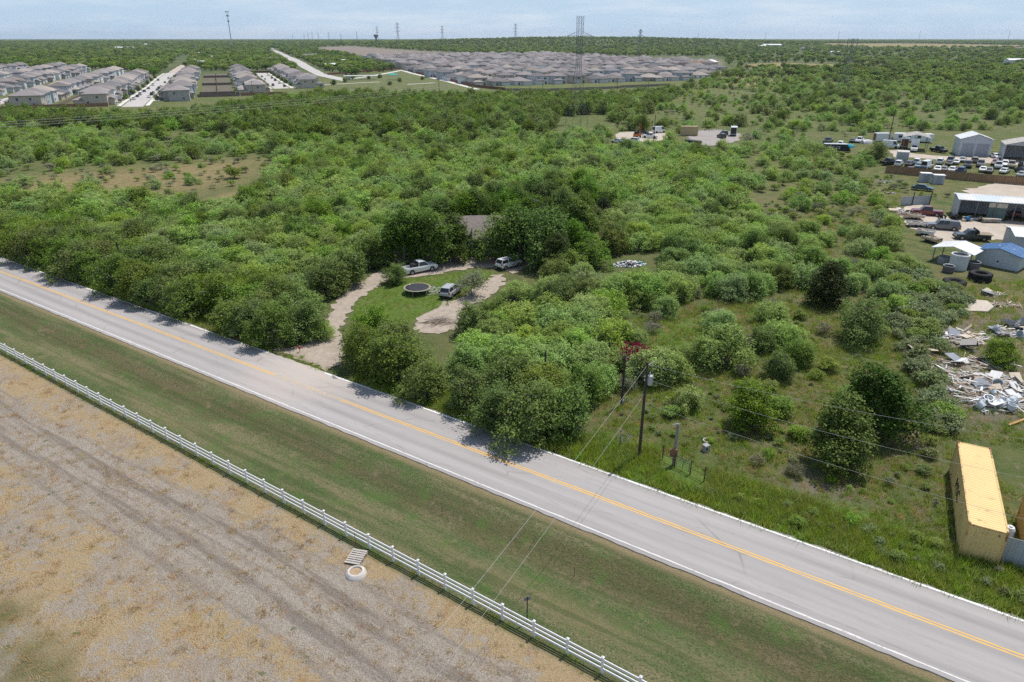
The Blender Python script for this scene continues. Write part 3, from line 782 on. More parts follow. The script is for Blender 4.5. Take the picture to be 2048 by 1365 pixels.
def blocked(X, Y):
    X = np.asarray(X, float); Y = np.asarray(Y, float)
    b = np.abs(road_st(X, Y)[1]) < 5.2
    for poly, m in CLEAR: b |= sdist(X, Y, np.array(poly)) > -m
    b |= sdist(X, Y, np.array(HOUSE_POLY)) > -0.8
    return b
def fill(poly, sp, keep=1.0):
    poly = np.array(poly); lo = poly.min(0); hi = poly.max(0)
    xs = np.arange(lo[0], hi[0], sp); ys = np.arange(lo[1], hi[1], sp * 0.87)
    X, Y = np.meshgrid(xs, ys); X = X + (np.arange(len(ys))[:, None] % 2) * sp / 2
    X = (X + (rng.random(X.shape) - 0.5) * sp * 0.75).ravel(); Y = (Y + (rng.random(Y.shape) - 0.5) * sp * 0.75).ravel()
    ok = (sdist(X, Y, poly) > 0) & (rng.random(len(X)) < keep)
    X, Y = X[ok], Y[ok]
    ok = ~blocked(X, Y)
    return np.stack([X[ok], Y[ok]], 1)

HEROES = [  # kind, px, py (foot of the tree in the photograph), scale, label
 ('elm', 735, 733, 1.0, 'dark roadside elm with its branches over the right side of the driveway mouth'),
 ('elm', 792, 763, 1.1, 'dense dark elm at the road edge, second from the driveway mouth'),
 ('elm', 852, 792, 0.8, 'dark elm at the road edge, third from the driveway mouth'),
 ('elm', 742, 690, 0.95, 'dark elm behind the roadside elms, closest to the driveway'),
 ('elm', 790, 716, 0.9, 'elm with grey twigs between the brush pile and the roadside elms'),
 ('elm', 836, 756, 0.72, 'elm below the brush pile, close to the green strip of grass'),
 ('elm', 940, 815, 0.85, 'small elm at the road edge left of the big roadside clump'),
 ('elm', 1000, 855, 0.95, 'elm at the road edge throwing the left half of the broad shadow on the asphalt'),
 ('elm', 1062, 872, 1.1, 'large elm at the road edge throwing the right half of the broad shadow'),
 ('elm', 1130, 862, 1.0, 'elm at the right end of the roadside clump'),
 ('elm', 1165, 805, 0.85, 'elm right of the short leaning post in the clump'),
 ('elm', 1020, 800, 1.0, 'elm in the second row of the roadside clump, left of the short post'),
 ('elm', 1085, 815, 0.95, 'elm with the short dark post rising from its crown'),
 ('mesquite', 950, 755, 1.0, 'feathery mesquite behind the left end of the roadside clump'),
 ('mesquite', 1030, 745, 1.05, 'pale green mesquite behind the middle of the roadside clump'),
 ('mesquite', 1105, 750, 1.0, 'yellowish green mesquite behind the short post'),
 ('mesquite', 1175, 740, 0.9, 'mesquite left of the red-flowered shrub'),
 ('elm', 945, 670, 0.8, 'dark elm right of the brush pile'),
 ('elm', 985, 655, 0.75, 'elm between the brush pile and the thin pole'),
 ('mesquite', 1040, 660, 1.0, 'bright mesquite below the paired round bushes'),
 ('mesquite', 1110, 672, 1.05, 'bright mesquite below the thin pole'),
 ('mesquite', 1165, 665, 1.0, 'bright mesquite right of the foot of the thin pole'),
 ('mesquite', 1225, 690, 0.9, 'mesquite just above the red-flowered shrub'),
 ('mesquite', 1030, 602, 0.72, 'round bright bush-like mesquite below the white car, left one of the pair'),
 ('mesquite', 1075, 606, 0.7, 'round bright bush-like mesquite below the white car, right one of the pair'),
 ('elm', 792, 567, 0.62, 'small bright green tree at the tail of the white pickup'),
 ('elm', 700, 572, 1.15, 'broad tree shading the left bend of the driveway'),
 ('elm', 660, 590, 1.1, 'broad olive tree left of the driveway bend'),
 ('elm', 745, 535, 1.1, 'dark tree behind the small tree at the pickup tail'),
 ('oak', 808, 530, 1.08, 'dark oak behind the white pickup, left one'),
 ('oak', 858, 527, 1.1, 'dark oak behind the white pickup bonnet'),
 ('oak', 903, 519, 0.92, 'dark oak left of the visible grey-brown roof'),
 ('oak', 1004, 521, 1.0, 'dark oak right of the visible grey-brown roof, over the ladder'),
 ('oak', 1046, 520, 1.1, 'dark oak directly behind the white car'),
 ('oak', 1092, 530, 1.08, 'broad dark oak right of the white car'),
 ('cedar', 1112, 548, 1.15, 'near-black cedar right of the white car beside the trash'),
 ('oak', 1140, 520, 0.85, 'dark oak left of the smaller trash heap'),
 ('oak', 880, 455, 0.75, 'oak behind the house, first from the left'),
 ('oak', 940, 445, 0.75, 'oak behind the house roof'),
 ('oak', 1010, 430, 0.85, 'oak behind the house beside the second dark roof'),
 ('oak', 1065, 420, 0.9, 'tall dark oak behind the second dark roof'),
 ('oak', 1120, 430, 0.85, 'tall dark oak at the right end of the grove behind the house'),
 ('oak', 1170, 450, 0.75, 'oak on the right flank of the house grove'),
 ('cedar', 1205, 440, 0.8, 'dark bluish cedar at the right edge of the house grove'),
 ('cedar', 1648, 612, 1.12, 'near-black conical cedar standing alone in the right scrub'),
 ('elm', 1715, 680, 1.05, 'round dark olive tree below the lone black cedar'),
 ('oak', 1745, 868, 0.86, 'tall dark green tree left of the debris field'),
 ('oak', 1672, 925, 0.74, 'dark green tree below the tall tree left of the debris field'),
 ('oak', 1497, 853, 0.56, 'dark rounded tree standing alone right of the transformer pole'),
 ('mesquite', 1445, 728, 1.15, 'wide mesquite with dark underside right of the grassy clearing'),
 ('mesquite', 1335, 755, 0.8, 'mesquite right of the red-flowered shrub'),
 ('elm', 1525, 700, 0.62, 'small dark tree with bare grey stems in the right scrub'),
 ('elm', 1990, 728, 0.62, 'small dark tree standing in the debris field'),
 ('elm', 1595, 730, 0.62, 'small dark tree between the wide mesquite and the round olive tree'),
 ('elm', 1560, 760, 0.6, 'small dark tree right of the lone rounded tree'),
 ('elm', 318, 455, 0.8, 'round dark tree rising from the left thicket below the tan clearing'),
 ('bush', 468, 358, 1.5, 'lone bush with a bare foot in the tan grass clearing'),
 ('elm', 1750, 325, 1.15, 'dark round tree left of the white storage box in the car yard'),
 ('elm', 1458, 405, 0.75, 'dark tree standing out of the thicket below the tan box'),
 ('mesquite', 640, 678, 0.55, 'thin young mesquite on a bare stem at the driveway mouth'),
 ('elm', 1283, 262, 1.25, 'round dark tree behind the orange machine'),
 ('elm', 1322, 260, 0.85, 'dark tree right of the wooden pole by the gravel lot'),
 ('greybush', 945, 592, 1.75, 'half-bare grey bush between the trampoline and the white car'),
]
NAMES = {'elm': ('elm_tree', 'tree'), 'mesquite': ('mesquite_tree', 'tree'), 'oak': ('oak_tree', 'tree'), 'cedar': ('cedar_tree', 'tree'), 'bush': ('bush', 'bush'), 'greybush': ('bush', 'bush'), 'weed': ('weed_clump', 'weeds')}
hero_pos = []
for kind, px, py, sc, lab in HEROES:
    p = at(px, py); hero_pos.append((p.x, p.y, 2.2 * sc))
    nm, cat = NAMES[kind]
    plant(nm, kind, cat, p.x, p.y, sc, lab, sz=sc * (1.25 if 'young mesquite' in lab else 1))
# the shrub in red flower: crown of leaves, blossom on its outside
p = at(1266, 748)
t = plant('flowering_shrub', 'bush', 'shrub', p.x, p.y, 1.15, 'shrub covered in dark red blossom behind the short utility pole', sz=1.5)
hero_pos.append((p.x, p.y, 1.8))
g0 = np.random.default_rng(5); lo0 = rand_lobes(g0, 1.75, 0.5, 2.35, 8, 0.9); P0, N0, C0 = crown_points(g0, lo0, 640, 8, 0.11, 0.95, -0.1)
V0, F0 = leaf_quads(P0, N0, 0.18, 0.14, g0); link('blossom', fast_mesh('blossom', V0, F0, L_RED), t)

ZONES = [  # polygon (px), spacing, mix, scale range
 (pxpoly([(-150,420),(0,408),(300,412),(400,432),(480,425),(540,380),(560,335),(700,312),(900,300),(1150,298),(1200,330),(1190,400),(1100,380),(960,420),(860,440),(810,480),(760,520),(690,560),(640,610),(560,600),(300,530),(0,475),(-150,440)]), 3.7, (('mesquite', .8), ('elm', .14), ('greybush', .06)), (.75, 1.15)),
 (pxpoly([(1180,298),(1400,302),(1500,370),(1480,430),(1600,470),(1640,520),(1590,590),(1480,600),(1300,615),(1190,640),(1180,600),(1230,560),(1250,480),(1200,420),(1185,380)]), 4.1, (('mesquite', .88), ('elm', .06), ('greybush', .06)), (.65, 1.1)),
 (pxpoly([(1230,620),(1480,605),(1640,620),(1720,700),(1700,800),(1640,860),(1500,890),(1340,850),(1240,800)]), 5.9, (('bush', .40), ('greybush', .30), ('mesquite', .3)), (.55, .95)),
 (pxpoly([(1500,370),(1700,335),(1760,380),(1795,480),(1830,560),(1820,640),(1700,600),(1650,520),(1600,460)]), 5.6, (('mesquite', .5), ('bush', .35), ('greybush', .15)), (.5, .9)),
 (pxpoly([(1400,300),(1760,292),(1760,335),(1700,350),(1500,378),(1430,330)]), 6.2, (('mesquite', .6), ('bush', .4)), (.6, 1.0)),
 (pxpoly([(1700,800),(1850,830),(1900,900),(1890,1020),(1760,1010),(1600,960),(1460,900),(1500,880),(1640,870)]), 6.5, (('bush', .35), ('greybush', .4), ('weed', .25)), (.35, .7)),
 (pxpoly([(1765,545),(1860,545),(1965,640),(1895,652),(1885,700),(1855,725),(1915,830),(1895,965),(1860,960),(1835,800),(1795,700)]), 1.9, (('weed', .82), ('bush', .18)), (.65, 1.2)),
 (pxpoly([(940,640),(1200,640),(1230,700),(1180,820),(900,700)]), 4.4, (('mesquite', .85), ('elm', .15)), (.7, 1.0)),
 (pxpoly([(1070,560),(1130,540),(1225,470),(1240,500),(1200,560),(1190,640),(1080,640)]), 4.2, (('mesquite', .6), ('elm', .4)), (.7, 1.05)),
 (pxpoly([(820,470),(900,430),(1190,385),(1215,470),(1140,500),(1060,470),(830,500)]), 5.6, (('oak', .75), ('elm', .25)), (.62, .9)),
 (pxpoly([(1330,985),(1600,1020),(1900,1090),(1905,1140),(1700,1090),(1500,1030)]), 4.0, (('weed', .5), ('bush', .5)), (.3, .55)),
]
IND = []         # candidates for single trees: (kind, x, y, scale)
def near_hero(x, y):
    return any((x - hx) ** 2 + (y - hy) ** 2 < (hr * 0.9) ** 2 for hx, hy, hr in hero_pos)
# hedgerow of elms along the far edge of the road, left of the driveway
s0 = road_st(*at(-90, 500)[:2])[0]; s1 = road_st(*at(585, 700)[:2])[0]
s = s0
while s < s1:
    for t0, sp in ((5.4, 0), (9.0, 1.6), (13.0, 0.4)):
        q = road(s + sp + (rnd.random() - .5) * 1.2, t0 + (rnd.random() - .5) * 1.4)
        if not blocked([q.x], [q.y])[0] and not near_hero(q.x, q.y): IND.append(('elm', q.x, q.y, 0.82 + 0.34 * rnd.random(), 'hedge'))
    s += 3.5
for zi, (poly, sp, mix, (a, b_)) in enumerate(ZONES):
    for x, y in fill(poly, sp):
        r = rnd.random(); acc = 0
        for kind, pr in mix:
            acc += pr
            if r <= acc: break
        if near_hero(x, y): continue
        IND.append((kind, x, y, a + (b_ - a) * rnd.random(), zi))
IND.sort(key=lambda q: q[2] ** 2 + q[1] ** 2)
LAND = [('the trampoline', 834, 585), ('the white pickup', 845, 545), ('the silver car', 905, 600), ('the white SUV', 1016, 535), ('the house', 940, 500), ('the red-flowered shrub', 1266, 740),
        ('the transformer pole', 1278, 915), ('the lone black cedar', 1648, 610), ('the long yellow container', 1940, 1000), ('the debris field', 1920, 740), ('the driveway mouth', 640, 715), ('the tan box container', 1378, 270),
        ('the tan grass clearing', 300, 365), ('the pipe gate', 1370, 945), ('the large trash heap', 1256, 528), ('the blue-roofed shed', 1985, 530), ('the red pickup', 1852, 430), ('the thin pole', 1172, 600),
        ('the hedgerow pole', 240, 545), ('the round dark olive tree', 1715, 680), ('the lone rounded tree', 1497, 850), ('the dark thicket tree', 1458, 405), ('the black banner trailer', 1670, 300), ('the big lattice tower', 1153, 250)]
LANDW = [(n, at(px, py), px, py) for n, px, py in LAND]
def where(x, y):
    best = min(LANDW, key=lambda q: (q[1].x - x) ** 2 + (q[1].y - y) ** 2)
    d = math.hypot(best[1].x - x, best[1].y - y)
    px, py = to_px((x, y, 0)); dx, dy = px - best[2], py - best[3]
    ax, ay = abs(dx), abs(dy) * 2.2
    if ax > 2.4 * ay: rel = 'right of' if dx > 0 else 'left of'
    elif ay > 2.4 * ax: rel = 'below' if dy > 0 else 'behind'
    else: rel = ('below' if dy > 0 else 'behind') + (' and right of' if dx > 0 else ' and left of')
    return '%s %s %s' % ('just' if d < 6 else 'close' if d < 11 else 'near' if d < 17 else 'some way' if d < 26 else 'well' if d < 38 else 'far', rel, best[0])
DESC = {'oak': ('dark spreading oak', 'grove oaks'), 'mesquite': ('feathery mesquite', 'thicket mesquites'), 'elm': ('dark green elm', 'scrub elms'), 'bush': ('leafy green bush', 'scattered bushes'), 'greybush': ('twiggy grey-green bush', 'scattered bushes'), 'weed': ('broad-leaved weed clump', 'weed clumps')}
CAP = {'oak': 60, 'mesquite': 285, 'elm': 235, 'bush': 150, 'greybush': 120, 'weed': 230}
cnt = {k: 0 for k in CAP}; REST = {k: [] for k in CAP}
for kind, x, y, sc, z in IND:
    if cnt[kind] < CAP[kind]:
        cnt[kind] += 1
        size = 'large' if sc > 1.0 else 'mid-sized' if sc > 0.8 else 'small'
        d, grp = DESC[kind]
        if z == 'hedge': d, grp = 'hedgerow elm', 'hedgerow elms'
        nm, cat = NAMES[kind]
        w = where(x, y)
        plant(nm, kind, cat, x, y, sc, '%s %s %s' % (size, d, w), '%s %s' % (grp, w))
    else:
        REST[kind].append((x, y, float(gz(x, y)), sc))
# ---- masses beyond counting
SRC = {}
order = []
for kind in ('midmesq', 'midelm', 'midbush', 'far', 'bush', 'weed'):
    ms = joined(kind); SRC[kind] = (len(order), len(ms)); order += ms
veg = source_collection('vegetation', order)
def pick(kind): a, n = SRC[kind]; return a + rnd.randrange(n)
rows = [(x, y, z, sc, pick({'oak': 'midelm', 'mesquite': 'midmesq', 'elm': 'midelm', 'bush': 'bush', 'greybush': 'midbush', 'weed': 'weed'}[k])) for k in REST for (x, y, z, sc) in REST[k]]
if rows: scatter('thicket', rows, veg, 'far part of the mesquite thicket behind the house, merging into one mass', 'thicket')
def clump(x, y):
    v = math.sin(x * .043 + 1.7 * math.sin(y * .021)) + math.sin(y * .051 + 1.3 * math.sin(x * .027 + 2)) + .7 * math.sin(x * .11 + y * .09)
    return v
def mass(name, spec, label, cat='scrub', clumpy=None):
    out = []
    for poly, sp, mix, (a, b_), keep in spec:
        for x, y in fill(poly, sp, keep):
            if clumpy is not None and clump(x, y) < clumpy and rnd.random() < .72: continue
            r = rnd.random(); acc = 0
            for kind, pr in mix:
                acc += pr
                if r <= acc: break
            out.append((x, y, float(gz(x, y)), a + (b_ - a) * rnd.random() ** 1.4, pick(kind)))
    return scatter(name, out, veg, label, cat)
mass('treeline', [(pxpoly([(-300,275),(-150,244),(0,236),(300,238),(420,228),(470,216),(560,204),(640,196),(700,196),(960,200),(1200,199),(1345,190),(1440,160),(1400,170),(1340,200),(1290,240),(1150,262),(900,275),(600,280),(400,262),(0,258),(-300,300)]), 5.4, (('midelm', .72), ('midmesq', .28)), (.8, 1.35), .97)],
     'dark belt of trees between the scrub and the houses', 'tree belt')
mass('shrubbery', [(pxpoly([(-250,300),(0,260),(600,280),(900,276),(1150,264),(1230,270),(1200,300),(900,302),(700,314),(560,335),(540,312),(330,326),(0,358),(-250,385)]), 5.2, (('midmesq', .62), ('midelm', .16), ('midbush', .22)), (.6, 1.1), .9),
                   (TANCLEAR, 5.0, (('midbush', .85), ('midmesq', .15)), (.35, 1.0), .72), (pxpoly([(-200,372),(0,380),(300,395),(420,402),(400,432),(300,412),(0,408),(-200,425)]), 4.6, (('midmesq', .5), ('midbush', .5)), (.5, .95), .85)],
     'grey-green shrubs around the tan grass clearing', 'shrubs')
mass('scrub', [(pxpoly([(1235,250),(1300,235),(1345,196),(1400,168),(1445,150),(1560,140),(2300,140),(2500,200),(2500,330),(2060,268),(1780,262),(1640,290),(1500,300),(1400,300),(1230,262)]), 6.0, (('midmesq', .44), ('midbush', .42), ('midelm', .14)), (.35, 1.15), .95),
               (pxpoly([(1560,180),(1800,160),(2300,150),(2500,220),(2048,225),(1800,215),(1600,205)]), 6.5, (('midelm', .45), ('midmesq', .55)), (.5, 1.2), .6),
               (pxpoly([(1905,440),(1905,392),(1830,385),(1780,350),(1795,425)]), 4, (('midbush', .8), ('midmesq', .2)), (.4, .9), .9)],
     'open scrub of scattered shrubs on olive grass beyond the yards', 'scrub', clumpy=0.15)
mass('undergrowth', [(pxpoly([(1190,850),(1240,640),(1500,600),(1800,600),(1900,900),(1900,1010),(1780,1010),(1500,930)]), 1.7, (('weed', .45), ('bush', .3), ('midbush', .25)), (.12, .42), .7),
                     (pxpoly([(1290,940),(1500,990),(1800,1070),(1900,1100),(1960,1140),(2100,1200),(2048,1212),(1700,1106),(1415,1014),(1250,952)]), 1.3, (('weed', .5), ('bush', .5)), (.14, .42), .75),
                     (pxpoly([(1480,420),(1780,350),(1800,480),(1830,560),(1800,640),(1650,600),(1560,520)]), 2.4, (('weed', .3), ('bush', .35), ('midbush', .35)), (.2, .55), .75)],
     'low weeds and seedlings between the larger bushes of the right scrub', 'undergrowth', clumpy=0.3)
# far country: woods and hedgerows to the skyline
far_rows = []
def far_ring(r0, r1, sp, sc, keep):
    n = int((r1 - r0) / sp)
    for i in range(n):
        r = r0 + (i + 0.5) * sp
        m = int(r * R(100) / sp)
        for j in range(m):
            a = R(-50) + R(100) * (j + rnd.random()) / m; rr = r + (rnd.random() - .5) * sp
            x, y = rr * math.sin(a), rr * math.cos(a)
            k = keep(x, y)
            if rnd.random() < k: far_rows.append((x, y, float(gz(x, y)), sc * (0.65 + 0.6 * rnd.random()), pick('far')))
def dens(x, y):
    px = CX + FPX * x / y
    v = 0.5 + 0.5 * math.sin(x * 0.0071 + 1.1) * math.sin(y * 0.0049 + x * 0.002)
    base = 0.92 if px < 1000 else 0.72
    if px > 1400 and y < 1900: base = 0.34 + 0.5 * (v > 0.6)
    elif 900 < px <= 1400 and y < 2300: base = 0.5 + 0.42 * (v > 0.5)
    elif px > 1400: base = 0.45 + 0.5 * (v > 0.45)
    return base
far_ring(700, 1500, 13.5, 0.85, dens)
far_ring(1500, 2600, 21, 1.0, dens)
far_ring(2600, 4300, 27, 1.1, lambda x, y: 0.95)
far_ring(4300, 7500, 46, 1.3, lambda x, y: 0.95)
far_ring(430, 700, 12, 0.7, lambda x, y: 0.9 if x < -330 else 0.0)
A = np.array(far_rows); A = A[~blocked(A[:, 0], A[:, 1])]
scatter('forest', A, veg, 'far woods and hedgerows running to the skyline', 'forest')
# ================================================================ BUILDINGS
def shingle(name, a, b_):
    k = NT(name); co = k.n('TexCoord').outputs['Object']
    f = k.noise(k.mapping(co, 0, (1, 1, 6)), 1.2, 4, 0.6); g = k.noise(co, 6, 3, 0.7); oi = k.n('ObjectInfo')
    c = k.mix(k.ramp(f, 0.35, 0.65), a, b_)
    c = k.mix(k.math('MULTIPLY', k.ramp(g, 0.45, 0.7), 0.35), c, tuple(x * 0.6 for x in a))
    hs = k.n('HueSaturation'); k.l(c, hs.inputs['Color']); k.l(k.math('ADD', 0.72, k.math('MULTIPLY', oi.outputs['Random'], 0.55)), hs.inputs['Value'])
    k.bsdf(hs.outputs['Color'], 0.92, 0, 0.15, bump=g, bump_s=0.3)
    return k.m
ROOF = shingle('grey_brown_shingles', (0.205, 0.182, 0.178), (0.262, 0.238, 0.232))
ROOFS = [ROOF, shingle('tan_shingles', (0.27, 0.235, 0.205), (0.33, 0.29, 0.255)), shingle('slate_shingles', (0.145, 0.14, 0.145), (0.19, 0.183, 0.188))]
ROOFD = shingle('dark_shingles', (0.085, 0.075, 0.07), (0.12, 0.105, 0.10))
WALLS = [M('white_siding', (0.78, 0.78, 0.77), (0.70, 0.70, 0.69), 1.0), M('pale_grey_siding', (0.62, 0.63, 0.64), (0.55, 0.56, 0.58), 1.0), M('blue_grey_siding', (0.44, 0.48, 0.52), (0.37, 0.42, 0.46), 1.0),
         M('tan_siding', (0.52, 0.46, 0.39), (0.45, 0.39, 0.33), 1.0), M('warm_grey_siding', (0.42, 0.40, 0.38), (0.36, 0.34, 0.32), 1.0)]
GLASS = M('dark_glass', (0.018, 0.022, 0.026), (0.035, 0.042, 0.05), 0.7, 0.06, 0, 0.5)
TRIMW = M('white_trim', (0.72, 0.72, 0.71), (0.63, 0.63, 0.62), 2.0, 0.6)
GDOOR = M('garage_door_panel', (0.62, 0.61, 0.59), (0.54, 0.53, 0.52), 2.0, 0.6)
def hip(b, cx_, cy_, w, d, z, h, ov=0.45, gable=False):
    w2, d2 = w / 2 + ov, d / 2 + ov
    if w >= d: k = 0 if gable else min(d2, w2 * 0.9); r = [(-w2 + k, 0), (w2 - k, 0)]
    else: k = 0 if gable else min(w2, d2 * 0.9); r = [(0, -d2 + k), (0, d2 - k)]
    P = [(-w2, -d2, 0), (w2, -d2, 0), (w2, d2, 0), (-w2, d2, 0)]
    V_ = [(cx_ + x, cy_ + y, z + q) for x, y, q in P] + [(cx_ + x, cy_ + y, z + 0.18) for x, y, q in P] + [(cx_ + x, cy_ + y, z + 0.18 + h) for x, y in r]
    F_ = [(3, 2, 1, 0), (0, 1, 5, 4), (1, 2, 6, 5), (2, 3, 7, 6), (3, 0, 4, 7)]
    F_ += [(4, 5, 9, 8), (5, 6, 9), (6, 7, 8, 9), (7, 4, 8)] if w >= d else [(4, 5, 8), (5, 6, 9, 8), (6, 7, 9), (7, 4, 8, 9)]
    b.add(V_, F_)
def window_mesh(w, h):
    b = MB(); b.box((0, -0.02, 0), (w, 0.05, h)); nf = len(b.f)
    for c, s_ in (((0, -0.04, h / 2), (w + .16, .08, .1)), ((0, -0.04, -h / 2), (w + .2, .1, .1)), ((-w / 2, -0.04, 0), (.1, .08, h)), ((w / 2, -0.04, 0), (.1, .08, h)), ((0, -0.04, 0), (.07, .07, h))):
        b.box(c, s_)
    me = b.mesh('window', GLASS); me.materials.append(TRIMW)
    for i, p_ in enumerate(me.polygons): p_.material_index = 1 if i >= nf else 0
    return me
WIN = {'a': window_mesh(1.0, 1.5), 'b': window_mesh(1.7, 1.4)}
def house_variant(v):
    w = MB(); r = MB(); wins = []; gd = None; dr = None
    if v == 0:
        w.box((0, 1, 2.9), (10, 12, 5.8)); hip(r, 0, 1, 10, 12, 5.8, 2.5); w.box((-1.9, -6.4, 1.5), (6, 2.9, 3.0)); hip(r, -1.9, -6.2, 6, 3.3, 3.0, 1.2)
        gd = ((-1.9, -7.88, 1.15), (4.8, 0.08, 2.3)); dr = ((3.2, -5.04, 1.1), (1.1, 0.08, 2.2))
        wins = [('a', 5, -2, 4.3, 1), ('a', 5, 3, 4.3, 1), ('a', 5, 4, 1.6, 1), ('a', -5, -1, 4.3, 3), ('a', -5, 4, 4.3, 3), ('b', -2, -5, 4.4, 0), ('b', 2.6, -5, 4.4, 0), ('b', -2, 7, 4.3, 2), ('b', 2.4, 7, 1.6, 2), ('a', 2.4, 7, 4.3, 2)]
    elif v == 1:
        w.box((0, 0, 1.5), (11, 15, 3.0)); hip(r, 0, 0, 11, 15, 3.0, 2.6); w.box((2.2, -8.6, 1.4), (5.8, 2.4, 2.8)); hip(r, 2.2, -8.4, 5.8, 3.0, 2.8, 1.2)
        gd = ((2.2, -9.84, 1.1), (4.8, 0.08, 2.2)); dr = ((-3.0, -7.54, 1.1), (1.1, 0.08, 2.2))
        wins = [('a', 5.5, 0, 1.6, 1), ('b', 5.5, 4.5, 1.6, 1), ('a', -5.5, -2, 1.6, 3), ('b', -5.5, 4, 1.6, 3), ('b', -2.6, 7.5, 1.6, 2), ('b', 2.8, 7.5, 1.6, 2)]
    elif v == 2:
        w.box((0, -1, 2.85), (9.5, 10, 5.7)); hip(r, 0, -1, 9.5, 10, 5.7, 2.3); w.box((0, 6.0, 1.45), (9.5, 3.9, 2.9)); hip(r, 0, 5.9, 9.5, 4.2, 2.9, 1.0); w.box((2, -7.2, 1.45), (5.4, 2.3, 2.9)); hip(r, 2, -7.0, 5.4, 2.8, 2.9, 1.0, gable=True)
        gd = ((2, -8.39, 1.1), (4.6, 0.08, 2.2)); dr = ((-2.8, -6.04, 1.1), (1.1, 0.08, 2.2))
        wins = [('a', 4.75, -3, 4.3, 1), ('a', 4.75, 1.5, 4.3, 1), ('b', 4.75, 6, 1.6, 1), ('a', -4.75, -2, 4.3, 3), ('a', -4.75, 2, 1.6, 3), ('b', -2.2, 7.95, 1.6, 2), ('b', 2.2, 7.95, 1.6, 2), ('a', -2.2, 4, 4.4, 2), ('a', 2.2, 4, 4.4, 2)]
    else:
        w.box((0, 0.5, 2.9), (11, 9.5, 5.8)); hip(r, 0, 0.5, 11, 9.5, 5.8, 2.2); w.box((-2.4, -5.4, 2.6), (5.2, 2.4, 5.2)); hip(r, -2.4, -5.0, 5.2, 3.4, 5.2, 1.5)
        gd = ((-2.4, -6.64, 1.15), (4.4, 0.08, 2.3)); dr = ((2.8, -4.29, 1.1), (1.1, 0.08, 2.2))
        wins = [('b', -2.4, -6.6, 4.0, 0), ('a', 2.8, -4.25, 4.3, 0), ('a', 5.5, -1.5, 4.3, 1), ('a', 5.5, 2.5, 1.6, 1), ('a', -5.5, 2, 4.3, 3), ('b', -2.8, 5.25, 4.3, 2), ('b', 2.8, 5.25, 4.3, 2), ('b', 0, 5.25, 1.6, 2)]
    return w.mesh('wall', WALLS[0]), r.mesh('roof', ROOF), wins, MB().box(*gd).mesh('garage_door', GDOOR), MB().box(*dr).mesh('door', M('brown_door', (0.16, 0.09, 0.06)))
HV = [house_variant(v) for v in range(4)]
def house(x, y, rz, v, wall, label, group, detail=2):
    w, r, wins, gd, dr = HV[v]
    h = thing('house', label, 'house', (x, y, float(gz(x, y)) - 0.1), rz, group)
    h.scale = (1.24, 1.2, 1.06)
    o = link('wall', w, h); o.material_slots[0].link = 'OBJECT'; o.material_slots[0].material = WALLS[wall]
    o = link('roof', r, h); o.material_slots[0].link = 'OBJECT'; o.material_slots[0].material = ROOFS[rnd.choice((0, 0, 0, 1, 1, 2))]
    if detail >= 1: link('garage_door', gd, h)
    if detail >= 2:
        link('door', dr, h)
        for k, wx, wy, wz, side in wins:
            q = link('window', WIN[k], h); q.location = (wx, wy, wz); q.rotation_euler = (0, 0, side * math.pi / 2)
    return h
ANG = math.atan2(E_[1], E_[0])                 # local +x along E_: houses then face -D_
ORD = ['first', 'second', 'third', 'fourth', 'fifth', 'sixth', 'seventh', 'eighth', 'ninth', 'tenth', 'eleventh', 'twelfth', 'thirteenth', 'fourteenth', 'fifteenth', 'sixteenth', 'seventeenth', 'eighteenth', 'nineteenth', 'twentieth', 'twenty-first', 'twenty-second', 'twenty-third', 'twenty-fourth', 'twenty-fifth', 'twenty-sixth', 'twenty-seventh', 'twenty-eighth', 'twenty-ninth', 'thirtieth', 'thirty-first', 'thirty-second', 'thirty-third', 'thirty-fourth', 'thirty-fifth', 'thirty-sixth', 'thirty-seventh', 'thirty-eighth', 'thirty-ninth', 'fortieth']
WN = ['white', 'pale grey', 'blue-grey', 'tan', 'warm grey']
ST = ['two-storey', 'single-storey', 'two-storey', 'two-storey']
# rows of the left subdivision: (offset across, start, end, facing, name)
for e, a, b_, face, nm in ((21, 6, 350, 1, 'row right of the first street'), (67, 42, 370, 0, 'row left of the second street'), (109, 84, 400, 1, 'row right of the second street'),
                           (-21, -12, 300, 0, 'row left of the first street'), (-52, -20, 400, 1, 'second row left of the first street'), (-96, -40, 480, 0, 'row beyond the leftmost street'), (-126, -30, 560, 1, 'second row beyond the leftmost street'), (-168, 60, 560, 0, 'third row beyond the leftmost street'), (-200, 90, 560, 1, 'leftmost row at the frame edge')):
    i = 0; s_ = a
    while s_ < b_:
        x, y = sub(s_ + rnd.uniform(-1, 1), e + rnd.uniform(-1.2, 1.2))
        v = rnd.choice((0, 1, 2, 2, 3, 0)); wl = rnd.choice((0, 0, 1, 2, 3, 4, 1))
        rz = ANG + (math.pi / 2 if face == 0 else -math.pi / 2)
        if to_px((x, y, 4))[0] < -45: i += 1; s_ += 18.6; continue
        house(x, y, rz, v, wl, '%s %s house, %s of the %s' % (WN[wl], ST[v], ORD[i], nm), 'left subdivision, ' + nm, 2 if s_ < 270 else 1)
        i += 1; s_ += 18.6
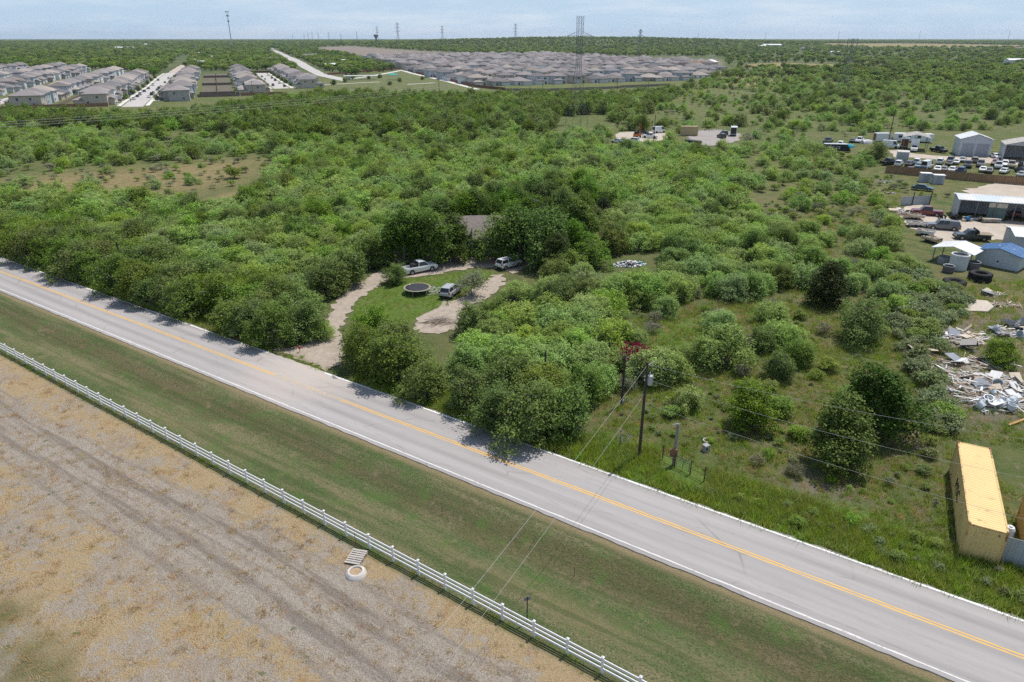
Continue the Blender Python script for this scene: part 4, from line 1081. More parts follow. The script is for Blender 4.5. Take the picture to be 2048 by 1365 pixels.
# far subdivision
cand = []
S3 = np.array([-33.0, 572.0])
for j in range(0, 26):
    for i in range(-4, 26):
        p_ = S3 + E_ * (8 + 17.6 * i) + D_ * (6 + 66.0 * (j // 2) + (26 if j % 2 else 0))
        if sdist([p_[0]], [p_[1]], SUB_R)[0] > 8: cand.append((j, i, p_[0] + rnd.uniform(-1, 1), p_[1] + rnd.uniform(-1.5, 1.5)))
rowsj = sorted({c[0] for c in cand}); nh = 0; rest = []
for j in rowsj:
    row = sorted([c for c in cand if c[0] == j], key=lambda c: c[1])
    for n_, (jj, i, x, y) in enumerate(row):
        px, py = to_px((x, y, 5))
        if px < -60 or px > 2110: continue
        v = rnd.choice((0, 1, 2, 3, 0, 1)); wl = rnd.choice((0, 1, 2, 3, 4, 1, 2))
        if j > 9 and rnd.random() < 0.12: continue
        if nh >= 105: rest.append((x, y, float(gz(x, y)) - .1, 1.2, v)); continue
        house(x, y, ANG + (math.pi if j % 2 else 0), v, wl, '%s %s house, %s from the left in the %s row of the far subdivision' % (WN[wl], ST[v], ORD[min(n_, 25)], ORD[rowsj.index(j)]), 'far subdivision', 2 if j < 6 else (1 if j < 9 else 0)); nh += 1
def joined_house(v):
    bm = bmesh.new(); bm.from_mesh(HV[v][0]); n0 = len(bm.faces); bm.from_mesh(HV[v][1]); bm.faces.ensure_lookup_table()
    for f in bm.faces[n0:]: f.material_index = 1
    me = bpy.data.meshes.new('estate_house'); bm.to_mesh(me); bm.free(); me.materials.append(WALLS[1 + v % 4]); me.materials.append(ROOF); return me
if rest: scatter('housing_estate', rest, source_collection('estate', [joined_house(v) for v in range(4)]), 'distant back rows of the far subdivision merging into one mass of roofs', 'houses')
# streets
def strip(a, b_, w):
    a = np.array(a); b_ = np.array(b_); d = (b_ - a) / np.linalg.norm(b_ - a); n_ = np.array([-d[1], d[0]]) * w / 2
    return [a + n_, a - n_, b_ - n_, b_ + n_]
sheet('street', strip(sub(-30, 0), sub(395, 0), 10.5), 0.03, CONC, 0.1, 12, 'first concrete street of the left subdivision')
sheet('street', strip(sub(85, 88), sub(345, 88), 11), 0.03, CONC, 0.1, 12, 'second concrete street, a dead end')
sheet('street', strip(sub(-60, -74), sub(470, -74), 10), 0.03, CONC, 0.1, 12, 'leftmost concrete street')
sheet('street', strip(sub(395, 0), sub(1000, 12), 9), 0.03, YARDG, 0.8, 14, 'pale road running on beyond the first street')
sheet('street', [at(*q)[:2] for q in ((541, 100), (547, 99.5), (600, 121), (650, 148), (700, 158), (690, 164), (630, 150), (580, 122))], 0.05, CONC, 0.5, 14, 'pale road between the left houses and the park')
for e0 in (-7.0, 7.0, 80.5, 95.5):
    sheet('pavement', strip(sub(-25 if abs(e0) < 8 else 85, e0), sub(385 if abs(e0) < 8 else 340, e0), 2.2), 0.10, WHITEC, 0.05, 12, 'pale sidewalk along the subdivision street')
for k in range(18):
    for e0, a0 in ((11.5, 6), (-11.5, -12), (76.5, 42), (99.5, 84)):
        s_ = a0 + 18.6 * k + 2.2
        if s_ < (350 if abs(e0) < 12 else 340): sheet('driveway', strip(sub(s_, e0 - 3.6), sub(s_, e0 + 3.6), 4.4), 0.06, WHITEC, 0.03, 6)
# yards of the far subdivision: concrete glimpses between the houses
for j in range(9):
    q0 = S3 + E_ * 0 + D_ * (52 + 66 * j); i0, i1 = None, None
    for e in range(-60, 480, 6):
        p_ = S3 + E_ * e + D_ * (52 + 66 * j)
        if sdist([p_[0]], [p_[1]], SUB_R)[0] > 6:
            i0 = e if i0 is None else i0; i1 = e
    if i0 is None or i1 - i0 < 20: continue
    sheet('street', strip(S3 + E_ * i0 + D_ * (52 + 66 * j), S3 + E_ * i1 + D_ * (52 + 66 * j), 10), 0.05, WHITEC, 0.1, 14, 'concrete street between the far houses')
    if j < 4:
        for n_, e in enumerate(range(i0 + 10, i1 - 8, 15)):
            if rnd.random() < .5: continue
            p_ = S3 + E_ * e + D_ * (52 + 66 * j + rnd.choice((-7.5, 7.5))); sheet('driveway', strip(p_ - D_ * 3, p_ + D_ * 3, 5), 0.06, WHITEC, 0.03, 6)
DARKSOIL = gravel('dark_yard_soil', (0.125, 0.112, 0.085), (0.165, 0.145, 0.11), (0.085, 0.09, 0.05), 0.25)
sheet('yard', strip(sub(36, 44), sub(345, 44), 21), 0.03, DARKSOIL, 0.3, 8, 'dark bare back yards between the first and second streets')
# timber and board fences
WOODF = M('brown_fence_boards', (0.215, 0.125, 0.075), (0.30, 0.185, 0.115), 2.0, 0.9, stretch=(4, 4, 0.3))
WOODD = M('dark_stained_boards', (0.17, 0.130, 0.112), (0.23, 0.18, 0.155), 2.0, 0.9, stretch=(4, 4, 0.3))
WOODR = M('red_brown_boards', (0.15, 0.068, 0.050), (0.20, 0.095, 0.07), 2.0, 0.9, stretch=(4, 4, 0.3))
def board_fence(label, pts, mat, h=1.85, pl=2.44, group=None):
    t = thing('wooden_fence', label, 'fence', (pts[0][0], pts[0][1], 0), 0, group)
    o0 = np.array(pts[0])
    panel = MB(); n_ = 8
    for k in range(n_): panel.box((pl * (k + .5) / n_, (k % 2) * 0.006, h / 2), (pl / n_ * 0.94, 0.025, h - 0.02 * (k % 3)))
    for z in (0.35, h - 0.35): panel.box((pl / 2, 0.035, z), (pl, 0.04, 0.09))
    pm = panel.mesh('fence_panel', mat); post = MB().box((0, 0.07, h / 2), (0.1, 0.1, h)).mesh('post', mat)
    for a, b_ in zip(pts[:-1], pts[1:]):
        a = np.array(a); b_ = np.array(b_); L = np.linalg.norm(b_ - a); d = (b_ - a) / L; ang = math.atan2(d[1], d[0]); m = max(1, int(L / pl))
        for k in range(m):
            q = a + d * (L * k / m); zz = float(gz(q[0], q[1]))
            f_ = link('fence_panel', pm, t); f_.location = (q[0] - o0[0], q[1] - o0[1], zz); f_.rotation_euler = (0, 0, ang); f_.scale = (L / m / pl, 1, 1)
            g_ = link('post', post, t); g_.location = f_.location; g_.rotation_euler = (0, 0, ang)
    return t
def far_fence(label, pts, mat, h=1.85):
    """Distant board fence: its boards are far too small to see one by one."""
    t = thing('wooden_fence', label, 'fence', (pts[0][0], pts[0][1], 0)); o0 = np.array(pts[0])
    for a, b_ in zip(pts[:-1], pts[1:]):
        a = np.array(a); b_ = np.array(b_); L = np.linalg.norm(b_ - a); d = (b_ - a) / L; c = (a + b_) / 2
        MB().box((c[0] - o0[0], c[1] - o0[1], float(gz(c[0], c[1])) + h / 2), (L, 0.08, h), math.atan2(d[1], d[0])).build('fence_panel', mat, t)
    return t
far_fence('dark fence between the back yards of the first and second streets', [sub(28, 44), sub(120, 44), sub(220, 44), sub(350, 44)], WOODD)
for k in range(3): far_fence('dark cross fence between back yards, %s from the scrub' % ORD[k], [sub(46 + 110 * k, 33), sub(46 + 110 * k, 55)], WOODD)
far_fence('dark fence behind the left row of the first street', [sub(-20, -36.5), sub(100, -36.5), sub(220, -36.5), sub(330, -36.5)], WOODD)
far_fence('brown fence below the first row facing the scrub', [sub(28, 58), sub(28, 84)], WOODF)
far_fence('brown fence in front of the second street houses', [sub(26, 32), sub(27, 57)], WOODD)
far_fence('brown fence below the left houses', [sub(-26, -12), sub(-26, -42), sub(-34, -64)], WOODF)
far_fence('brown fence below the leftmost houses', [sub(-54, -80), sub(-52, -140)], WOODF)
far_fence('red-brown fence closing the dead-end street', [sub(350, 72), sub(350, 104)], WOODR)
far_fence('red-brown fence along the left side of the far subdivision', [at(806, 140)[:2], at(880, 158)[:2], at(945, 173)[:2], at(1010, 180)[:2]], WOODR, 2.0)
far_fence('red-brown fence across the head of the park', [at(655, 150)[:2], at(735, 144)[:2], at(804, 139)[:2]], WOODR, 2.0)
far_fence('grey fence along the front of the far subdivision', [at(1010, 181)[:2], at(1100, 182)[:2], at(1240, 177)[:2], at(1340, 173)[:2]], M('grey_fence_boards', (0.22, 0.19, 0.17), (0.28, 0.24, 0.21)), 1.9)
# park: paths, pavilion, play canopy
for a, b_, w in (((700, 158), (806, 141), 5), ((806, 142), (955, 178), 4.5), ((815, 170), (870, 166), 3), ((640, 172), (760, 165), 3.5)):
    sheet('path', strip(at(*a)[:2], at(*b_)[:2], w), 0.05, WHITEC, 0.15, 8, 'pale path across the park')
def gable_building(name, label, cat, fl, fr, depth, eave, ridge, wall, roof, group=None, open_front=False, ov=0.35, axis='front', posts=True, extra=None):
    """fl, fr: ground points of the front corners; local x along the front, y to the back. axis: ridge runs 'front' to back or 'side' along."""
    fl = Vector(fl); fr = Vector(fr); W = (fr - fl).xy.length; ang = math.atan2(fr.y - fl.y, fr.x - fl.x)
    t = thing(name, label, cat, (fl.x, fl.y, float(gz(fl.x, fl.y))), ang, group)
    r = MB()
    th = 0.12
    if axis == 'front':
        pr = [(-ov, eave), (W / 2, ridge), (W + ov, eave)]
        for sgn in (0, 1):
            a, b_ = pr[sgn], pr[sgn + 1]; n_ = max(2, int(abs(b_[0] - a[0]) / 0.45))
            P = []
            for y in (-ov, depth + ov):
                for k in range(n_ + 1):
                    f = k / n_; x = a[0] + (b_[0] - a[0]) * f; z = a[1] + (b_[1] - a[1]) * f
                    P += [(x, y, z + 0.02), (x, y, z + th)]
            m = 2 * (n_ + 1); F_ = []
            for k in range(n_):
                o = 2 * k; F_ += [(o + 1, o + 3, m + o + 3, m + o + 1), (o, m + o, m + o + 2, o + 2), (o, o + 2, o + 3, o + 1), (m + o + 1, m + o + 3, m + o + 2, m + o)]
            r.add(P, F_)
        # standing seams
        k = -ov + 0.4
        while k < depth + ov:
            for (a, b_) in ((pr[0], pr[1]), (pr[1], pr[2])): r.tube((a[0], k, a[1] + th + .012), (b_[0], k, b_[1] + th + .012), 0.022, None, 4)
            k += 0.6
    else:
        r.add([(-ov, -ov, eave), (W + ov, -ov, eave), (W + ov, depth / 2, ridge), (-ov, depth / 2, ridge), (W + ov, depth + ov, eave), (-ov, depth + ov, eave),
               (-ov, -ov, eave + th), (W + ov, -ov, eave + th), (W + ov, depth / 2, ridge + th), (-ov, depth / 2, ridge + th), (W + ov, depth + ov, eave + th), (-ov, depth + ov, eave + th)],
              [(0, 3, 2, 1), (3, 5, 4, 2), (6, 7, 8, 9), (9, 8, 10, 11), (0, 1, 7, 6), (5, 11, 10, 4), (0, 6, 9, 3), (3, 9, 11, 5), (1, 2, 8, 7), (2, 4, 10, 8)])
        k = -ov + 0.4
        while k < W + ov:
            r.tube((k, -ov, eave + th + .012), (k, depth / 2, ridge + th + .012), 0.022, None, 4); r.tube((k, depth / 2, ridge + th + .012), (k, depth + ov, eave + th + .012), 0.022, None, 4); k += 0.6
    r.build('roof', roof, t)
    w = MB(); e = eave
    w.box((0.05, depth / 2, e / 2), (0.1, depth, e)); w.box((W - 0.05, depth / 2, e / 2), (0.1, depth, e)); w.box((W / 2, depth - 0.05, e / 2), (W - 0.2, 0.1, e))
    if not open_front: w.box((W / 2, 0.05, e / 2), (W - 0.2, 0.1, e))
    if axis == 'front':
        for y in (0.05, depth - 0.05): w.add([(0.1, y, e), (W - 0.1, y, e), (W / 2, y, ridge - 0.02), (0.1, y + .06, e), (W - 0.1, y + .06, e), (W / 2, y + .06, ridge - .02)], [(0, 1, 2), (5, 4, 3), (0, 2, 5, 3), (1, 4, 5, 2)])
    else:
        for x in (0.05, W - 0.11): w.add([(x, 0.1, e), (x, depth - 0.1, e), (x, depth / 2, ridge - .02), (x + .06, .1, e), (x + .06, depth - .1, e), (x + .06, depth / 2, ridge - .02)], [(0, 2, 1), (3, 4, 5), (0, 3, 5, 2), (1, 2, 5, 4)])
    if posts == 'only': w = MB(); 
    if w.v: w.build('wall', wall, t)
    if open_front or posts == 'only':
        for x in (0.12, W / 2, W - 0.12) if W < 14 else [W * k / 5 for k in range(6)]:
            for y in ((0.12, depth - 0.12) if posts == 'only' else (0.12,)):
                MB().box((min(max(x, .12), W - .12), y, e / 2), (0.14, 0.14, e)).build('post', M('grey_steel_post', (0.20, 0.20, 0.20)), t)
    t['w'] = W; del t['w']
    return t, W
METW = M('white_metal_roof', (0.80, 0.80, 0.80), (0.70, 0.69, 0.68), 0.6, 0.45, 0.0, 0.5); METG = M('grey_metal_siding', (0.40, 0.42, 0.45), (0.34, 0.36, 0.39), 0.8, 0.5, 0, 0.5, stretch=(6, 6, .4))
METB = M('blue_metal_roof', (0.050, 0.135, 0.30), (0.075, 0.175, 0.35), 0.7, 0.4, 0, 0.5); METT = M('weathered_cream_roof', (0.58, 0.55, 0.50), (0.45, 0.41, 0.36), 0.7, 0.6)
METS = M('light_steel_siding', (0.50, 0.53, 0.57), (0.43, 0.46, 0.50), 0.8, 0.5, 0, 0.5, stretch=(6, 6, .4)); DARKIN = M('dark_interior', (0.03, 0.03, 0.03), (0.05, 0.05, 0.05))
METQ = M('patched_shed_roof', (0.50, 0.55, 0.59), (0.62, 0.60, 0.57), 0.22, 0.55, 0, 0.4, lo=0.48, hi=0.52)
# car-yard buildings
sh, W = gable_building('metal_shop', 'grey metal shop with two roller doors and white roof in the car yard', 'shop', at(1914, 314), at(1977, 317), 8.5, 5.1, 6.7, METS, METW)
for x0 in (0.08, 0.54):
    d_ = MB()
    for k in range(9): d_.box((W * (x0 + 0.19), -0.02 - 0.012 * (k % 2), 0.22 + 0.44 * k), (W * 0.38, 0.05, 0.42))
    d_.build('roller_door', M('roller_door_steel', (0.36, 0.38, 0.42), (0.31, 0.33, 0.37)), sh)
gable_building('open_barn', 'open-fronted barn with pale roof at the right edge of the car yard', 'barn', at(2003, 324), at(2084, 329), 9, 4.6, 6.1, METS, METT, open_front=True)
gable_building('vehicle_carport', 'open carport with weathered cream roof over a truck in the car yard', 'carport', at(1803, 303), at(1853, 306), 9, 4.3, 5.3, METS, METT, open_front=True, posts='only')
ls, W = gable_building('long_shed', 'long open shed with patched metal roof above the work yard', 'shed', at(1911, 437), at(2100, 452), 6.5, 3.9, 4.3, METG, METQ, open_front=True, axis='side')
MB().box((W * 0.42, 0.3, 1.6), (3.2, 0.1, 2.6)).build('wall_panel', M('green_grey_panel', (0.09, 0.14, 0.13), (0.13, 0.18, 0.17)), ls)
MB().box((W * 0.42, 0.22, 3.2), (3.2, 0.08, 0.9)).build('canvas_flap', M('cream_canvas', (0.56, 0.53, 0.44), (0.46, 0.43, 0.36)), ls)
bs, W = gable_building('blue_roof_shed', 'small white shed with bright blue metal roof', 'shed', at(1948, 526), at(2034, 544), 4.6, 2.3, 3.15, METS, METB)
MB().tube((W * .52, -0.06, 1.0), (W * .52, 0.06, 1.0), 0.14, None, 10).build('vent', M('black_vent', (0.02, 0.02, 0.02)), bs)
for x in (W * .38, W * .72): MB().box((x, 2.0, 3.12 if x < W / 2 else 2.9), (0.22, 0.22, 0.16)).build('roof_vent', TRIMW, bs)
gable_building('white_carport', 'open carport with a bright white roof left of the blue shed', 'carport', at(1862, 522), at(1938, 538), 4.6, 2.3, 3.1, METS, METW, open_front=True, posts='only')
rb, W = gable_building('white_roof_building', 'tall white-roofed metal building behind the blue shed', 'shed', at(2022, 512), at(2110, 520), 7, 3.4, 4.0, METG, METW, axis='side')
MB().tube((1.6, 0.9, 3.4), (1.6, 0.9, 4.9), 0.09, None, 8).build('flue_pipe', METW, rb)
for q, lab in (((1850, 366), 'left of the two grey lockers with white tops at the board fence'), ((1876, 370), 'right of the two grey lockers with white tops at the board fence')):
    p_ = at(*q); t = thing('storage_locker', lab, 'locker', (p_.x, p_.y, 0), -0.25)
    MB().box((0, 0.9, 1.15), (2.5, 1.7, 2.3)).build('wall', METG, t); MB().box((0, 0.9, 2.36), (2.7, 1.9, 0.12)).build('roof', METW, t); MB().box((0, 0.03, 1.05), (1.1, 0.06, 2.0)).build('door', M('grey_locker_door', (0.33, 0.35, 0.38)), t)
p_ = at(1803, 325); t = thing('storage_box', 'pale grey storage box at the corner of the car yard', 'storage box', (p_.x, p_.y, 0), -0.45)
MB().box((0, 1.6, 1.5), (3.2, 4.2, 3.0)).build('wall', METW, t); MB().box((0, 1.6, 3.05), (3.3, 4.3, 0.12)).build('roof', METT, t)
for x in (-0.75, 0.75): MB().box((x, -0.53, 1.45), (1.4, 0.06, 2.7)).build('door', METG, t)
board_fence('long brown board fence in front of the parked cars in the yard', [at(1770, 347)[:2], at(1880, 358)[:2], at(1960, 366)[:2], at(2080, 376)[:2]], WOODF, 2.1, 2.44)
# the house in the trees
t = thing('ranch_house', 'house with grey-brown roof half hidden among dark oaks behind the vehicles', 'house', (-5.5, 121.0, 0), 0.06)
w = MB(); w.box((0, 0, 1.4), (17, 7.5, 2.8)); w.box((3.0, -4.5, 1.35), (7.5, 1.8, 2.7)); w.build('wall', M('blue_grey_house_wall', (0.26, 0.31, 0.36), (0.21, 0.25, 0.29), 1.0), t)
r = MB(); hip(r, 0, 0, 17, 7.5, 2.8, 2.4, 0.6); hip(r, 2.6, -4.2, 7.6, 5.5, 2.72, 1.9, 0.5, gable=True); r.build('roof', shingle('house_shingles', (0.215, 0.180, 0.160), (0.28, 0.24, 0.215)), t)
for x, y, k in ((-6.3, -3.76, 'b'), (-3.6, -3.76, 'a'), (0.6, -5.41, 'a'), (4.4, -5.41, 'b')):
    q = link('window', WIN[k], t); q.location = (x, y, 1.6)
MB().box((2.4, -5.44, 1.05), (1.0, 0.08, 2.1)).build('door', M('white_door', (0.6, 0.6, 0.58)), t)
p_ = at(1055, 440); t = thing('outbuilding', 'dark-roofed outbuilding behind the house among the oaks', 'shed', (p_.x, p_.y, 0), 0.2)
MB().box((0, 0, 1.3), (8, 6, 2.6)).build('wall', WALLS[4], t); r = MB(); hip(r, 0, 0, 8, 6, 2.6, 1.8); r.build('roof', ROOFD, t)
# pavilion and play canopy of the park
p_ = at(722, 160); t = thing('pavilion', 'long white pavilion on posts in the park', 'pavilion', (p_.x, p_.y, 0), 0.25)
MB().box((0, 0, 3.4), (30, 8, 0.35)).build('roof', METW, t); MB().box((-12, 0, 1.6), (5, 6, 3.2)).build('wall', WALLS[4], t)
for k in range(7): MB().box((-14 + 4.7 * k, -3.6, 1.6), (0.35, 0.35, 3.2)).build('post', TRIMW, t)
p_ = at(787, 160); t = thing('play_canopy', 'teal fabric canopy over the park playground', 'canopy', (p_.x, p_.y, 0), 0.2)
b = MB(); hip(b, 0, 0, 9, 7, 4.0, 1.6, 0.2); b.build('canopy', M('teal_canvas', (0.03, 0.26, 0.23), (0.05, 0.33, 0.29)), t)
for x in (-4.2, 4.2):
    for y in (-3.2, 3.2): MB().tube((x, y, 0), (x, y, 4.0), 0.12).build('post', TRIMW, t)
# scattered far buildings, white and grey roofs among the trees
for k, (px, py, L, dp, h, col, lab) in enumerate(((245, 101, 70, 14, 5, 0, 'long white-roofed building among the far left trees'), (205, 98, 26, 12, 4, 0, 'white building left of the long far roof'), (290, 95, 26, 12, 5, 0, 'small white building above the long far roof'),
        (300, 101, 24, 10, 4, 0, 'white building right of the long far roof'), (390, 98, 20, 10, 4, 0, 'white roof beyond the first street'), (405, 111, 16, 9, 4, 0, 'white trailer home behind the second roof row, upper one'),
        (400, 126, 20, 9, 4, 0, 'white trailer home at the head of the right row, middle one'), (397, 131, 20, 9, 4, 0, 'white trailer home at the head of the right row, lowest one'), (432, 119, 14, 8, 4, 0, 'white roof left of the green field'),
        (545, 122, 26, 12, 4, 1, 'grey roofed house beside the pale road'), (620, 116, 26, 14, 5, 1, 'grey house right of the pale road'), (640, 125, 30, 13, 4, 1, 'long grey house above the park fence'), (668, 136, 20, 10, 4, 0, 'white-roofed house above the park fence'), (682, 128, 14, 8, 4, 0, 'small white roof above the park fence'),
        (1088, 77, 70, 25, 8, 0, 'white hall on the far ridge'), (1232, 83, 50, 20, 6, 0, 'white roof on the far right ridge'), (1542, 99, 60, 20, 7, 0, 'white barn in the far fields'), (1525, 99.5, 30, 14, 5, 0, 'small white barn left of the far barn'),
        (1590, 102, 60, 14, 4, 1, 'long low grey barn in the far fields'), (1615, 101, 40, 14, 4, 1, 'low grey barn right of the long one'), (1672, 109, 26, 10, 4, 0, 'white roof beside the thin lattice tower'), (2028, 127, 24, 12, 5, 0, 'white shed in the trees at the right edge'), (2040, 103, 40, 20, 6, 1, 'grey house at the far right edge'), (90, 104, 20, 10, 4, 0, 'lone white roof in the far left woods'))):
    x, y = at(px, py)[:2]
    if (CAM_H - gz(x, y)) < 25:                         # ground rises towards the skyline: bring the spot back along the sight line
        for _ in range(6): p_ = at(px, py, float(gz(x, y))); x, y = p_.x, p_.y
    t = thing('far_building', lab, 'building', (x, y, float(gz(x, y))), 0.1 * math.sin(k * 2.1))
    MB().box((0, 0, h / 2), (L, dp, h)).build('wall', WALLS[(0, 4)[col]], t); r = MB(); hip(r, 0, 0, L, dp, h, h * 0.4, 0.5, gable=True); r.build('roof', (METW, ROOF)[col], t)
# house under construction
p_ = at(1392, 137); t = thing('timber_frame_house', 'unfinished house of bare orange timber studs at the edge of the far subdivision', 'house', (p_.x, p_.y, 0), ANG)
TIMB = M('raw_timber', (0.52, 0.33, 0.16), (0.62, 0.43, 0.24))
for k in range(14):
    MB().box((-13 + 2 * k, -7, 3), (0.35, 0.3, 6)).build('stud', TIMB, t); MB().box((-13 + 2 * k, 7, 3), (0.35, 0.3, 6)).build('stud', TIMB, t)
MB().box((0, 0, 2.9), (26.5, 13, 0.3)).build('floor_deck', TIMB, t); MB().box((-5, -7.1, 4.4), (14, 0.12, 2.6)).build('sheathing', TIMB, t)
for k in range(14): MB().box((-13 + 2 * k, -3.6, 7.2), (0.2, 8.2, 0.25), mat=Matrix.Rotation(0.42, 3, 'X')).build('rafter', TIMB, t); MB().box((-13 + 2 * k, 3.6, 7.2), (0.2, 8.2, 0.25), mat=Matrix.Rotation(-0.42, 3, 'X')).build('rafter', TIMB, t)
p_ = at(1420, 134); t = thing('wrapped_house', 'half-built house in white sheathing beside the timber frame', 'house', (p_.x, p_.y, 0), ANG)
MB().box((0, 0, 3), (16, 12, 6)).build('wall', M('orange_sheathing', (0.58, 0.40, 0.22), (0.66, 0.50, 0.32), 0.5), t); r = MB(); hip(r, 0, 0, 16, 12, 6, 2.6); r.build('roof', METW, t)

for k in range(26):
    e0 = (8.6, -8.6, 79, 97)[k % 4]; s_ = 20 + 26 * (k // 4) * 1.6 + 7 * (k % 4) + (70 if abs(e0) > 20 else 0); x, y = sub(s_, e0)
    plant('street_tree', 'elm', 'tree', x, y, .55 + .2 * rnd.random(), 'small street tree on the %s kerb of the %s street, %s from the scrub' % ('right' if e0 in (8.6, 97) else 'left', 'first' if abs(e0) < 20 else 'second', ORD[k // 4]), 'street trees of the left subdivision')
for k, (px, py) in enumerate(((705, 158), (738, 158), (760, 156), (800, 165), (845, 160), (690, 166), (668, 172), (780, 172))):
    q = at(px, py); plant('park_tree', 'elm', 'tree', q.x, q.y, .6 + .3 * rnd.random(), 'small tree in the park, %s listed from the pavilion side' % ORD[k] if False else 'small park tree %s the pavilion, number %s along the path' % ('left of' if px < 722 else 'right of', ORD[k]), 'park trees')

a = at(1800, 412); b_ = at(1860, 409); L = (b_ - a).length; t = thing('panel_fence', 'grey sheet fence with dark posts above the red pickup', 'fence', a, math.atan2(b_.y - a.y, b_.x - a.x))
n_ = 6
for k in range(n_): MB().box((L * (k + .5) / n_, .01 * (k % 2), 1.0), (L / n_ * .98, .04, 2.0)).build('panel', METG, t)
for x in (L * .38, L * .97): MB().box((x, -.1, 1.5), (.14, .14, 3.0)).build('post', DARKIN, t)
# ================================================================ VEHICLES
TYRE = M('tyre_rubber', (0.018, 0.018, 0.019), (0.035, 0.033, 0.03), 6, 0.85); RIM = M('wheel_rim', (0.45, 0.45, 0.46), (0.34, 0.34, 0.35), 5, 0.35, 0.6)
CHR = M('lamp_lens', (0.62, 0.63, 0.62), (0.5, 0.5, 0.5), 4, 0.2); RED = M('red_lamp', (0.32, 0.015, 0.015), (0.25, 0.01, 0.01), 4, 0.3); BLK = M('black_trim', (0.02, 0.02, 0.021), (0.035, 0.035, 0.035), 4, 0.6)
def carpaint(name, c):
    if name in _mats: return _mats[name]
    k = NT(name); co = k.n('TexCoord').outputs['Object']
    f = k.noise(co, 2.5, 4); col = k.mix(k.ramp(f, 0.4, 0.75), c, tuple(x * 0.86 + 0.012 for x in c))
    b = k.bsdf(col, 0.32, 0.0, 0.5); b.inputs['Coat Weight'].default_value = 0.5; b.inputs['Coat Roughness'].default_value = 0.08
    _mats[name] = k.m; return k.m
PAINT = {'white': (0.74, 0.74, 0.73), 'silver': (0.42, 0.43, 0.44), 'grey': (0.14, 0.14, 0.145), 'charcoal': (0.055, 0.058, 0.062), 'black': (0.016, 0.017, 0.019), 'red': (0.17, 0.016, 0.022), 'maroon': (0.14, 0.03, 0.03), 'blue': (0.035, 0.075, 0.17),
         'teal': (0.02, 0.08, 0.09), 'tan': (0.28, 0.24, 0.19), 'lightblue': (0.25, 0.35, 0.42), 'cream': (0.60, 0.56, 0.47), 'orange': (0.46, 0.12, 0.015)}
SPEC = {  # L, W, hull stations (x/L from rear, top z), roof z, cabin (rear base, rear top, front top, front base in x/L), belt
 'sedan': (4.75, 1.80, ((0, .78), (.05, .95), (.2, 1.0), (.32, .98), (.68, .98), (.78, .96), (.95, .80), (1, .62)), 1.45, (.12, .26, .58, .74), .96),
 'suv': (4.55, 1.85, ((0, .92), (.03, 1.08), (.2, 1.12), (.66, 1.1), (.76, 1.08), (.94, .92), (1, .72)), 1.69, (.02, .09, .56, .74), 1.08),
 'pickup': (5.75, 1.98, ((0, 1.12), (.02, 1.15), (.40, 1.15), (.72, 1.15), (.78, 1.16), (.96, 1.06), (1, .85)), 1.88, (.405, .43, .62, .735), 1.14),
 'crew': (5.85, 2.0, ((0, 1.12), (.02, 1.15), (.40, 1.15), (.72, 1.15), (.78, 1.16), (.96, 1.08), (1, .85)), 1.92, (.335, .36, .62, .735), 1.14),
 'van': (5.6, 2.0, ((0, 1.2), (.02, 1.25), (.2, 1.25), (.8, 1.25), (.87, 1.22), (.97, 1.0), (1, .8)), 2.5, (.005, .02, .74, .87), 1.22),
}
_car_mesh = {}
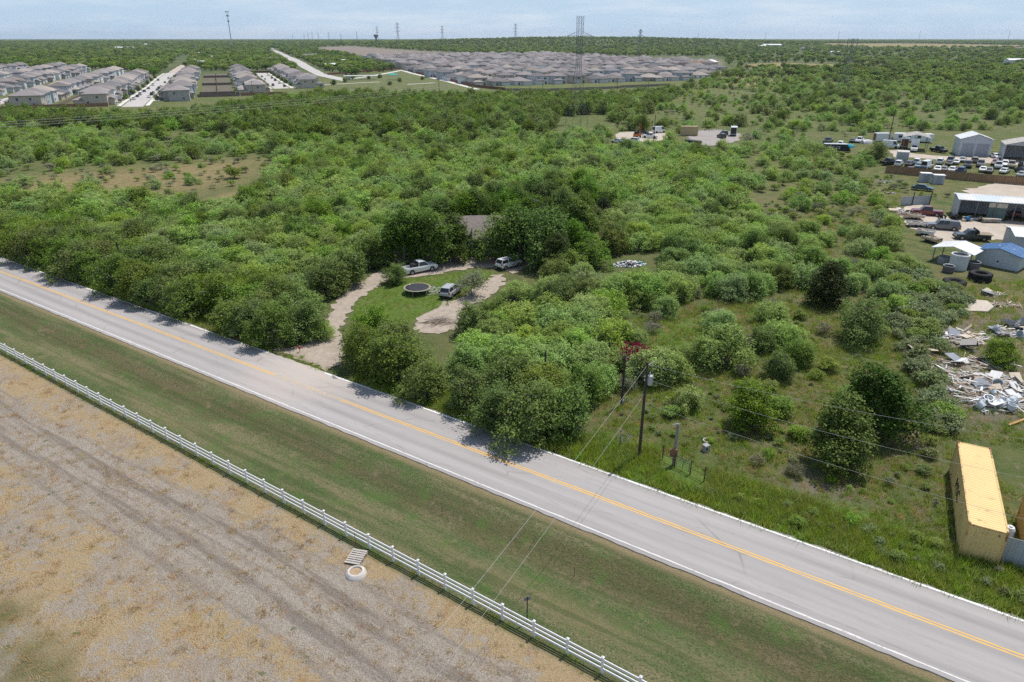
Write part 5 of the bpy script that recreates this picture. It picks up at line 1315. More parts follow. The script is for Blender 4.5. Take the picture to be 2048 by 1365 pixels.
def car_meshes(kind, cap=False):
    if (kind, cap) in _car_mesh: return _car_mesh[(kind, cap)]
    L, W, st, roof, (rb, rt, ft, fb), belt = SPEC[kind]
    X = lambda f: (f - 0.5) * L
    def section(x, top, taper, zb=0.30):
        w = W / 2 * taper
        return [(x, -w * .88, zb), (x, -w, zb + .16), (x, -w, top - .22), (x, -w * .95, top - .03), (x, -w * .80, top), (x, w * .80, top), (x, w * .95, top - .03), (x, w, top - .22), (x, w, zb + .16), (x, w * .88, zb)]
    hull = MB(); n = 10; P = []
    bedend = rb if kind in ('pickup', 'crew') and not cap else None
    for f, z in st: P += section(X(f), z, 0.93 if f in (0, 1) else 0.985 if f < .06 or f > .93 else 1.0, 0.42 if f in (0, 1) else 0.30)
    Fh = []
    for i in range(len(st) - 1):
        for j in range(n - 1):
            if bedend is not None and j == 4 and st[i + 1][0] <= bedend + .01 and st[i][0] >= .015: continue   # open cargo bed
            Fh.append((i * n + j, (i + 1) * n + j, (i + 1) * n + j + 1, i * n + j + 1))
        Fh.append((i * n + n - 1, (i + 1) * n + n - 1, (i + 1) * n, i * n))
    Fh += [tuple(range(n)), tuple(range((len(st) - 1) * n + n - 1, (len(st) - 1) * n - 1, -1))]
    hull.add(P, Fh)
    if bedend is not None:                              # inside of the bed
        x0, x1, w, z0, z1 = X(.02), X(.40), W / 2 * .80, 0.68, 1.15
        hull.add([(x0, -w, z1), (x1, -w, z1), (x1, w, z1), (x0, w, z1), (x0, -w, z0), (x1, -w, z0), (x1, w, z0), (x0, w, z0)], [(4, 5, 6, 7), (0, 1, 5, 4), (2, 3, 7, 6), (3, 0, 4, 7), (1, 2, 6, 5)])
    wb, wt = W / 2 * .90, W / 2 * .74
    c = [(X(rb), belt), (X(rt), roof - .05), (X(rt) + .12, roof), (X(ft) - .12, roof), (X(ft), roof - .05), (X(fb), belt)]
    def ring(s_):
        out = []
        for i, (x, z) in enumerate(c):
            y = wb if i in (0, 5) else wt if i in (1, 4) else wt * .93
            out.append((x, s_ * y, z))
        return out
    lo, ro = ring(-1), ring(1)
    hull.add(lo + ro, [(i, i + 1, 6 + i + 1, 6 + i) for i in range(5)] + [(5, 4, 3, 2, 1, 0)] + [(6, 7, 8, 9, 10, 11)])
    if cap:                                             # fibreglass shell over the bed
        hull.add([(X(.02), -W * .46, 1.13), (X(.40), -W * .46, 1.13), (X(.40), W * .46, 1.13), (X(.02), W * .46, 1.13), (X(.06), -W * .37, 1.8), (X(.40), -W * .37, 1.86), (X(.40), W * .37, 1.86), (X(.06), W * .37, 1.8)], [(0, 1, 5, 4), (1, 2, 6, 5), (2, 3, 7, 6), (3, 0, 4, 7), (4, 5, 6, 7)])
    G = []
    e = 0.012
    def quad(name, p):                                   # p: 4 corner points; offset outwards
        a, b_, c_, d = [Vector(q) for q in p]; nn = (b_ - a).cross(d - a).normalized()
        if nn.dot((a + b_ + c_ + d) / 4 - Vector((0, 0, 1.2))) < 0: nn = -nn
        m = (a + b_ + c_ + d) / 4
        q = [m + (v - m) * 0.86 + nn * e for v in (a, b_, c_, d)]
        q2 = [v - nn * 0.03 for v in q]
        G.append((name, MB().add(q + q2, [(0, 1, 2, 3), (7, 6, 5, 4), (0, 4, 5, 1), (1, 5, 6, 2), (2, 6, 7, 3), (3, 7, 4, 0)]).mesh(name, GLASS)))
    quad('windshield', (lo[5], ro[5], ro[4], lo[4]))
    quad('rear_window', (lo[0], ro[0], ro[1], lo[1]))
    for r_ in (lo, ro):
        f = 0.5
        bm_ = Vector(r_[0]).lerp(Vector(r_[5]), f); tm = Vector(r_[1]).lerp(Vector(r_[4]), f)
        if kind != 'pickup' and kind != 'van': quad('side_window', (r_[0], bm_, tm, r_[1]))
        if kind == 'van': bm_ = Vector(r_[0]).lerp(Vector(r_[5]), .72); tm = Vector(r_[1]).lerp(Vector(r_[4]), .78)
        if kind == 'pickup': bm_ = Vector(r_[0]); tm = Vector(r_[1])
        quad('side_window', (bm_, r_[5], r_[4], tm))
    rw = 0.33 if kind in ('sedan', 'suv') else 0.39
    wheel = MB().lathe((0, 0, 0), [(0.02, -.11), (rw * .62, -.11), (rw * .93, -.10), (rw, -.06), (rw, .06), (rw * .93, .10), (rw * .62, .11), (.02, .11)], 18, Matrix.Rotation(math.pi / 2, 3, 'X')).mesh('wheel', TYRE)
    rim = MB(); rim.lathe((0, 0, 0), [(.01, -.125), (rw * .55, -.118), (rw * .6, -.105)], 14, Matrix.Rotation(math.pi / 2, 3, 'X')); rim.lathe((0, 0, 0), [(.01, .125), (rw * .55, .118), (rw * .6, .105)], 14, Matrix.Rotation(math.pi / 2, 3, 'X'))
    arch = MB()
    for fx in (.19, .81):
        for s_ in (-1, 1):
            pts = [(X(fx) + (rw + .09) * math.cos(a), s_ * (W / 2 + .004), rw + (rw + .09) * math.sin(a)) for a in [math.pi * k / 10 for k in range(11)]] + [(X(fx), s_ * (W / 2 + .004), .28)]
            arch.add(pts + [(x, y - s_ * .05, z) for x, y, z in pts], [tuple(range(12)) if s_ < 0 else tuple(range(11, -1, -1))] + [(i, i + 1, i + 13, i + 12) for i in range(11)])
    hl = [MB().box((X(.985), s_ * W * .38, .72 if kind in ('sedan',) else .85), (.12, .34, .16)).mesh('headlight', CHR) for s_ in (-1, 1)]
    tl = [MB().box((X(.012), s_ * W * .42, .88 if kind == 'sedan' else 1.0), (.1, .22, .26)).mesh('tail_light', RED) for s_ in (-1, 1)]
    bp = [MB().box((X(f), 0, .47), (.16, W * .93, .2)).mesh('bumper', BLK) for f in (0.005, .995)]
    _car_mesh[(kind, cap)] = (hull.mesh('body', None), G, wheel, rim.mesh('rim', RIM), arch.mesh('wheel_arch', BLK), hl, tl, bp, rw)
    return _car_mesh[(kind, cap)]
VN = {'sedan': ('parked_car', 'car'), 'suv': ('parked_car', 'car'), 'pickup': ('pickup_truck', 'pickup'), 'crew': ('pickup_truck', 'pickup'), 'van': ('parked_van', 'van')}
def car(kind, color, label, loc, yaw, group=None, detail=2, cap=False, wheels=True):
    body, G, wheel, rim, arch, hl, tl, bp, rw = car_meshes(kind, cap)
    L, W = SPEC[kind][:2]
    nm, cat = VN[kind]
    t = thing(nm, label, cat, (loc[0], loc[1], float(gz(loc[0], loc[1])) + (0.065 if detail else 0.03)), yaw, group)
    bm_ = body
    if len(bm_.materials) == 0: bm_.materials.append(None)
    o = link('body', bm_, t); o.material_slots[0].link = 'OBJECT'; o.material_slots[0].material = carpaint(color + '_car_paint', PAINT[color])
    for n_, me in G: link(n_, me, t)
    if wheels:
        for fx in (.19, .81):
            for s_ in (-1, 1):
                w_ = link('wheel', wheel, t); w_.location = ((fx - .5) * L, s_ * (W / 2 - .10), rw)
                if detail >= 2: link('rim', rim, w_)
    if detail >= 1: link('wheel_arch', arch, t)
    if detail >= 2:
        for me in hl: link('headlight', me, t)
        for me in tl: link('tail_light', me, t)
        for me in bp: link('bumper', me, t)
    return t
def car_px(kind, color, label, rear, front, **kw):
    """rear, front: photo pixels of the middle of the tail and nose on the ground."""
    a = at(*rear); b_ = at(*front); m = (a + b_) / 2
    return car(kind, color, label, (m.x, m.y), math.atan2(b_.y - a.y, b_.x - a.x), **kw)
# by the house
pk = car_px('pickup', 'white', 'white work pickup with a loaded bed facing the house', (806, 551), (872, 538))
rk = MB()
for y in (-.85, .85):
    for x in (-2.6, -.7): rk.tube((x, y, 1.1), (x, y, 1.75), .03)
    rk.tube((-2.7, y, 1.75), (-.6, y, 1.75), .03)
for x in (-2.6, -.7): rk.tube((x, -.85, 1.75), (x, .85, 1.75), .03)
rk.build('ladder_rack', BLK, pk)
MB().box((-1.0, 0, 1.15), (.6, 1.4, .7)).build('tool_box', BLK, pk)
sv = car_px('suv', 'silver', 'silver hatchback SUV parked nose-in beside the half-bare bush', (886, 603), (917, 579))
for y in (-.62, .62): MB().tube((-1.6, y, 1.74), (.2, y, 1.74), .02).build('roof_rail', RIM, sv)
sv = car_px('suv', 'white', 'white SUV parked in front of the oaks by the house', (997, 541), (1037, 530))
for y in (-.62, .62): MB().tube((-1.6, y, 1.74), (.2, y, 1.74), .02).build('roof_rail', BLK, sv)
# work yard
car_px('crew', 'red', 'dark red pickup parked at the top of the work yard', (1878, 433), (1826, 429))
car_px('crew', 'grey', 'grey crew pickup with a bed cap in the work yard', (1904, 461), (1864, 458), cap=True)
fb = car_px('crew', 'charcoal', 'charcoal flatbed truck with steel headboard in the work yard', (1975, 482), (1908, 478))
MB().box((-1.75, 0, 1.2), (2.7, 2.3, .12)).build('flatbed', M('flatbed_planks', (0.30, 0.24, 0.17), (0.22, 0.17, 0.12), 2), fb); MB().box((-.38, 0, 1.65), (.08, 2.3, .9)).build('headboard', BLK, fb)
car_px('pickup', 'maroon', 'old dark red truck with its bed loaded, nose under the long shed', (2030, 441), (2027, 425))
car_px('sedan', 'teal', 'black-green car alone in the grass below the lockers', (1826, 380), (1862, 384))
# rows of the car yard
YC = [('suv', 'white', (1793, 336), (1800, 331), 'white car behind the storage box'), ('crew', 'black', (1768, 332), (1785, 330), 'black truck nose at the left end of the yard'), ('sedan', 'charcoal', (1813, 336), (1823, 331), 'charcoal car second from the storage box'),
      ('suv', 'white', (1829, 333), (1836, 327), 'white SUV right of the storage box'), ('sedan', 'lightblue', (1833, 340), (1842, 335), 'light blue car by the left end of the board fence'), ('sedan', 'blue', (1843, 344), (1852, 337), 'blue-grey car with white load by the board fence'),
      ('van', 'white', (1846, 342), (1858, 338), 'white van body beside the blue-grey car'), ('suv', 'white', (1875, 335), (1882, 325), 'white SUV in the middle row, leftmost'), ('sedan', 'charcoal', (1893, 337), (1903, 329), 'dark sedan in the middle row'),
      ('suv', 'grey', (1897, 329), (1903, 323), 'grey car behind the dark sedan'), ('sedan', 'white', (1909, 333), (1913, 327), 'white sedan right of the dark sedan'), ('sedan', 'white', (1872, 348), (1876, 340), 'white sedan at the board fence, left one'),
      ('sedan', 'white', (1899, 349), (1908, 342), 'white sedan at the board fence, right one'), ('crew', 'charcoal', (1935, 331), (1934, 343), 'charcoal pickup facing the fence'), ('crew', 'grey', (1960, 330), (1959, 341), 'grey pickup facing the fence'),
      ('sedan', 'white', (1963, 349), (1965, 342), 'white sedan tucked against the fence below the grey pickup'), ('crew', 'silver', (1994, 333), (1995, 345), 'silver pickup facing the fence'), ('crew', 'tan', (2021, 331), (2020, 344), 'tan pickup facing the fence'),
      ('suv', 'maroon', (1990, 330), (1986, 336), 'dark red car behind the silver pickup'), ('suv', 'charcoal', (2042, 338), (2052, 342), 'dark car at the right frame edge, upper one'), ('sedan', 'silver', (2036, 358), (2050, 354), 'silver car at the right frame edge, lower one'),
      ('sedan', 'black', (2037, 347), (2050, 350), 'black car at the right frame edge, middle one'), ('sedan', 'maroon', (1815, 346), (1830, 346), 'dark red car sunk in the grass at the left end of the board fence')]
YC += [('sedan', 'silver', (1921, 329), (1926, 323), 'silver sedan on the gravel track side of the middle row'), ('suv', 'tan', (1948, 330), (1947, 325), 'tan SUV behind the charcoal pickup'), ('sedan', 'grey', (1884, 348), (1889, 341), 'grey sedan between the two white sedans at the fence'),
       ('sedan', 'charcoal', (1975, 351), (1980, 345), 'charcoal wreck tight against the fence'), ('suv', 'white', (2008, 332), (2007, 339), 'white SUV between the silver and tan pickups'), ('sedan', 'white', (2003, 351), (2012, 347), 'white wreck by the fence right of the charcoal wreck'), ('suv', 'blue', (1918, 350), (1926, 345), 'blue SUV at the fence right of the white sedan'),
       ('crew', 'black', (1868, 305), (1884, 308), 'black wreck in the grass left of the metal shop'), ('sedan', 'white', (1985, 318), (1994, 321), 'pale wreck between the shop and the open barn')]
for kd, c, a, b_, lab in YC: car_px(kd, c, lab, a, b_, group='cars in the car yard', detail=1)
def box_truck(label, rear, front, cab='white', box='white', rear_dark=False, L=7.2):
    a = at(*rear); b_ = at(*front); m = (a + b_) / 2; yaw = math.atan2(b_.y - a.y, b_.x - a.x)
    t = thing('box_truck', label, 'truck', (m.x, m.y, float(gz(m.x, m.y))), yaw)
    bw = carpaint(box + '_car_paint', PAINT[box])
    MB().box((-1.1, 0, 2.1), (L - 2.2, 2.4, 2.6)).build('cargo_box', bw, t)
    c = MB(); x0 = L / 2 - 2.1
    c.add([(x0, -1, .5), (x0 + 2.1, -1, .5), (x0 + 2.1, -1, 1.25), (x0 + 1.3, -.95, 1.45), (x0 + .95, -.85, 2.2), (x0, -.85, 2.3), (x0, 1, .5), (x0 + 2.1, 1, .5), (x0 + 2.1, 1, 1.25), (x0 + 1.3, .95, 1.45), (x0 + .95, .85, 2.2), (x0, .85, 2.3)],
          [(0, 1, 2, 3, 4, 5), (11, 10, 9, 8, 7, 6)] + [(i, 6 + i, 6 + (i + 1) % 6, (i + 1) % 6) for i in range(6)])
    c.build('cab', carpaint(cab + '_car_paint', PAINT[cab]), t)
    MB().add([(x0 + 1.31, -.8, 1.5), (x0 + 1.31, .8, 1.5), (x0 + 1.0, .72, 2.15), (x0 + 1.0, -.72, 2.15)], [(0, 1, 2, 3)]).build('windshield', GLASS, t)
    MB().box((-L / 2 + .02, 0, 2.1), (.06, 2.1, 2.3)).build('rear_door_or_shade', DARKIN if rear_dark else M('rusty_door', (0.22, 0.10, 0.06), (0.15, 0.07, 0.05)), t)  # rear_dark: near-black panel paints the shade inside the open cargo box
    MB().box((-.2, 0, .62), (L - .8, .9, .3)).build('chassis', BLK, t)
    wm = car_meshes('pickup')[2]
    for x in (-L / 2 + 1.6, L / 2 - 1.0):
        for s_ in (-1, 1): w_ = link('wheel', wm, t); w_.location = (x, s_ * 1.0, .39)
    return t
box_truck('white box truck with its dark rear open on the gravel lot', (1465, 277), (1468, 266), rear_dark=True)
box_truck('white box truck with rusty rear doors left of the carport', (1806, 303), (1809, 292))
box_truck('white box truck nosed out from under the carport', (1827, 297), (1826, 311))
van = car_px('van', 'white', 'long white van half hidden behind the dark round tree', (1768, 297), (1793, 299), detail=1)
box_truck('pale truck with white top behind the long white van', (1760, 287), (1774, 287), cab='tan')
p_ = at(1824, 286); t = thing('camper_trailer', 'long white camper trailer behind the carport', 'trailer', (p_.x, p_.y, 0), -0.25)
b = MB(); b.box((0, 0, 1.9), (12.5, 2.5, 2.5)); b.box((0, 0, 3.2), (11.6, 2.3, .12)); b.build('body', METW, t)
for x in (-4.5, -1.8, 1.6): MB().box((x, -1.27, 2.2), (1.2, .05, .8)).build('window', GLASS, t)
MB().box((4.2, -1.27, 1.7), (.8, .05, 1.9)).build('door', METS, t); MB().box((0, 0, .5), (11, .8, .25)).build('chassis', BLK, t)
for s_ in (-1, 1): w_ = link('wheel', car_meshes('pickup')[2], t); w_.location = (-.6, s_ * 1.0, .39); w_ = link('wheel', car_meshes('pickup')[2], t); w_.location = (.4, s_ * 1.0, .39)
# left end of the yard
p_ = at(1672, 306); t = thing('banner_trailer', 'black trailer side with a white emblem and letters in the grass', 'trailer', (p_.x, p_.y, 0), -0.15)
b = MB(); b.add([(-3.8, -.1, .5), (3.0, -.1, .5), (4.6, -.1, .5), (3.2, -.1, 2.6), (-3.8, -.1, 2.7), (-3.8, 2.0, .5), (3.0, 2.0, .5), (4.6, 2.0, .5), (3.2, 2.0, 2.6), (-3.8, 2.0, 2.7)], [(0, 1, 2, 3, 4), (9, 8, 7, 6, 5), (4, 3, 8, 9), (0, 4, 9, 5), (2, 7, 8, 3), (0, 5, 6, 1), (1, 6, 7, 2)])
b.build('body', M('black_trailer_skin', (0.012, 0.020, 0.030), (0.02, 0.03, 0.045), 1, 0.4), t); MB().box((-.3, 1.0, 2.72), (7.2, 2.3, .1)).build('roof', METS, t)
MB().add([(-2.9, -.125, 1.75), (-2.4, -.125, 1.35), (-1.9, -.125, 1.75), (-2.4, -.125, 2.15)], [(0, 1, 2, 3)]).build('emblem', TRIMW, t)
def text_part(txt, size, loc, rot, mat, parent, name='lettering'):
    c = bpy.data.curves.new(name, 'FONT'); c.body = txt; c.size = size; c.extrude = 0.004
    tmp = bpy.data.objects.new('tmp', c); COL.objects.link(tmp)
    dg = bpy.context.evaluated_depsgraph_get(); me = bpy.data.meshes.new_from_object(tmp.evaluated_get(dg))
    bpy.data.objects.remove(tmp); me.materials.clear(); me.materials.append(mat)
    o = link(name, me, parent); o.location = loc; o.rotation_euler = rot
    return o
text_part('P CE', 1.3, (-1.5, -.13, 1.2), (math.pi / 2, 0, 0), TRIMW, t)
car_px('crew', 'charcoal', 'dark old truck left of the black trailer', (1664, 284), (1646, 290), detail=1)
car_px('suv', 'white', 'white car just behind the black trailer', (1682, 291), (1676, 297), detail=1)
car_px('sedan', 'charcoal', 'dark car behind the teal boat cover', (1700, 289), (1709, 283), detail=1)
car_px('crew', 'white', 'white truck between the teal cover and the pale boat', (1722, 284), (1714, 288), detail=1)
for px, py, c, lab, rz in ((1695, 297, (0.03, 0.30, 0.36), 'rounded shiny teal boat hull upturned in the grass', .3), (1734, 288, (0.55, 0.52, 0.52), 'pale upturned boat hull beside the white truck', .4)):
    p_ = at(px, py); t = thing('boat_hull', lab, 'boat', (p_.x, p_.y, 0), rz)
    P = []; F_ = []
    for i in range(9):
        x = -2.6 + 5.2 * i / 8; w_ = 1.15 * (1 - abs((i - 3) / 5.6) ** 2.2); h_ = 1.45 * (1 - abs((i - 3) / 6.5) ** 2.4)
        for j in range(9): a = math.pi * j / 8; P.append((x, w_ * math.cos(a), .1 + h_ * math.sin(a) ** .8))
    for i in range(8):
        for j in range(8): F_.append((i * 9 + j, i * 9 + j + 1, (i + 1) * 9 + j + 1, (i + 1) * 9 + j))
    b = MB().add(P, F_ + [tuple(range(9)), tuple(range(80, 71, -1))]); b.build('hull', M('gelcoat_%d' % px, c, tuple(min(1, x * 1.3) for x in c), 1, .25), t, True)
    MB().tube((-2.65, 0, 1.0), (2.4, 0, 1.25), .05).build('keel', TRIMW, t)
# the lot by the tan box
car_px('suv', 'black', 'dark blue car left of the white box truck on the gravel lot', (1448, 278), (1437, 275), detail=1)
car_px('suv', 'charcoal', 'second dark car behind the dark blue car on the lot', (1452, 272), (1444, 269), detail=1)
for kd, c, a, b_, lab in (('crew', 'white', (1310, 277), (1290, 276), 'white pickup by the wooden pole on the pale lot'), ('van', 'white', (1310, 267), (1325, 266), 'white van behind the white pickup on the pale lot'), ('suv', 'white', (1272, 285), (1260, 284), 'white car at the near edge of the pale lot'),
                          ('sedan', 'black', (1293, 270), (1280, 269), 'black car beside the orange machine'), ('sedan', 'white', (1240, 286), (1229, 285), 'white car half hidden by the thicket at the pale lot')):
    car_px(kd, c, lab, a, b_, group='vehicles on the pale lot', detail=1)
p_ = at(1274, 276); t = thing('loader_machine', 'orange loader with a tall mast on the pale lot', 'machine', (p_.x, p_.y, 0), 0.5); OR = carpaint('orange_car_paint', PAINT['orange'])
MB().box((0, 0, 1.0), (2.6, 1.5, 1.0)).build('body', OR, t); MB().box((-.4, 0, 1.9), (1.2, 1.3, 1.0)).build('cab', GLASS, t)
for y in (-.4, .4): MB().tube((1.3, y, .3), (1.2, y, 5.2), .09).build('mast', OR, t)
for x in (-.9, .9):
    for s_ in (-1, 1): w_ = link('wheel', car_meshes('pickup')[2], t); w_.location = (x, s_ * .8, .39)
# cars of the left subdivision
k = 0
for e, ss in ((-3.6, (20, 44, 62, 96, 132, 176, 240)), (3.6, (34, 58, 74, 110, 128, 150, 205, 262)), (91.6, (104, 150, 196, 236, 286)), (84.4, (120, 215, 262))):
    for s_ in ss:
        x, y = sub(s_, e); c = ('white', 'black', 'silver', 'blue', 'charcoal', 'white', 'grey')[k % 7]
        side = {-3.6: 'left kerb of the first street', 3.6: 'right kerb of the first street', 91.6: 'right kerb of the second street', 84.4: 'left kerb of the second street'}[e]
        car(('suv', 'sedan', 'crew')[k % 3], c, '%s vehicle at the %s, %s from the scrub' % (c, side, ORD[ss.index(s_)]), (x, y), ANG + math.pi / 2, 'cars parked in the left subdivision', 0); k += 1
for e, a0, n_, nm in ((-11.5, -12, 9, 'left'), (11.5, 6, 9, 'right')):
    for i in range(n_):
        s_ = a0 + 18.6 * i + 2.2; c = ('charcoal', 'black', 'white', 'grey', 'maroon', 'white', 'blue')[(i * 3 + (nm == 'left')) % 7]
        if i % 4 == 3: continue
        x, y = sub(s_, e); car(('suv', 'crew', 'sedan')[i % 3], c, '%s vehicle in the %s driveway on the %s side of the first street' % (c, ORD[i], nm), (x, y), ANG + (math.pi if nm == 'right' else 0), 'cars parked in the left subdivision', 0)
for i in range(7):
    x, y = sub(-20 + 30 * i, -77 + 6 * (i % 2)); c = ('white', 'black', 'silver')[i % 3]
    car(('suv', 'sedan')[i % 2], c, '%s vehicle on the leftmost street, %s from the scrub' % (c, ORD[i]), (x, y), ANG + math.pi / 2, 'cars parked in the left subdivision', 0)

for j in range(4):
    for n_ in range(5):
        p_ = S3 + E_ * (40 + 41 * n_ + 7 * j) + D_ * (52 + 66 * j + (3.2 if n_ % 2 else -3.2))
        if sdist([p_[0]], [p_[1]], SUB_R)[0] < 10: continue
        c = ('white', 'silver', 'black', 'red', 'white')[(n_ + j) % 5]
        car(('suv', 'sedan', 'crew')[n_ % 3], c, '%s vehicle on the %s street of the far subdivision, %s from the left' % (c, ORD[j], ORD[n_]), (p_[0], p_[1]), ANG, 'cars in the far subdivision', 0)
# ================================================================ FENCE, POLES, TOWERS, WIRES
VINYL = M('white_vinyl', (0.80, 0.80, 0.80), (0.74, 0.74, 0.735), 2.0, 0.4, 0, 0.4)
FL = float(np.linalg.norm(FB - FA)); SPN = 2.40; nposts = int(FL / SPN) + 1; fang = math.atan2(FU[1], FU[0])
fence = thing('rail_fence', 'long white three-rail fence between the mown verge and the scraped field', 'fence', (FA[0], FA[1], 0), fang)
post_m = MB().box((0, 0, .66), (.14, .14, 1.32)).mesh('post', VINYL)
cb_ = MB(); cb_.box((0, 0, 1.335), (.18, .18, .035)); cb_.add([(-.085, -.085, 1.352), (.085, -.085, 1.352), (.085, .085, 1.352), (-.085, .085, 1.352), (0, 0, 1.43)], [(0, 1, 4), (1, 2, 4), (2, 3, 4), (3, 0, 4)]); cap_m = cb_.mesh('post_cap', VINYL)
rail_m = MB().box((SPN / 2, 0, 0), (SPN - .142, .05, .15)).mesh('rail', VINYL)
for i in range(nposts):
    q = FA + FU * SPN * i; z = float(gz(q[0], q[1]))
    p_ = link('post', post_m, fence); p_.location = (SPN * i, 0, z); p_.rotation_euler = (rnd.gauss(0, .014), rnd.gauss(0, .014), 0)
    link('post_cap', cap_m, p_)
    if i < nposts - 1:
        q2 = FA + FU * SPN * (i + 1); z2 = float(gz(q2[0], q2[1])); sl = -math.atan2(z2 - z, SPN)
        for h in (.38, .74, 1.10):
            r_ = link('rail', rail_m, fence); r_.location = (SPN * i, 0, z + h + rnd.gauss(0, .011)); r_.rotation_euler = (0, sl, 0)
POLE = M('dark_treated_wood', (0.050, 0.036, 0.028), (0.085, 0.065, 0.052), 3, 0.95, stretch=(4, 4, .3)); PALEP = M('weathered_pole', (0.30, 0.26, 0.22), (0.22, 0.19, 0.16), 3, 0.95, stretch=(4, 4, .3))
GALV = M('galvanised_steel', (0.42, 0.44, 0.45), (0.34, 0.36, 0.37), 4, 0.5, 0.5); PORC = M('porcelain', (0.55, 0.55, 0.53), (0.45, 0.45, 0.44), 4, 0.3)
def pole(label, px, py, h, r=.14, mat=None, arm=None, xf=False, extra=None):
    p_ = at(px, py); x, y = p_.x, p_.y
    t = thing('utility_pole', label, 'pole', (x, y, float(gz(x, y))), 0)
    MB().tube((0, 0, -.2), (0, 0, h), r, r * .7, 12).build('shaft', mat or POLE, t)
    if arm:
        L, z, a = arm
        c = MB().box((0, 0, z), (L, .1, .12), a).build('crossarm', POLE, t)
        for f in (-.45, 0, .45): MB().lathe((L * f * math.cos(a), L * f * math.sin(a), z + .06), [(.02, 0), (.05, .04), (.03, .08), (.05, .12), (.02, .16)], 8).build('insulator', PORC, t)
    if xf:
        tr = MB().lathe((.36, -.05, h - 2.1), [(.01, 0), (.24, 0), (.24, .8), (.2, .86), (.01, .88)], 16).build('transformer', GALV, t)
        MB().tube((.3, -.05, h - 1.2), (.3, -.05, h - .95), .05).build('bushing', PORC, tr); MB().box((.18, -.02, h - 1.75), (.3, .06, .4)).build('bracket', GALV, t)
        for q in ((-.12, -.05, h - 1.4), (-.12, -.05, h - 1.75)): MB().lathe(q, [(.01, 0), (.06, .02), (.06, .16), (.01, .18)], 8).build('insulator', PORC, t)
        MB().tube((0, 0, h - .35), (.55, .35, h - .2), .035).build('bracket_arm', GALV, t); MB().lathe((.6, .4, h - .28), [(.02, 0), (.06, .05), (.06, .14), (.02, .18)], 8).build('insulator', PORC, t)
    return t
TP = at(1278, 915); HP = 9.5
pole('tall dark utility pole with a transformer at the road edge', 1278, 915, HP, .15, xf=True)
sp = pole('short dark utility pole behind the transformer pole with cables at its top', 1243, 812, 5.7, .14)
MB().box((.1, -.08, .5), (.2, .16, .45)).build('meter_box', GALV, sp); MB().tube((.1, -.1, 5.5), (.35, -.1, 5.65), .04).build('weatherhead', GALV, sp)
pole('dark pole leaning out of the roadside hedgerow at the left', 250, 556, 5.8, .15)
pole('thin pole standing in the thicket below the trash heaps', 1171, 606, 4.7, .11)
pole('short dark post rising out of the roadside elm clump', 1089, 800, 5.6, .13)
pole('tall wooden pole behind the dark round tree in the car yard', 1774, 297, 12, .16)
pole('wooden pole with a lamp beside the pale lot', 1307, 284, 9.5, .15)
for k, (px, py, h) in enumerate(((262, 205, 10), (508, 200, 11), (879, 195, 11), (1085, 195, 10), (1234, 187, 10), (1296, 186, 10))):
    pole('distant wooden pole, %s from the left along the tree belt' % ORD[k], px, py, h, .16, arm=(2.4, h - .4, ANG))
CABLE = M('pale_cable', (0.45, 0.44, 0.42), (0.36, 0.35, 0.34), 2, 0.6); CABLED = M('dark_cable', (0.10, 0.10, 0.10), (0.14, 0.14, 0.14), 2, 0.7)
def wire(label, a, b_, sag=.4, r=.012, mat=None, n=14):
    a = Vector(a); b_ = Vector(b_); m = MB(); prev = a
    for i in range(1, n + 1):
        f = i / n; p_ = a.lerp(b_, f); p_.z -= sag * 4 * f * (1 - f); m.tube(prev, p_, r, r, 4, False); prev = p_
    return tag(m.build('overhead_wire', mat or CABLE), label, 'wire')
top = Vector((TP.x, TP.y, HP - .3))
e1 = at(905, 1215, 7.6); d1 = (e1 - top); wire('upper cable from the transformer pole crossing the road towards the field', top, top + d1 * 1.55, .5, .010)
st2 = Vector((TP.x, TP.y, HP - 3.0)); e2 = at(985, 1196, 5.2); wire('lower cable from the transformer pole crossing the road', st2, st2 + (e2 - st2) * 1.5, .4, .009)
sp_top = at(1243, 812); sp_top.z = 5.5
wire('cable from the transformer pole to the short pole', (TP.x, TP.y, HP - 1.2), sp_top, .35, .014, CABLED); wire('cable from the short pole to the scrub behind', sp_top, at(1171, 606, 4.6), .8, .013, CABLED)
far_p = road(85, 7.5)
wire('lowest of three cables running right from the transformer pole over the container', (TP.x, TP.y, 5.6), at(2200, 1078, 4.8), .5, .009); wire('middle of three cables running right from the transformer pole', (TP.x, TP.y, HP - 1.6), at(2200, 985, 7.2), .7, .009); wire('topmost of three cables running right from the transformer pole', (TP.x, TP.y, HP - .2), at(2200, 900, 9.0), .6, .009)
# three wires over the tree belt at the left
for k, (ya, yb, lab) in enumerate(((243, 183, 'top'), (248, 187, 'middle'), (253, 192, 'bottom'))):
    wire('%s wire of the line above the left tree belt' % lab, at(-160, ya + 12, 9 - .6 * k), at(900, yb - 14, 9 - .6 * k), 1.5, .03, CABLE)
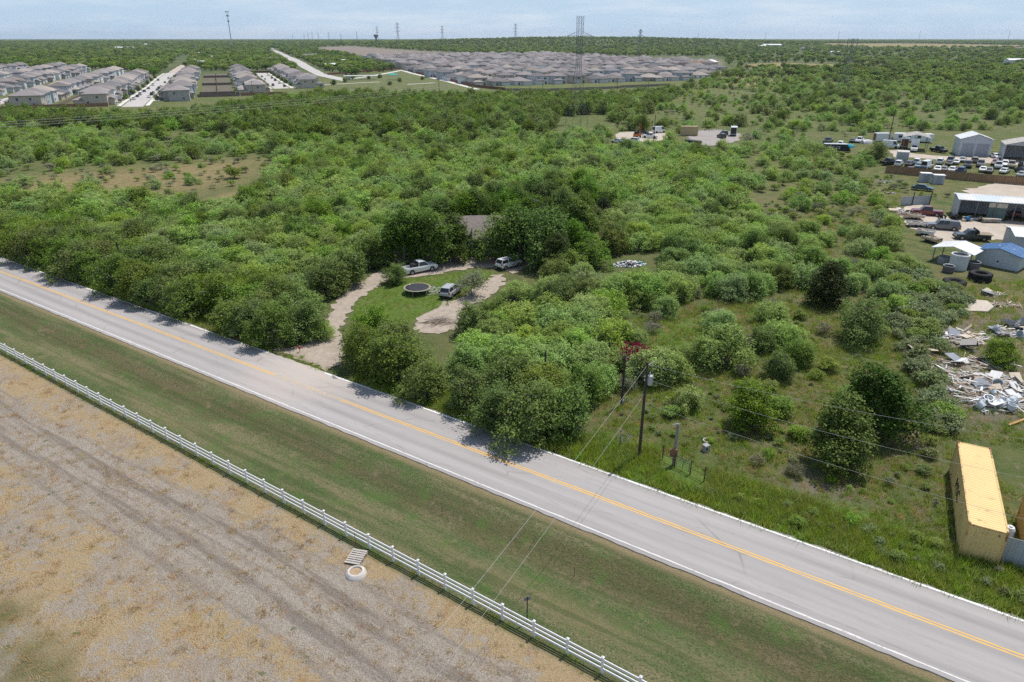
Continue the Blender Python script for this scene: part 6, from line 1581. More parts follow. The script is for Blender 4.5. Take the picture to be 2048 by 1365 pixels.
# ---- lattice towers
TWR = M('dull_tower_steel', (0.13, 0.14, 0.15), (0.18, 0.19, 0.20), 2, 0.6, 0.3)
def lattice(h, base, waist, top, arms, r=.12, name='x'):
    """parts as meshes: four legs, bracing, crossarms (z, half length, depth)."""
    prof = [(0, base), (h * .55, waist), (h, top)]
    def hw(z):
        for (z0, w0), (z1, w1) in zip(prof, prof[1:]):
            if z <= z1: return (w0 + (w1 - w0) * (z - z0) / (z1 - z0)) / 2
        return top / 2
    C4 = ((-1, -1), (1, -1), (1, 1), (-1, 1)); legs = []; br = MB()
    for sx, sy in C4:
        b = MB(); zs = [0, h * .2, h * .4, h * .55, h * .8, h]
        for z0, z1 in zip(zs, zs[1:]): b.tube((sx * hw(z0), sy * hw(z0), z0), (sx * hw(z1), sy * hw(z1), z1), r, r, 4)
        legs.append(b.mesh('leg', TWR))
    z = 0
    while z < h - .5:
        st_ = max(2.4, hw(z) * 2.0); z1 = min(h, z + st_)
        for i in range(4):
            a, c = C4[i], C4[(i + 1) % 4]
            P = lambda q, zz: (q[0] * hw(zz), q[1] * hw(zz), zz)
            br.tube(P(a, z), P(c, z1), r * .55, None, 3, False); br.tube(P(c, z), P(a, z1), r * .55, None, 3, False); br.tube(P(a, z1), P(c, z1), r * .55, None, 3, False)
        z = z1
    arm_m = []
    for (z, hl, dp) in arms:
        b = MB(); w_ = hw(z)
        for s_ in (-1, 1):
            tip = (s_ * hl, 0, z)
            for sy in (-1, 1): b.tube((s_ * w_, sy * w_, z), tip, r * .7, None, 4); b.tube((s_ * w_, sy * w_, z + dp), tip, r * .6, None, 4)
            for k in range(1, 5):
                f = k / 5; x = s_ * (w_ + (hl - w_) * f); yy = w_ * (1 - f)
                b.tube((x, yy, z), (x, yy, z + dp * (1 - f)), r * .5, None, 3, False); b.tube((x, -yy, z), (x, -yy, z + dp * (1 - f)), r * .5, None, 3, False); b.tube((x, -yy, z), (x, yy, z), r * .5, None, 3, False)
        arm_m.append((b.mesh('crossarm', TWR), z, hl))
    return legs, br.mesh('bracing', TWR), arm_m
def tower(label, x, y, parts, rz, s_=1.0, ins=True):
    t = thing('lattice_tower', label, 'tower', (x, y, float(gz(x, y))), rz); t.scale = (s_,) * 3
    for m in parts[0]: link('leg', m, t)
    link('bracing', parts[1], t)
    for m, z, hl in parts[2]:
        a = link('crossarm', m, t)
        if ins:
            for f in (-.95, -.62, .62, .95): MB().tube((hl * f, 0, z), (hl * f, 0, z - 2.2), .07, None, 5).build('insulator_string', PORC, a)
    return t
TA = lattice(42.5, 7.4, 1.7, 2.2, ((35.0, 5.6, 1.6),), .07); TB = lattice(46, 9.0, 2.6, 2.0, ((30, 5.5, 1.4), (36.5, 6.4, 1.4), (43, 4.8, 1.2)), .14); TC = lattice(34, 9, 4.5, 4.0, ((31.5, 8.5, 1.2),), .12)
q = at(1153, 250); tower('big lattice power tower with one wide arm in front of the far subdivision', q.x, q.y, TA, .35)
for s_ in (-1.6, 1.6): pass
q = at(1277, 124); tower('second lattice tower with three arms behind the far subdivision', q.x, q.y, TB, .35, 1.02)
q = at(1686, 190); tower('thin lattice tower standing in the right scrub', q.x, q.y, TC, .5)
for px, ytop, dist, lab in ((886, 52, 2600, 'far lattice tower right of the water tower'), (798, 46, 2400, 'tallest far lattice tower beside the water tower'), (757, 53, 2900, 'far lattice tower at the water tower'), (1031, 48, 2500, 'far lattice tower left of the ridge hall'), (716, 64, 3400, 'far lattice tower left of the water tower'),
                            (684, 68, 3800, 'faint far lattice tower'), (660, 65, 3600, 'faint far lattice tower right of the cluster'), (639, 66, 3700, 'rightmost tower of the faint skyline cluster'), (627, 65, 3700, 'second tower of the faint skyline cluster'), (619, 65, 3800, 'third tower of the faint skyline cluster'), (611, 67, 3900, 'fourth tower of the faint skyline cluster'), (588, 69, 4200, 'leftmost tower of the faint skyline cluster')):
    x = (px - CX) / FPX * dist * 0.91; x = (px - CX) / FPX * (dist * math.cos(PITCH) + 20); y = dist
    hh = CAM_H + (HOR - ytop) / 1634.0 * dist - float(gz(x, y))
    tower(lab, x, y, TB, .3, hh / 46.0, False)
for px, ytop, lab in ((1396, 67, 'first'), (1530, 66, 'second'), (1677, 63, 'third'), (1838, 62, 'fourth'), (2017, 60, 'fifth')):
    dist = 4200; x = (px - CX) / FPX * dist * math.cos(PITCH); hh = CAM_H + (HOR - ytop) / 1634.0 * dist - float(gz(x, dist))
    t = thing('mast', 'faint thin mast on the right skyline, %s from the left' % lab, 'mast', (x, dist, float(gz(x, dist)))); MB().tube((0, 0, 0), (0, 0, hh), 1.1, .7, 6).build('shaft', GALV, t)
# cell tower
dist = 2600; x = (464 - CX) / FPX * (dist * math.cos(PITCH) + 10); hh = CAM_H + (HOR - 24) / 1634.0 * dist - float(gz(x, dist))
t = thing('cell_tower', 'tall slim cell tower with antenna heads on the left skyline', 'tower', (x, dist, float(gz(x, dist))))
MB().tube((0, 0, 0), (0, 0, hh - 4), 1.7, 1.0, 10).build('shaft', GALV, t)
for z, r_, n_ in ((hh - 1.5, 5.5, 9), (hh - 14, 4.6, 8), (hh - 31, 2.6, 6)):
    a = MB(); a.ring((0, 0, z), r_ * .8, .3, 12, 4); a.tube((-r_ * .8, 0, z), (r_ * .8, 0, z), .3); a.tube((0, -r_ * .8, z), (0, r_ * .8, z), .3)
    hd = a.build('antenna_platform', TWR, t)
    for k in range(n_): an = 2 * math.pi * k / n_; MB().box((r_ * math.cos(an), r_ * math.sin(an), z + .5), (.9, .9, 5.0)).build('antenna_panel', TWR, hd)
# water tower
dist = 3000; x = (752 - CX) / FPX * dist * math.cos(PITCH); hh = CAM_H + (HOR - 69) / 1634.0 * dist - float(gz(x, dist))
t = thing('water_tower', 'dark bulbous water tower on the far skyline', 'water tower', (x, dist, float(gz(x, dist))))
MB().lathe((0, 0, 0), [(5.5, 0), (3.4, 4), (3.2, hh * .55), (6.5, hh * .72)], 16).build('stem', TWR, t); MB().lathe((0, 0, 0), [(6.5, hh * .72), (9.5, hh * .80), (9.5, hh * .93), (6, hh), (.1, hh + .6)], 16).build('tank', TWR, t)
# power lines between the big towers
ta = at(1153, 250); tb = at(1277, 124)
for s_ in (-1, 1): wire('power line from the big tower to the second tower, %s side' % ('left' if s_ < 0 else 'right'), (ta.x + s_ * 5.6 * math.cos(.35), ta.y + s_ * 5.6 * math.sin(.35), 32.8), (tb.x + s_ * 5.6, tb.y, 34), 12, .05, TWR, 20)

# ================================================================ SMALL THINGS
# yellow shipping containers
def cont_paint(name, c, rust):
    k = NT(name); co = k.n('TexCoord').outputs['Object']
    f = k.noise(co, 0.5, 4); r_ = k.noise(co, 1.1, 6, 0.75); st_ = k.noise(k.mapping(co, 0, (1.5, 1.5, .15)), 2.2, 5, .7)
    col = k.mix(k.ramp(f, .35, .7), c, tuple(x * .9 for x in c))
    col = k.mix(k.math('MULTIPLY', k.ramp(st_, .56, .74), .35), col, tuple(x * .62 for x in c))
    col = k.mix(k.ramp(r_, .60, .68), col, rust)
    k.bsdf(col, .55, 0, .4); return k.m
YRUST = cont_paint('rusting_yellow_frame', (0.62, 0.42, 0.17), (0.20, 0.085, 0.04)); _n = [n for n in YRUST.node_tree.nodes if n.type == 'VALTORGB'][-1]; _n.color_ramp.elements[0].position = .50; _n.color_ramp.elements[1].position = .60
YEL = cont_paint('faded_yellow_paint', (0.74, 0.54, 0.235), (0.20, 0.085, 0.04))
def container(label, fl, fr, L, H=2.9, name='shipping_container', mat=None, cat='container'):
    fl = Vector(fl); fr = Vector(fr); W = 2.44; ang = math.atan2(fr.y - fl.y, fr.x - fl.x)
    t = thing(name, label, cat, (fl.x, fl.y, 0.12), ang); mat = mat or YEL; hi = H
    def corr(n_, length, height, depth=.036):
        """corrugated panel in the xz plane from x=0"""
        P = []; F_ = []; x = 0; pit = length / n_
        for i in range(n_):
            for dx, dy in ((0, 0), (.25, 0), (.375, depth), (.75, depth), (.875, 0)):
                P += [(x + dx * pit, dy, 0), (x + dx * pit, dy, height)]
            x += pit
        P += [(length, 0, 0), (length, 0, height)]
        for i in range(len(P) // 2 - 1): F_.append((2 * i, 2 * i + 2, 2 * i + 3, 2 * i + 1))
        return P, F_
    P, F_ = corr(42, L - .3, H - .32)
    MB().add([(0.02 + y, .15 + x, .17 + z) for x, y, z in P], [q[::-1] for q in F_]).build('side_panel', mat, t)
    MB().add([(W - .02 - y, .15 + x, .17 + z) for x, y, z in P], F_).build('side_panel', mat, t)
    P, F_ = corr(9, W - .28, H - .32); MB().add([(.14 + x, .02 + y, .17 + z) for x, y, z in P], F_).build('end_panel', mat, t)
    P, F_ = corr(44, L - .24, W - .24, .025); MB().add([(.12 + z, .12 + x, H - .03 - y) for x, y, z in P], F_).build('roof', mat, t)
    fr_ = MB()
    for x in (.07, W - .07):
        for y in (.07, L - .07): fr_.box((x, y, H / 2), (.14, .14, H))
        for z in (.08, H - .08): fr_.box((x, L / 2, z), (.11, L - .28, .13))
    for y in (.07, L - .07):
        for z in (.08, H - .08): fr_.box((W / 2, y, z), (W - .28, .11, .13))
    fr_.build('frame', YRUST if mat == YEL else mat, t)
    for x in (.08, W - .08):
        for y in (.08, L - .08): MB().box((x, y, H + .012), (.17, .18, .05)).build('corner_casting', M('rusty_casting', (0.16, 0.07, 0.045), (0.24, 0.12, 0.08), 6), t)
    for x in (.65, W - .65): MB().box((x, L - .03, H / 2), (1.05, .05, H - .35)).build('door', mat, t)
    return t, ang
ca = at(1937.5, 1047, 3.02); cb2 = at(2016.7, 1067.4, 3.02)
c1, a1 = container('long faded yellow shipping container with rusty roof edges by the road', (ca.x, ca.y, 0), (cb2.x, cb2.y, 0), 12.19)
text_part('MSC', 1.35, (-0.012, 7.9, 1.0), (math.pi / 2, 0, -math.pi / 2), BLK, c1)
d_ = Vector((math.cos(a1), math.sin(a1), 0)); c2p = Vector((ca.x, ca.y, 0)) + d_ * 4.2 + Vector((-d_.y, d_.x, 0)) * .6
container('second yellow container cut by the right frame edge', c2p, c2p + d_, 6.06)
p_ = Vector((ca.x, ca.y, 0)) + d_ * 2.46 + Vector((-d_.y, d_.x, 0)) * .7
t = thing('sheet_metal_gate', 'grey sheet-metal panel closing the gap between the yellow containers', 'gate', p_, a1)
for k in range(4): MB().box((.22 + .41 * k, .012 * (k % 2), 1.15), (.40, .03, 2.3)).build('sheet', METG, t)
p_ = p_ + Vector((-d_.y, d_.x, 0)) * 1.2
t = thing('white_drum', 'white plastic drum behind the grey panel between the containers', 'drum', (p_ + d_ * .4)); MB().lathe((0, 0, 0), [(.3, 0), (.33, .4), (.33, 2.2), (.25, 2.4), (.01, 2.42)], 14).build('shell', TRIMW, t); MB().lathe((0, 0, 0), [(.12, 2.42), (.12, 2.5), (.01, 2.52)], 10).build('lid', TRIMW, t)
q = at(1360, 270.5); q2 = at(1365, 277)
container('tan box container on the grey gravel lot', (q.x, q.y, 0), (q2.x, q2.y, 0), 6.4, 3.4, 'storage_container', M('tan_paint', (0.50, 0.40, 0.23), (0.43, 0.34, 0.19), 1))
q = at(1385, 293); t = thing('dumpster', 'black dumpster at the near edge of the grey lot', 'dumpster', (q.x, q.y, 0), -.9)
b = MB(); b.add([(-2.5, -1.1, .2), (2.5, -1.1, .2), (2.5, 1.1, .2), (-2.5, 1.1, .2), (-2.8, -1.2, 2.0), (2.8, -1.2, 2.0), (2.8, 1.2, 2.0), (-2.8, 1.2, 2.0)], [(3, 2, 1, 0), (0, 1, 5, 4), (1, 2, 6, 5), (2, 3, 7, 6), (3, 0, 4, 7)]); b.build('body', BLK, t); MB().box((0, 0, 2.04), (5.5, 2.3, .08)).build('lid', M('grey_lid', (0.07, 0.07, 0.08)), t)
# trampoline
q = at(834.5, 575, .9); t = thing('trampoline', 'round black trampoline on the lawn', 'trampoline', (q.x, q.y, 0))
MB().lathe((0, 0, .9), [(.01, -.05), (1.0, -.035), (1.72, 0), (1.72, .012), (1.0, -.02), (.01, -.035)], 40).build('mat', M('black_mat', (0.028, 0.030, 0.036), (0.045, 0.047, 0.055), 2, .8), t, True)
MB().ring((0, 0, .9), 2.0, .035, 40, 6).build('frame_ring', GALV, t); MB().lathe((0, 0, .92), [(1.74, 0), (1.98, 0), (1.98, .02), (1.74, .02)], 40).build('spring_pad', M('tan_pad', (0.30, 0.25, 0.16), (0.22, 0.19, 0.13)), t)
for k in range(6): a = math.pi * k / 3 + .3; MB().tube((2.0 * math.cos(a), 2.0 * math.sin(a), .9), (2.02 * math.cos(a), 2.02 * math.sin(a), 0), .028).build('leg', GALV, t)
q = at(819, 571, .93); t = thing('ball', 'pale ball lying on the trampoline mat', 'ball', (q.x, q.y, .89)); MB().lathe((0, 0, 0), [(.12 * math.sin(a), .12 - .12 * math.cos(a)) for a in [math.pi * k / 8 for k in range(9)]], 12).build('shell', TRIMW, t, True)
# folded white tubular frames (playpen) on the lawn
q = at(869, 589); t = thing('white_tube_frame', 'white tubular folding frame lying beside the trampoline', 'frame', (q.x, q.y, 0), .4)
for k, (x, y) in enumerate(((-.75, 0), (0, .1), (.75, -.1), (0.1, .9))):
    m = Matrix.Rotation(R(70) if k < 3 else R(55), 3, 'X') @ Matrix.Rotation(.3 * k, 3, 'Z'); b = MB(); b.ring((x, y, .5), .48, .035, 8, 5, 1, m)
    b.tube(Vector((x, y, .5)) + m @ Vector((-.48, 0, 0)), Vector((x, y, .5)) + m @ Vector((.48, 0, 0)), .025); b.build('hoop', TRIMW, t)
# pallet, concrete riser, signs and stakes
q = at(713, 1118); t = thing('wooden_pallet', 'weathered wooden pallet leaning on straw beside the white fence', 'pallet', (q.x, q.y, .1), -0.32); t.rotation_euler = (R(6), R(-4), -0.30)
PW = M('weathered_pallet_wood', (0.50, 0.46, 0.42), (0.38, 0.34, 0.30), 3, .9, stretch=(1, 6, 1))
for k in range(7): MB().box((0, -.6 + .2 * k, .13), (1.2, .12 if k % 3 else .145, .022)).build('slat', PW, t)
for x in (-.55, 0, .55): MB().box((x, 0, .065), (.05, 1.3, .1)).build('stringer', PW, t)
for y in (-.55, 0, .55): MB().box((0, y, 0.0), (1.2, .1, .02)).build('bottom_board', PW, t)
q = at(712, 1148); t = thing('concrete_riser', 'round white concrete riser half filled with straw in the field', 'manhole', (q.x, q.y, -.05))
MB().lathe((0, 0, 0), [(.76, 0), (.71, .18), (.56, .32), (.54, .34), (.46, .34), (.44, .28), (.44, .1)], 28).build('ring', M('white_concrete', (0.60, 0.575, 0.54), (0.46, 0.43, 0.39), 3), t, True)
MB().lathe((0, 0, .22), [(.46, 0), (.3, .03), (.01, .02)], 20).build('fill', M('straw_fill', (0.30, 0.20, 0.11), (0.42, 0.33, 0.24), 6), t)
q = at(1054, 1244); t = thing('roadside_sign', 'small sign on a dark post beside the white fence', 'sign', (q.x, q.y, float(gz(q.x, q.y))), .35)
MB().box((0, 0, 1.05), (.06, .05, 2.1)).build('post', BLK, t); MB().box((0, .04, 1.93), (.46, .02, .30)).build('panel', M('grey_sign_back', (0.20, 0.20, 0.20), (0.26, 0.26, 0.26)), t)
for px, py, lab in ((884, 1020, 'thin metal stake standing in the verge, far one'), (1149, 1143, 'thin metal stake standing in the verge, near one')):
    q = at(px, py); t = thing('metal_stake', lab, 'stake', (q.x, q.y, float(gz(q.x, q.y)) - .05)); MB().box((0, 0, .45), (.035, .02, .95)).build('shaft', M('rusty_stake', (0.10, 0.05, 0.035), (0.15, 0.08, 0.05)), t); MB().box((0, .02, .3), (.01, .03, .6)).build('flange', M('rusty_stake', (0, 0, 0)), t)
q = at(716, 1088); t = thing('metal_stake', 'rusty stake at the fence post above the pallet', 'stake', (q.x - .1, q.y - .25, 0)); MB().box((0, 0, .6), (.035, .02, 1.2)).build('shaft', M('rusty_stake', (0, 0, 0)), t)
q = at(600, 706); t = thing('red_marker', 'small red reflector marker at the left of the driveway mouth', 'marker', (q.x, q.y, 0)); MB().tube((0, 0, 0), (0, 0, .7), .03).build('post', BLK, t); MB().lathe((0, 0, .5), [(.02, 0), (.14, .05), (.14, .28), (.02, .34)], 10).build('reflector', M('red_plastic', (0.42, 0.02, 0.02)), t)
# gate, meter post, pedestal by the transformer pole
RUST = M('rusty_pipe', (0.11, 0.055, 0.04), (0.17, 0.09, 0.065), 4); GREENP_ = M('green_gate_paint', (0.10, 0.16, 0.11), (0.15, 0.20, 0.15), 4)
g1 = at(1352, 935); g2 = at(1377, 948); ga = math.atan2(g2.y - g1.y, g2.x - g1.x); gl = (g2 - g1).length
t = thing('pipe_gate', 'green pipe gate in the rusty fence by the road', 'gate', g1, ga)
for z in (.25, .5, .75, 1.0, 1.25): MB().tube((0, 0, z), (gl, 0, z), .024).build('bar', GREENP_, t)
for x in (0, gl * .5, gl): MB().tube((x, 0, .2), (x, 0, 1.3), .028).build('upright', GREENP_, t)
for a, b_, lab in (((1325, 918), (1349, 934), 'rusty pipe fence left of the green gate'), ((1380, 949), (1408, 963), 'rusty pipe fence right of the green gate')):
    a = at(*a); b_ = at(*b_); L = (b_ - a).length; t = thing('pipe_fence', lab, 'fence', a, math.atan2(b_.y - a.y, b_.x - a.x))
    for x in (0, L): MB().tube((x, 0, 0), (x, 0, 1.5), .06).build('post', RUST, t)
    for z in (.6, 1.15): MB().tube((0, 0, z), (L, 0, z), .03).build('rail', RUST, t)
q = at(1346, 930); t = thing('meter_post', 'grey post with a rusty meter box beside the gate', 'post', q, .1)
MB().box((0, 0, 2.1), (.16, .16, 4.2)).build('post', PALEP, t); MB().box((-.12, -.16, 1.35), (.62, .2, .72)).build('meter_box', M('rusty_box', (0.20, 0.085, 0.05), (0.28, 0.15, 0.10), 4), t); MB().tube((.14, -.05, .2), (.14, -.05, 4.1), .04).build('conduit', GALV, t); MB().tube((-.5, 0, 4.15), (.2, 0, 4.2), .03).build('arm', GALV, t)
q = at(1411, 902); t = thing('utility_pedestal', 'small grey concrete pedestal in the grass behind the gate', 'pedestal', q, .5)
MB().box((0, 0, .3), (.55, .5, .7)).build('block', M('grey_block', (0.36, 0.36, 0.34), (0.28, 0.28, 0.27), 5), t); MB().box((-.1, -.262, .35), (.22, .02, .2)).build('opening', BLK, t)
q = at(1414, 884); t = thing('wire_coil', 'pale coil of hose lying behind the pedestal', 'coil', q); MB().ring((0, 0, .15), .35, .07, 18, 6).build('coil', M('pale_hose', (0.50, 0.48, 0.40), (0.40, 0.38, 0.32)), t)
q = at(1255, 900); 
# big tyres and tanks below the sheds
def tyre_stack(label, px, py, n_, Rm=1.15, r=.42):
    q = at(px, py); t = thing('tractor_tyre', label, 'tyre', (q.x, q.y, 0))
    for k in range(n_):
        b = MB(); b.ring((rnd.uniform(-.08, .08), rnd.uniform(-.08, .08), r * .85 + k * r * 1.75), Rm, r, 30, 10, .9)
        for j in range(30): a = 2 * math.pi * j / 30; b.box(((Rm + r * .92) * math.cos(a), (Rm + r * .92) * math.sin(a), r * .85 + k * r * 1.75), (.14, .09, r * 1.2), a + .25)
        b.build('tyre', TYRE, t, False)
    return t
tyre_stack('huge black tyre lying flat in the grass, left one of the pair', 1908, 569, 1); tyre_stack('two huge black tyres stacked in the grass, right of the lone tyre', 1958, 561, 2, 1.2, .38)
q = at(1914, 538); t = thing('ribbed_tank', 'pale ribbed plastic tank in front of the white carport', 'tank', (q.x, q.y, 0))
prof = []
for k in range(13): prof += [(1.30 + .05 * (k % 2), .2 * k)]
MB().lathe((0, 0, 0), prof, 28).build('shell', M('pale_tank', (0.62, 0.63, 0.62), (0.50, 0.52, 0.52), 1, .5), t, True); MB().ring((0, 0, 2.42), 1.25, .12, 28, 6).build('rim', TRIMW, t); MB().lathe((0, 0, 2.2), [(1.2, 0), (.01, .02)], 20).build('shaded_inside', DARKIN, t)  # dark disc near the top puts the tank's inner shade into colour
for px, py, lab, rr in ((1888, 527, 'grey ribbed ring stack left of the pale tank', 1.0), (1944, 537, 'dark tub right of the pale tank', 1.0), (1895, 545, 'dark red tub below the grey ring stack', .8)):
    q = at(px, py); t = thing('metal_tub', lab, 'tub', (q.x, q.y, 0)); MB().lathe((0, 0, 0), [(rr, 0), (rr * 1.04, .3), (rr, .35), (rr * 1.04, .7), (rr, 1.1), (rr * .9, 1.1), (rr * .88, .2), (.01, .18)], 22).build('shell', M('tub_%d' % px, (0.10, 0.10, 0.11) if px != 1888 else (0.34, 0.35, 0.36), (0.16, 0.13, 0.13) if px != 1888 else (0.26, 0.27, 0.28), 2), t); MB().ring((0, 0, 1.12), rr, .06, 20, 5).build('rim', GALV, t)
# ================================================================ HEAPS AND CLUTTER
PLK = [M('bleached_plank', (0.52, 0.46, 0.39), (0.40, 0.34, 0.28), 3, .9), M('white_board', (0.70, 0.69, 0.67), (0.58, 0.57, 0.55), 3, .8), M('brown_plank', (0.26, 0.18, 0.12), (0.34, 0.25, 0.17), 3, .9), M('grey_sheet', (0.20, 0.22, 0.25), (0.28, 0.30, 0.33), 2, .6), M('pale_tan_board', (0.56, 0.47, 0.36), (0.46, 0.38, 0.29), 3, .9)]
plank_m = [MB().box((0, 0, 0), (1, 1, 1)).mesh('plank', m) for m in PLK]
BLUEB = M('blue_plastic', (0.03, 0.16, 0.36), (0.05, 0.22, 0.44)); TANKW = M('white_plastic_tub', (0.66, 0.69, 0.71), (0.55, 0.59, 0.62), 3, .4)
def plank(t, x, y, z, L, W, H, rz, tilt, mi, name='plank'):
    o = link(name, plank_m[mi], t); o.location = (x, y, z); o.scale = (L, W, H); o.rotation_euler = (tilt[0], tilt[1], rz); return o
def heap(label, c, rx, ry, n_, dirx, hmax=.9, mix=(.35, .25, .15, .08, .17), sheets=4, tubs=0, cat='debris'):
    q = at(*c); t = thing('debris_pile', label, cat, (q.x, q.y, 0)); g = random.Random(hash(label) % 1000 if False else len(label) * 7 + n_)
    b = MB(); P = []                                    # earth and crumbs under the pile
    N = 14
    for i in range(N):
        for j in range(6):
            a = 2 * math.pi * i / N; f = j / 5; rr = f * (1 + .2 * math.sin(3 * a + 1) + .12 * math.sin(5 * a))
            P.append((rx * rr * math.cos(a), ry * rr * math.sin(a), max(-.02, hmax * .55 * (1 - f ** 1.6) + g.uniform(-.06, .06) - (.1 if j == 5 else 0))))
    F_ = [(i * 6 + j, ((i + 1) % N) * 6 + j, ((i + 1) % N) * 6 + j + 1, i * 6 + j + 1) for i in range(N) for j in range(5)]
    b.add(P, F_).build('rubble', M('heap_rubble', (0.30, 0.26, 0.22), (0.18, 0.15, 0.125), 2.5, .95, bump=.6), t)
    for k in range(int(n_ * 1.5)):
        r_ = math.sqrt(g.random()) * .95; a = g.uniform(0, 6.283); x, y = rx * r_ * math.cos(a), ry * r_ * math.sin(a)
        u = g.random(); mi = 0; acc = 0
        for i, p_ in enumerate(mix):
            acc += p_
            if u < acc: mi = i; break
        z = hmax * .55 * (1 - r_ ** 1.6) + g.uniform(.03, hmax * .4)
        plank(t, x, y, z, g.uniform(.35, 1.9) * (1.5 if k % 7 == 0 else 1), g.uniform(.05, .2), g.uniform(.025, .07), dirx + g.gauss(0, .6), (g.gauss(0, .2), g.gauss(0, .14)), mi)
    for k in range(sheets):
        plank(t, rx * g.uniform(-.7, .7), ry * g.uniform(-.7, .7), hmax * .55 + g.uniform(.1, .4), g.uniform(1.0, 2.0), g.uniform(.8, 1.3), .03, g.uniform(0, 3), (g.gauss(0, .3), g.gauss(0, .3)), g.choice((1, 3, 3, 1, 4)), 'sheet')
    tub_m = MB().lathe((0, 0, 0), [(.01, 0), (.30, .02), (.36, .5), (.38, .52), (.33, .52), (.27, .08), (.01, .06)], 14).mesh('tub', TANKW)
    for k in range(tubs):
        o = link('tub', tub_m, t); o.location = (rx * g.uniform(-.6, .6), ry * g.uniform(-.8, .1), hmax * .35 + g.uniform(0, .3)); o.rotation_euler = (g.uniform(-1.4, 1.4), g.uniform(-1, 1), g.uniform(0, 6)); o.scale = (g.uniform(.8, 1.4),) * 3
    return t
DX = math.radians(-35)
heap('upper heap of splintered planks in the debris field', (1915, 678), 4.4, 2.6, 95, DX, .9, sheets=5)
heap('large heap of boards, sheets and tubs in the middle of the debris field', (1965, 775), 5.6, 3.4, 140, DX, 1.1, (.28, .34, .12, .1, .16), 9, 3)
heap('heap of white tubs and pipes at the front of the debris field', (1985, 812), 3.2, 1.6, 45, DX + .4, .8, (.2, .5, .1, .15, .05), 3, 14)
heap('small heap of scrap by the weeds left of the debris field', (1838, 705), 2.0, 1.2, 26, DX, .5, sheets=2)
heap('loose boards scattered left of the large debris heap', (1870, 742), 2.6, 1.8, 34, DX, .35, sheets=1)
heap('heap of white scraps at the right edge of the debris field', (2030, 668), 4.0, 1.8, 36, .3, .7, (.15, .7, .05, .05, .05), 8, 3)
heap('small stack of sticks right of the pale slab', (2012, 612), 2.2, 1.0, 34, .6, .5, (.45, .1, .35, 0, .1), 0)
heap('row of scrap left of the yard with pale pieces', (1823, 540), 2.6, 1.6, 30, .6, .5, (.2, .4, .2, .1, .1), 2)
heap('low scrap heap below the large tyres', (1985, 590), 2.0, 1.0, 22, .6, .4, sheets=2)
heap('brown brush and board strip between the two main debris heaps', (1950, 728), 4.6, 1.8, 60, DX, .6, (.3, .25, .3, .05, .1), 4)
heap('white board heap at the right frame edge of the debris field', (2044, 800), 4.0, 2.4, 60, DX, .9, (.25, .45, .1, .05, .15), 5, 3)
q = at(1936, 700); t = thing('broken_cabinet', 'tipped grey cabinet with an open dark side in the debris field', 'cabinet', (q.x, q.y, .55), -.7)
t.rotation_euler = (.35, -.3, -.7)
MB().box((0, 0, .55), (1.7, 1.2, .06)).build('top', M('grey_beige_panel', (0.36, 0.33, 0.30), (0.29, 0.27, 0.25)), t); MB().box((-.82, 0, 0), (.05, 1.2, 1.05)).build('side', PLK[3], t); MB().box((0, .58, 0), (1.6, .05, 1.05)).build('back', DARKIN, t); MB().box((0, -.55, -.45), (1.6, .06, .15)).build('rail', PLK[1], t)
q = at(1948, 618); t = thing('concrete_slab', 'pale tilted concrete slab in the grass above the debris field', 'slab', (q.x, q.y, .35), -.5); t.rotation_euler = (R(14), R(-6), -.55)
b = MB(); pts = [(-2.2, -1.1), (-.6, -1.4), (1.5, -1.2), (2.2, .2), (1.4, 1.6), (-.9, 1.7), (-2.3, .7)]; n_ = len(pts)
b.add([(x, y, .12) for x, y in pts] + [(x, y, -.2) for x, y in pts], [tuple(range(n_)), tuple(range(2 * n_ - 1, n_ - 1, -1))] + [(i, i + n_, (i + 1) % n_ + n_, (i + 1) % n_) for i in range(n_)]); b.build('slab', M('pale_slab', (0.58, 0.50, 0.42), (0.50, 0.42, 0.34), 2, bump=.3), t)
q = at(2045, 652); t = thing('black_tarp', 'crumpled black tarp at the right edge of the debris field', 'tarp', (q.x, q.y, 0), .2)
P = []; F_ = []
for i in range(9):
    for j in range(7): P.append((-2.4 + .6 * i, -1.2 + .4 * j, .25 + .35 * math.sin(i * 1.3 + j) * math.cos(j * .9) + .2))
F_ = [(i * 7 + j, (i + 1) * 7 + j, (i + 1) * 7 + j + 1, i * 7 + j + 1) for i in range(8) for j in range(6)]
MB().add(P, F_).build('sheet', M('black_tarp', (0.035, 0.04, 0.05), (0.07, 0.08, 0.10), 2, .5), t)
q = at(2040, 845); t = thing('orange_beam', 'orange timber beam lying at the right of the debris field', 'beam', (q.x, q.y, .15), .45); MB().box((0, 0, 0), (3.6, .22, .16)).build('beam', M('orange_timber', (0.46, 0.26, 0.09), (0.40, 0.22, 0.08)), t); MB().box((-1.82, 0, 0), (.05, .2, .14)).build('end_plate', PLK[0], t)
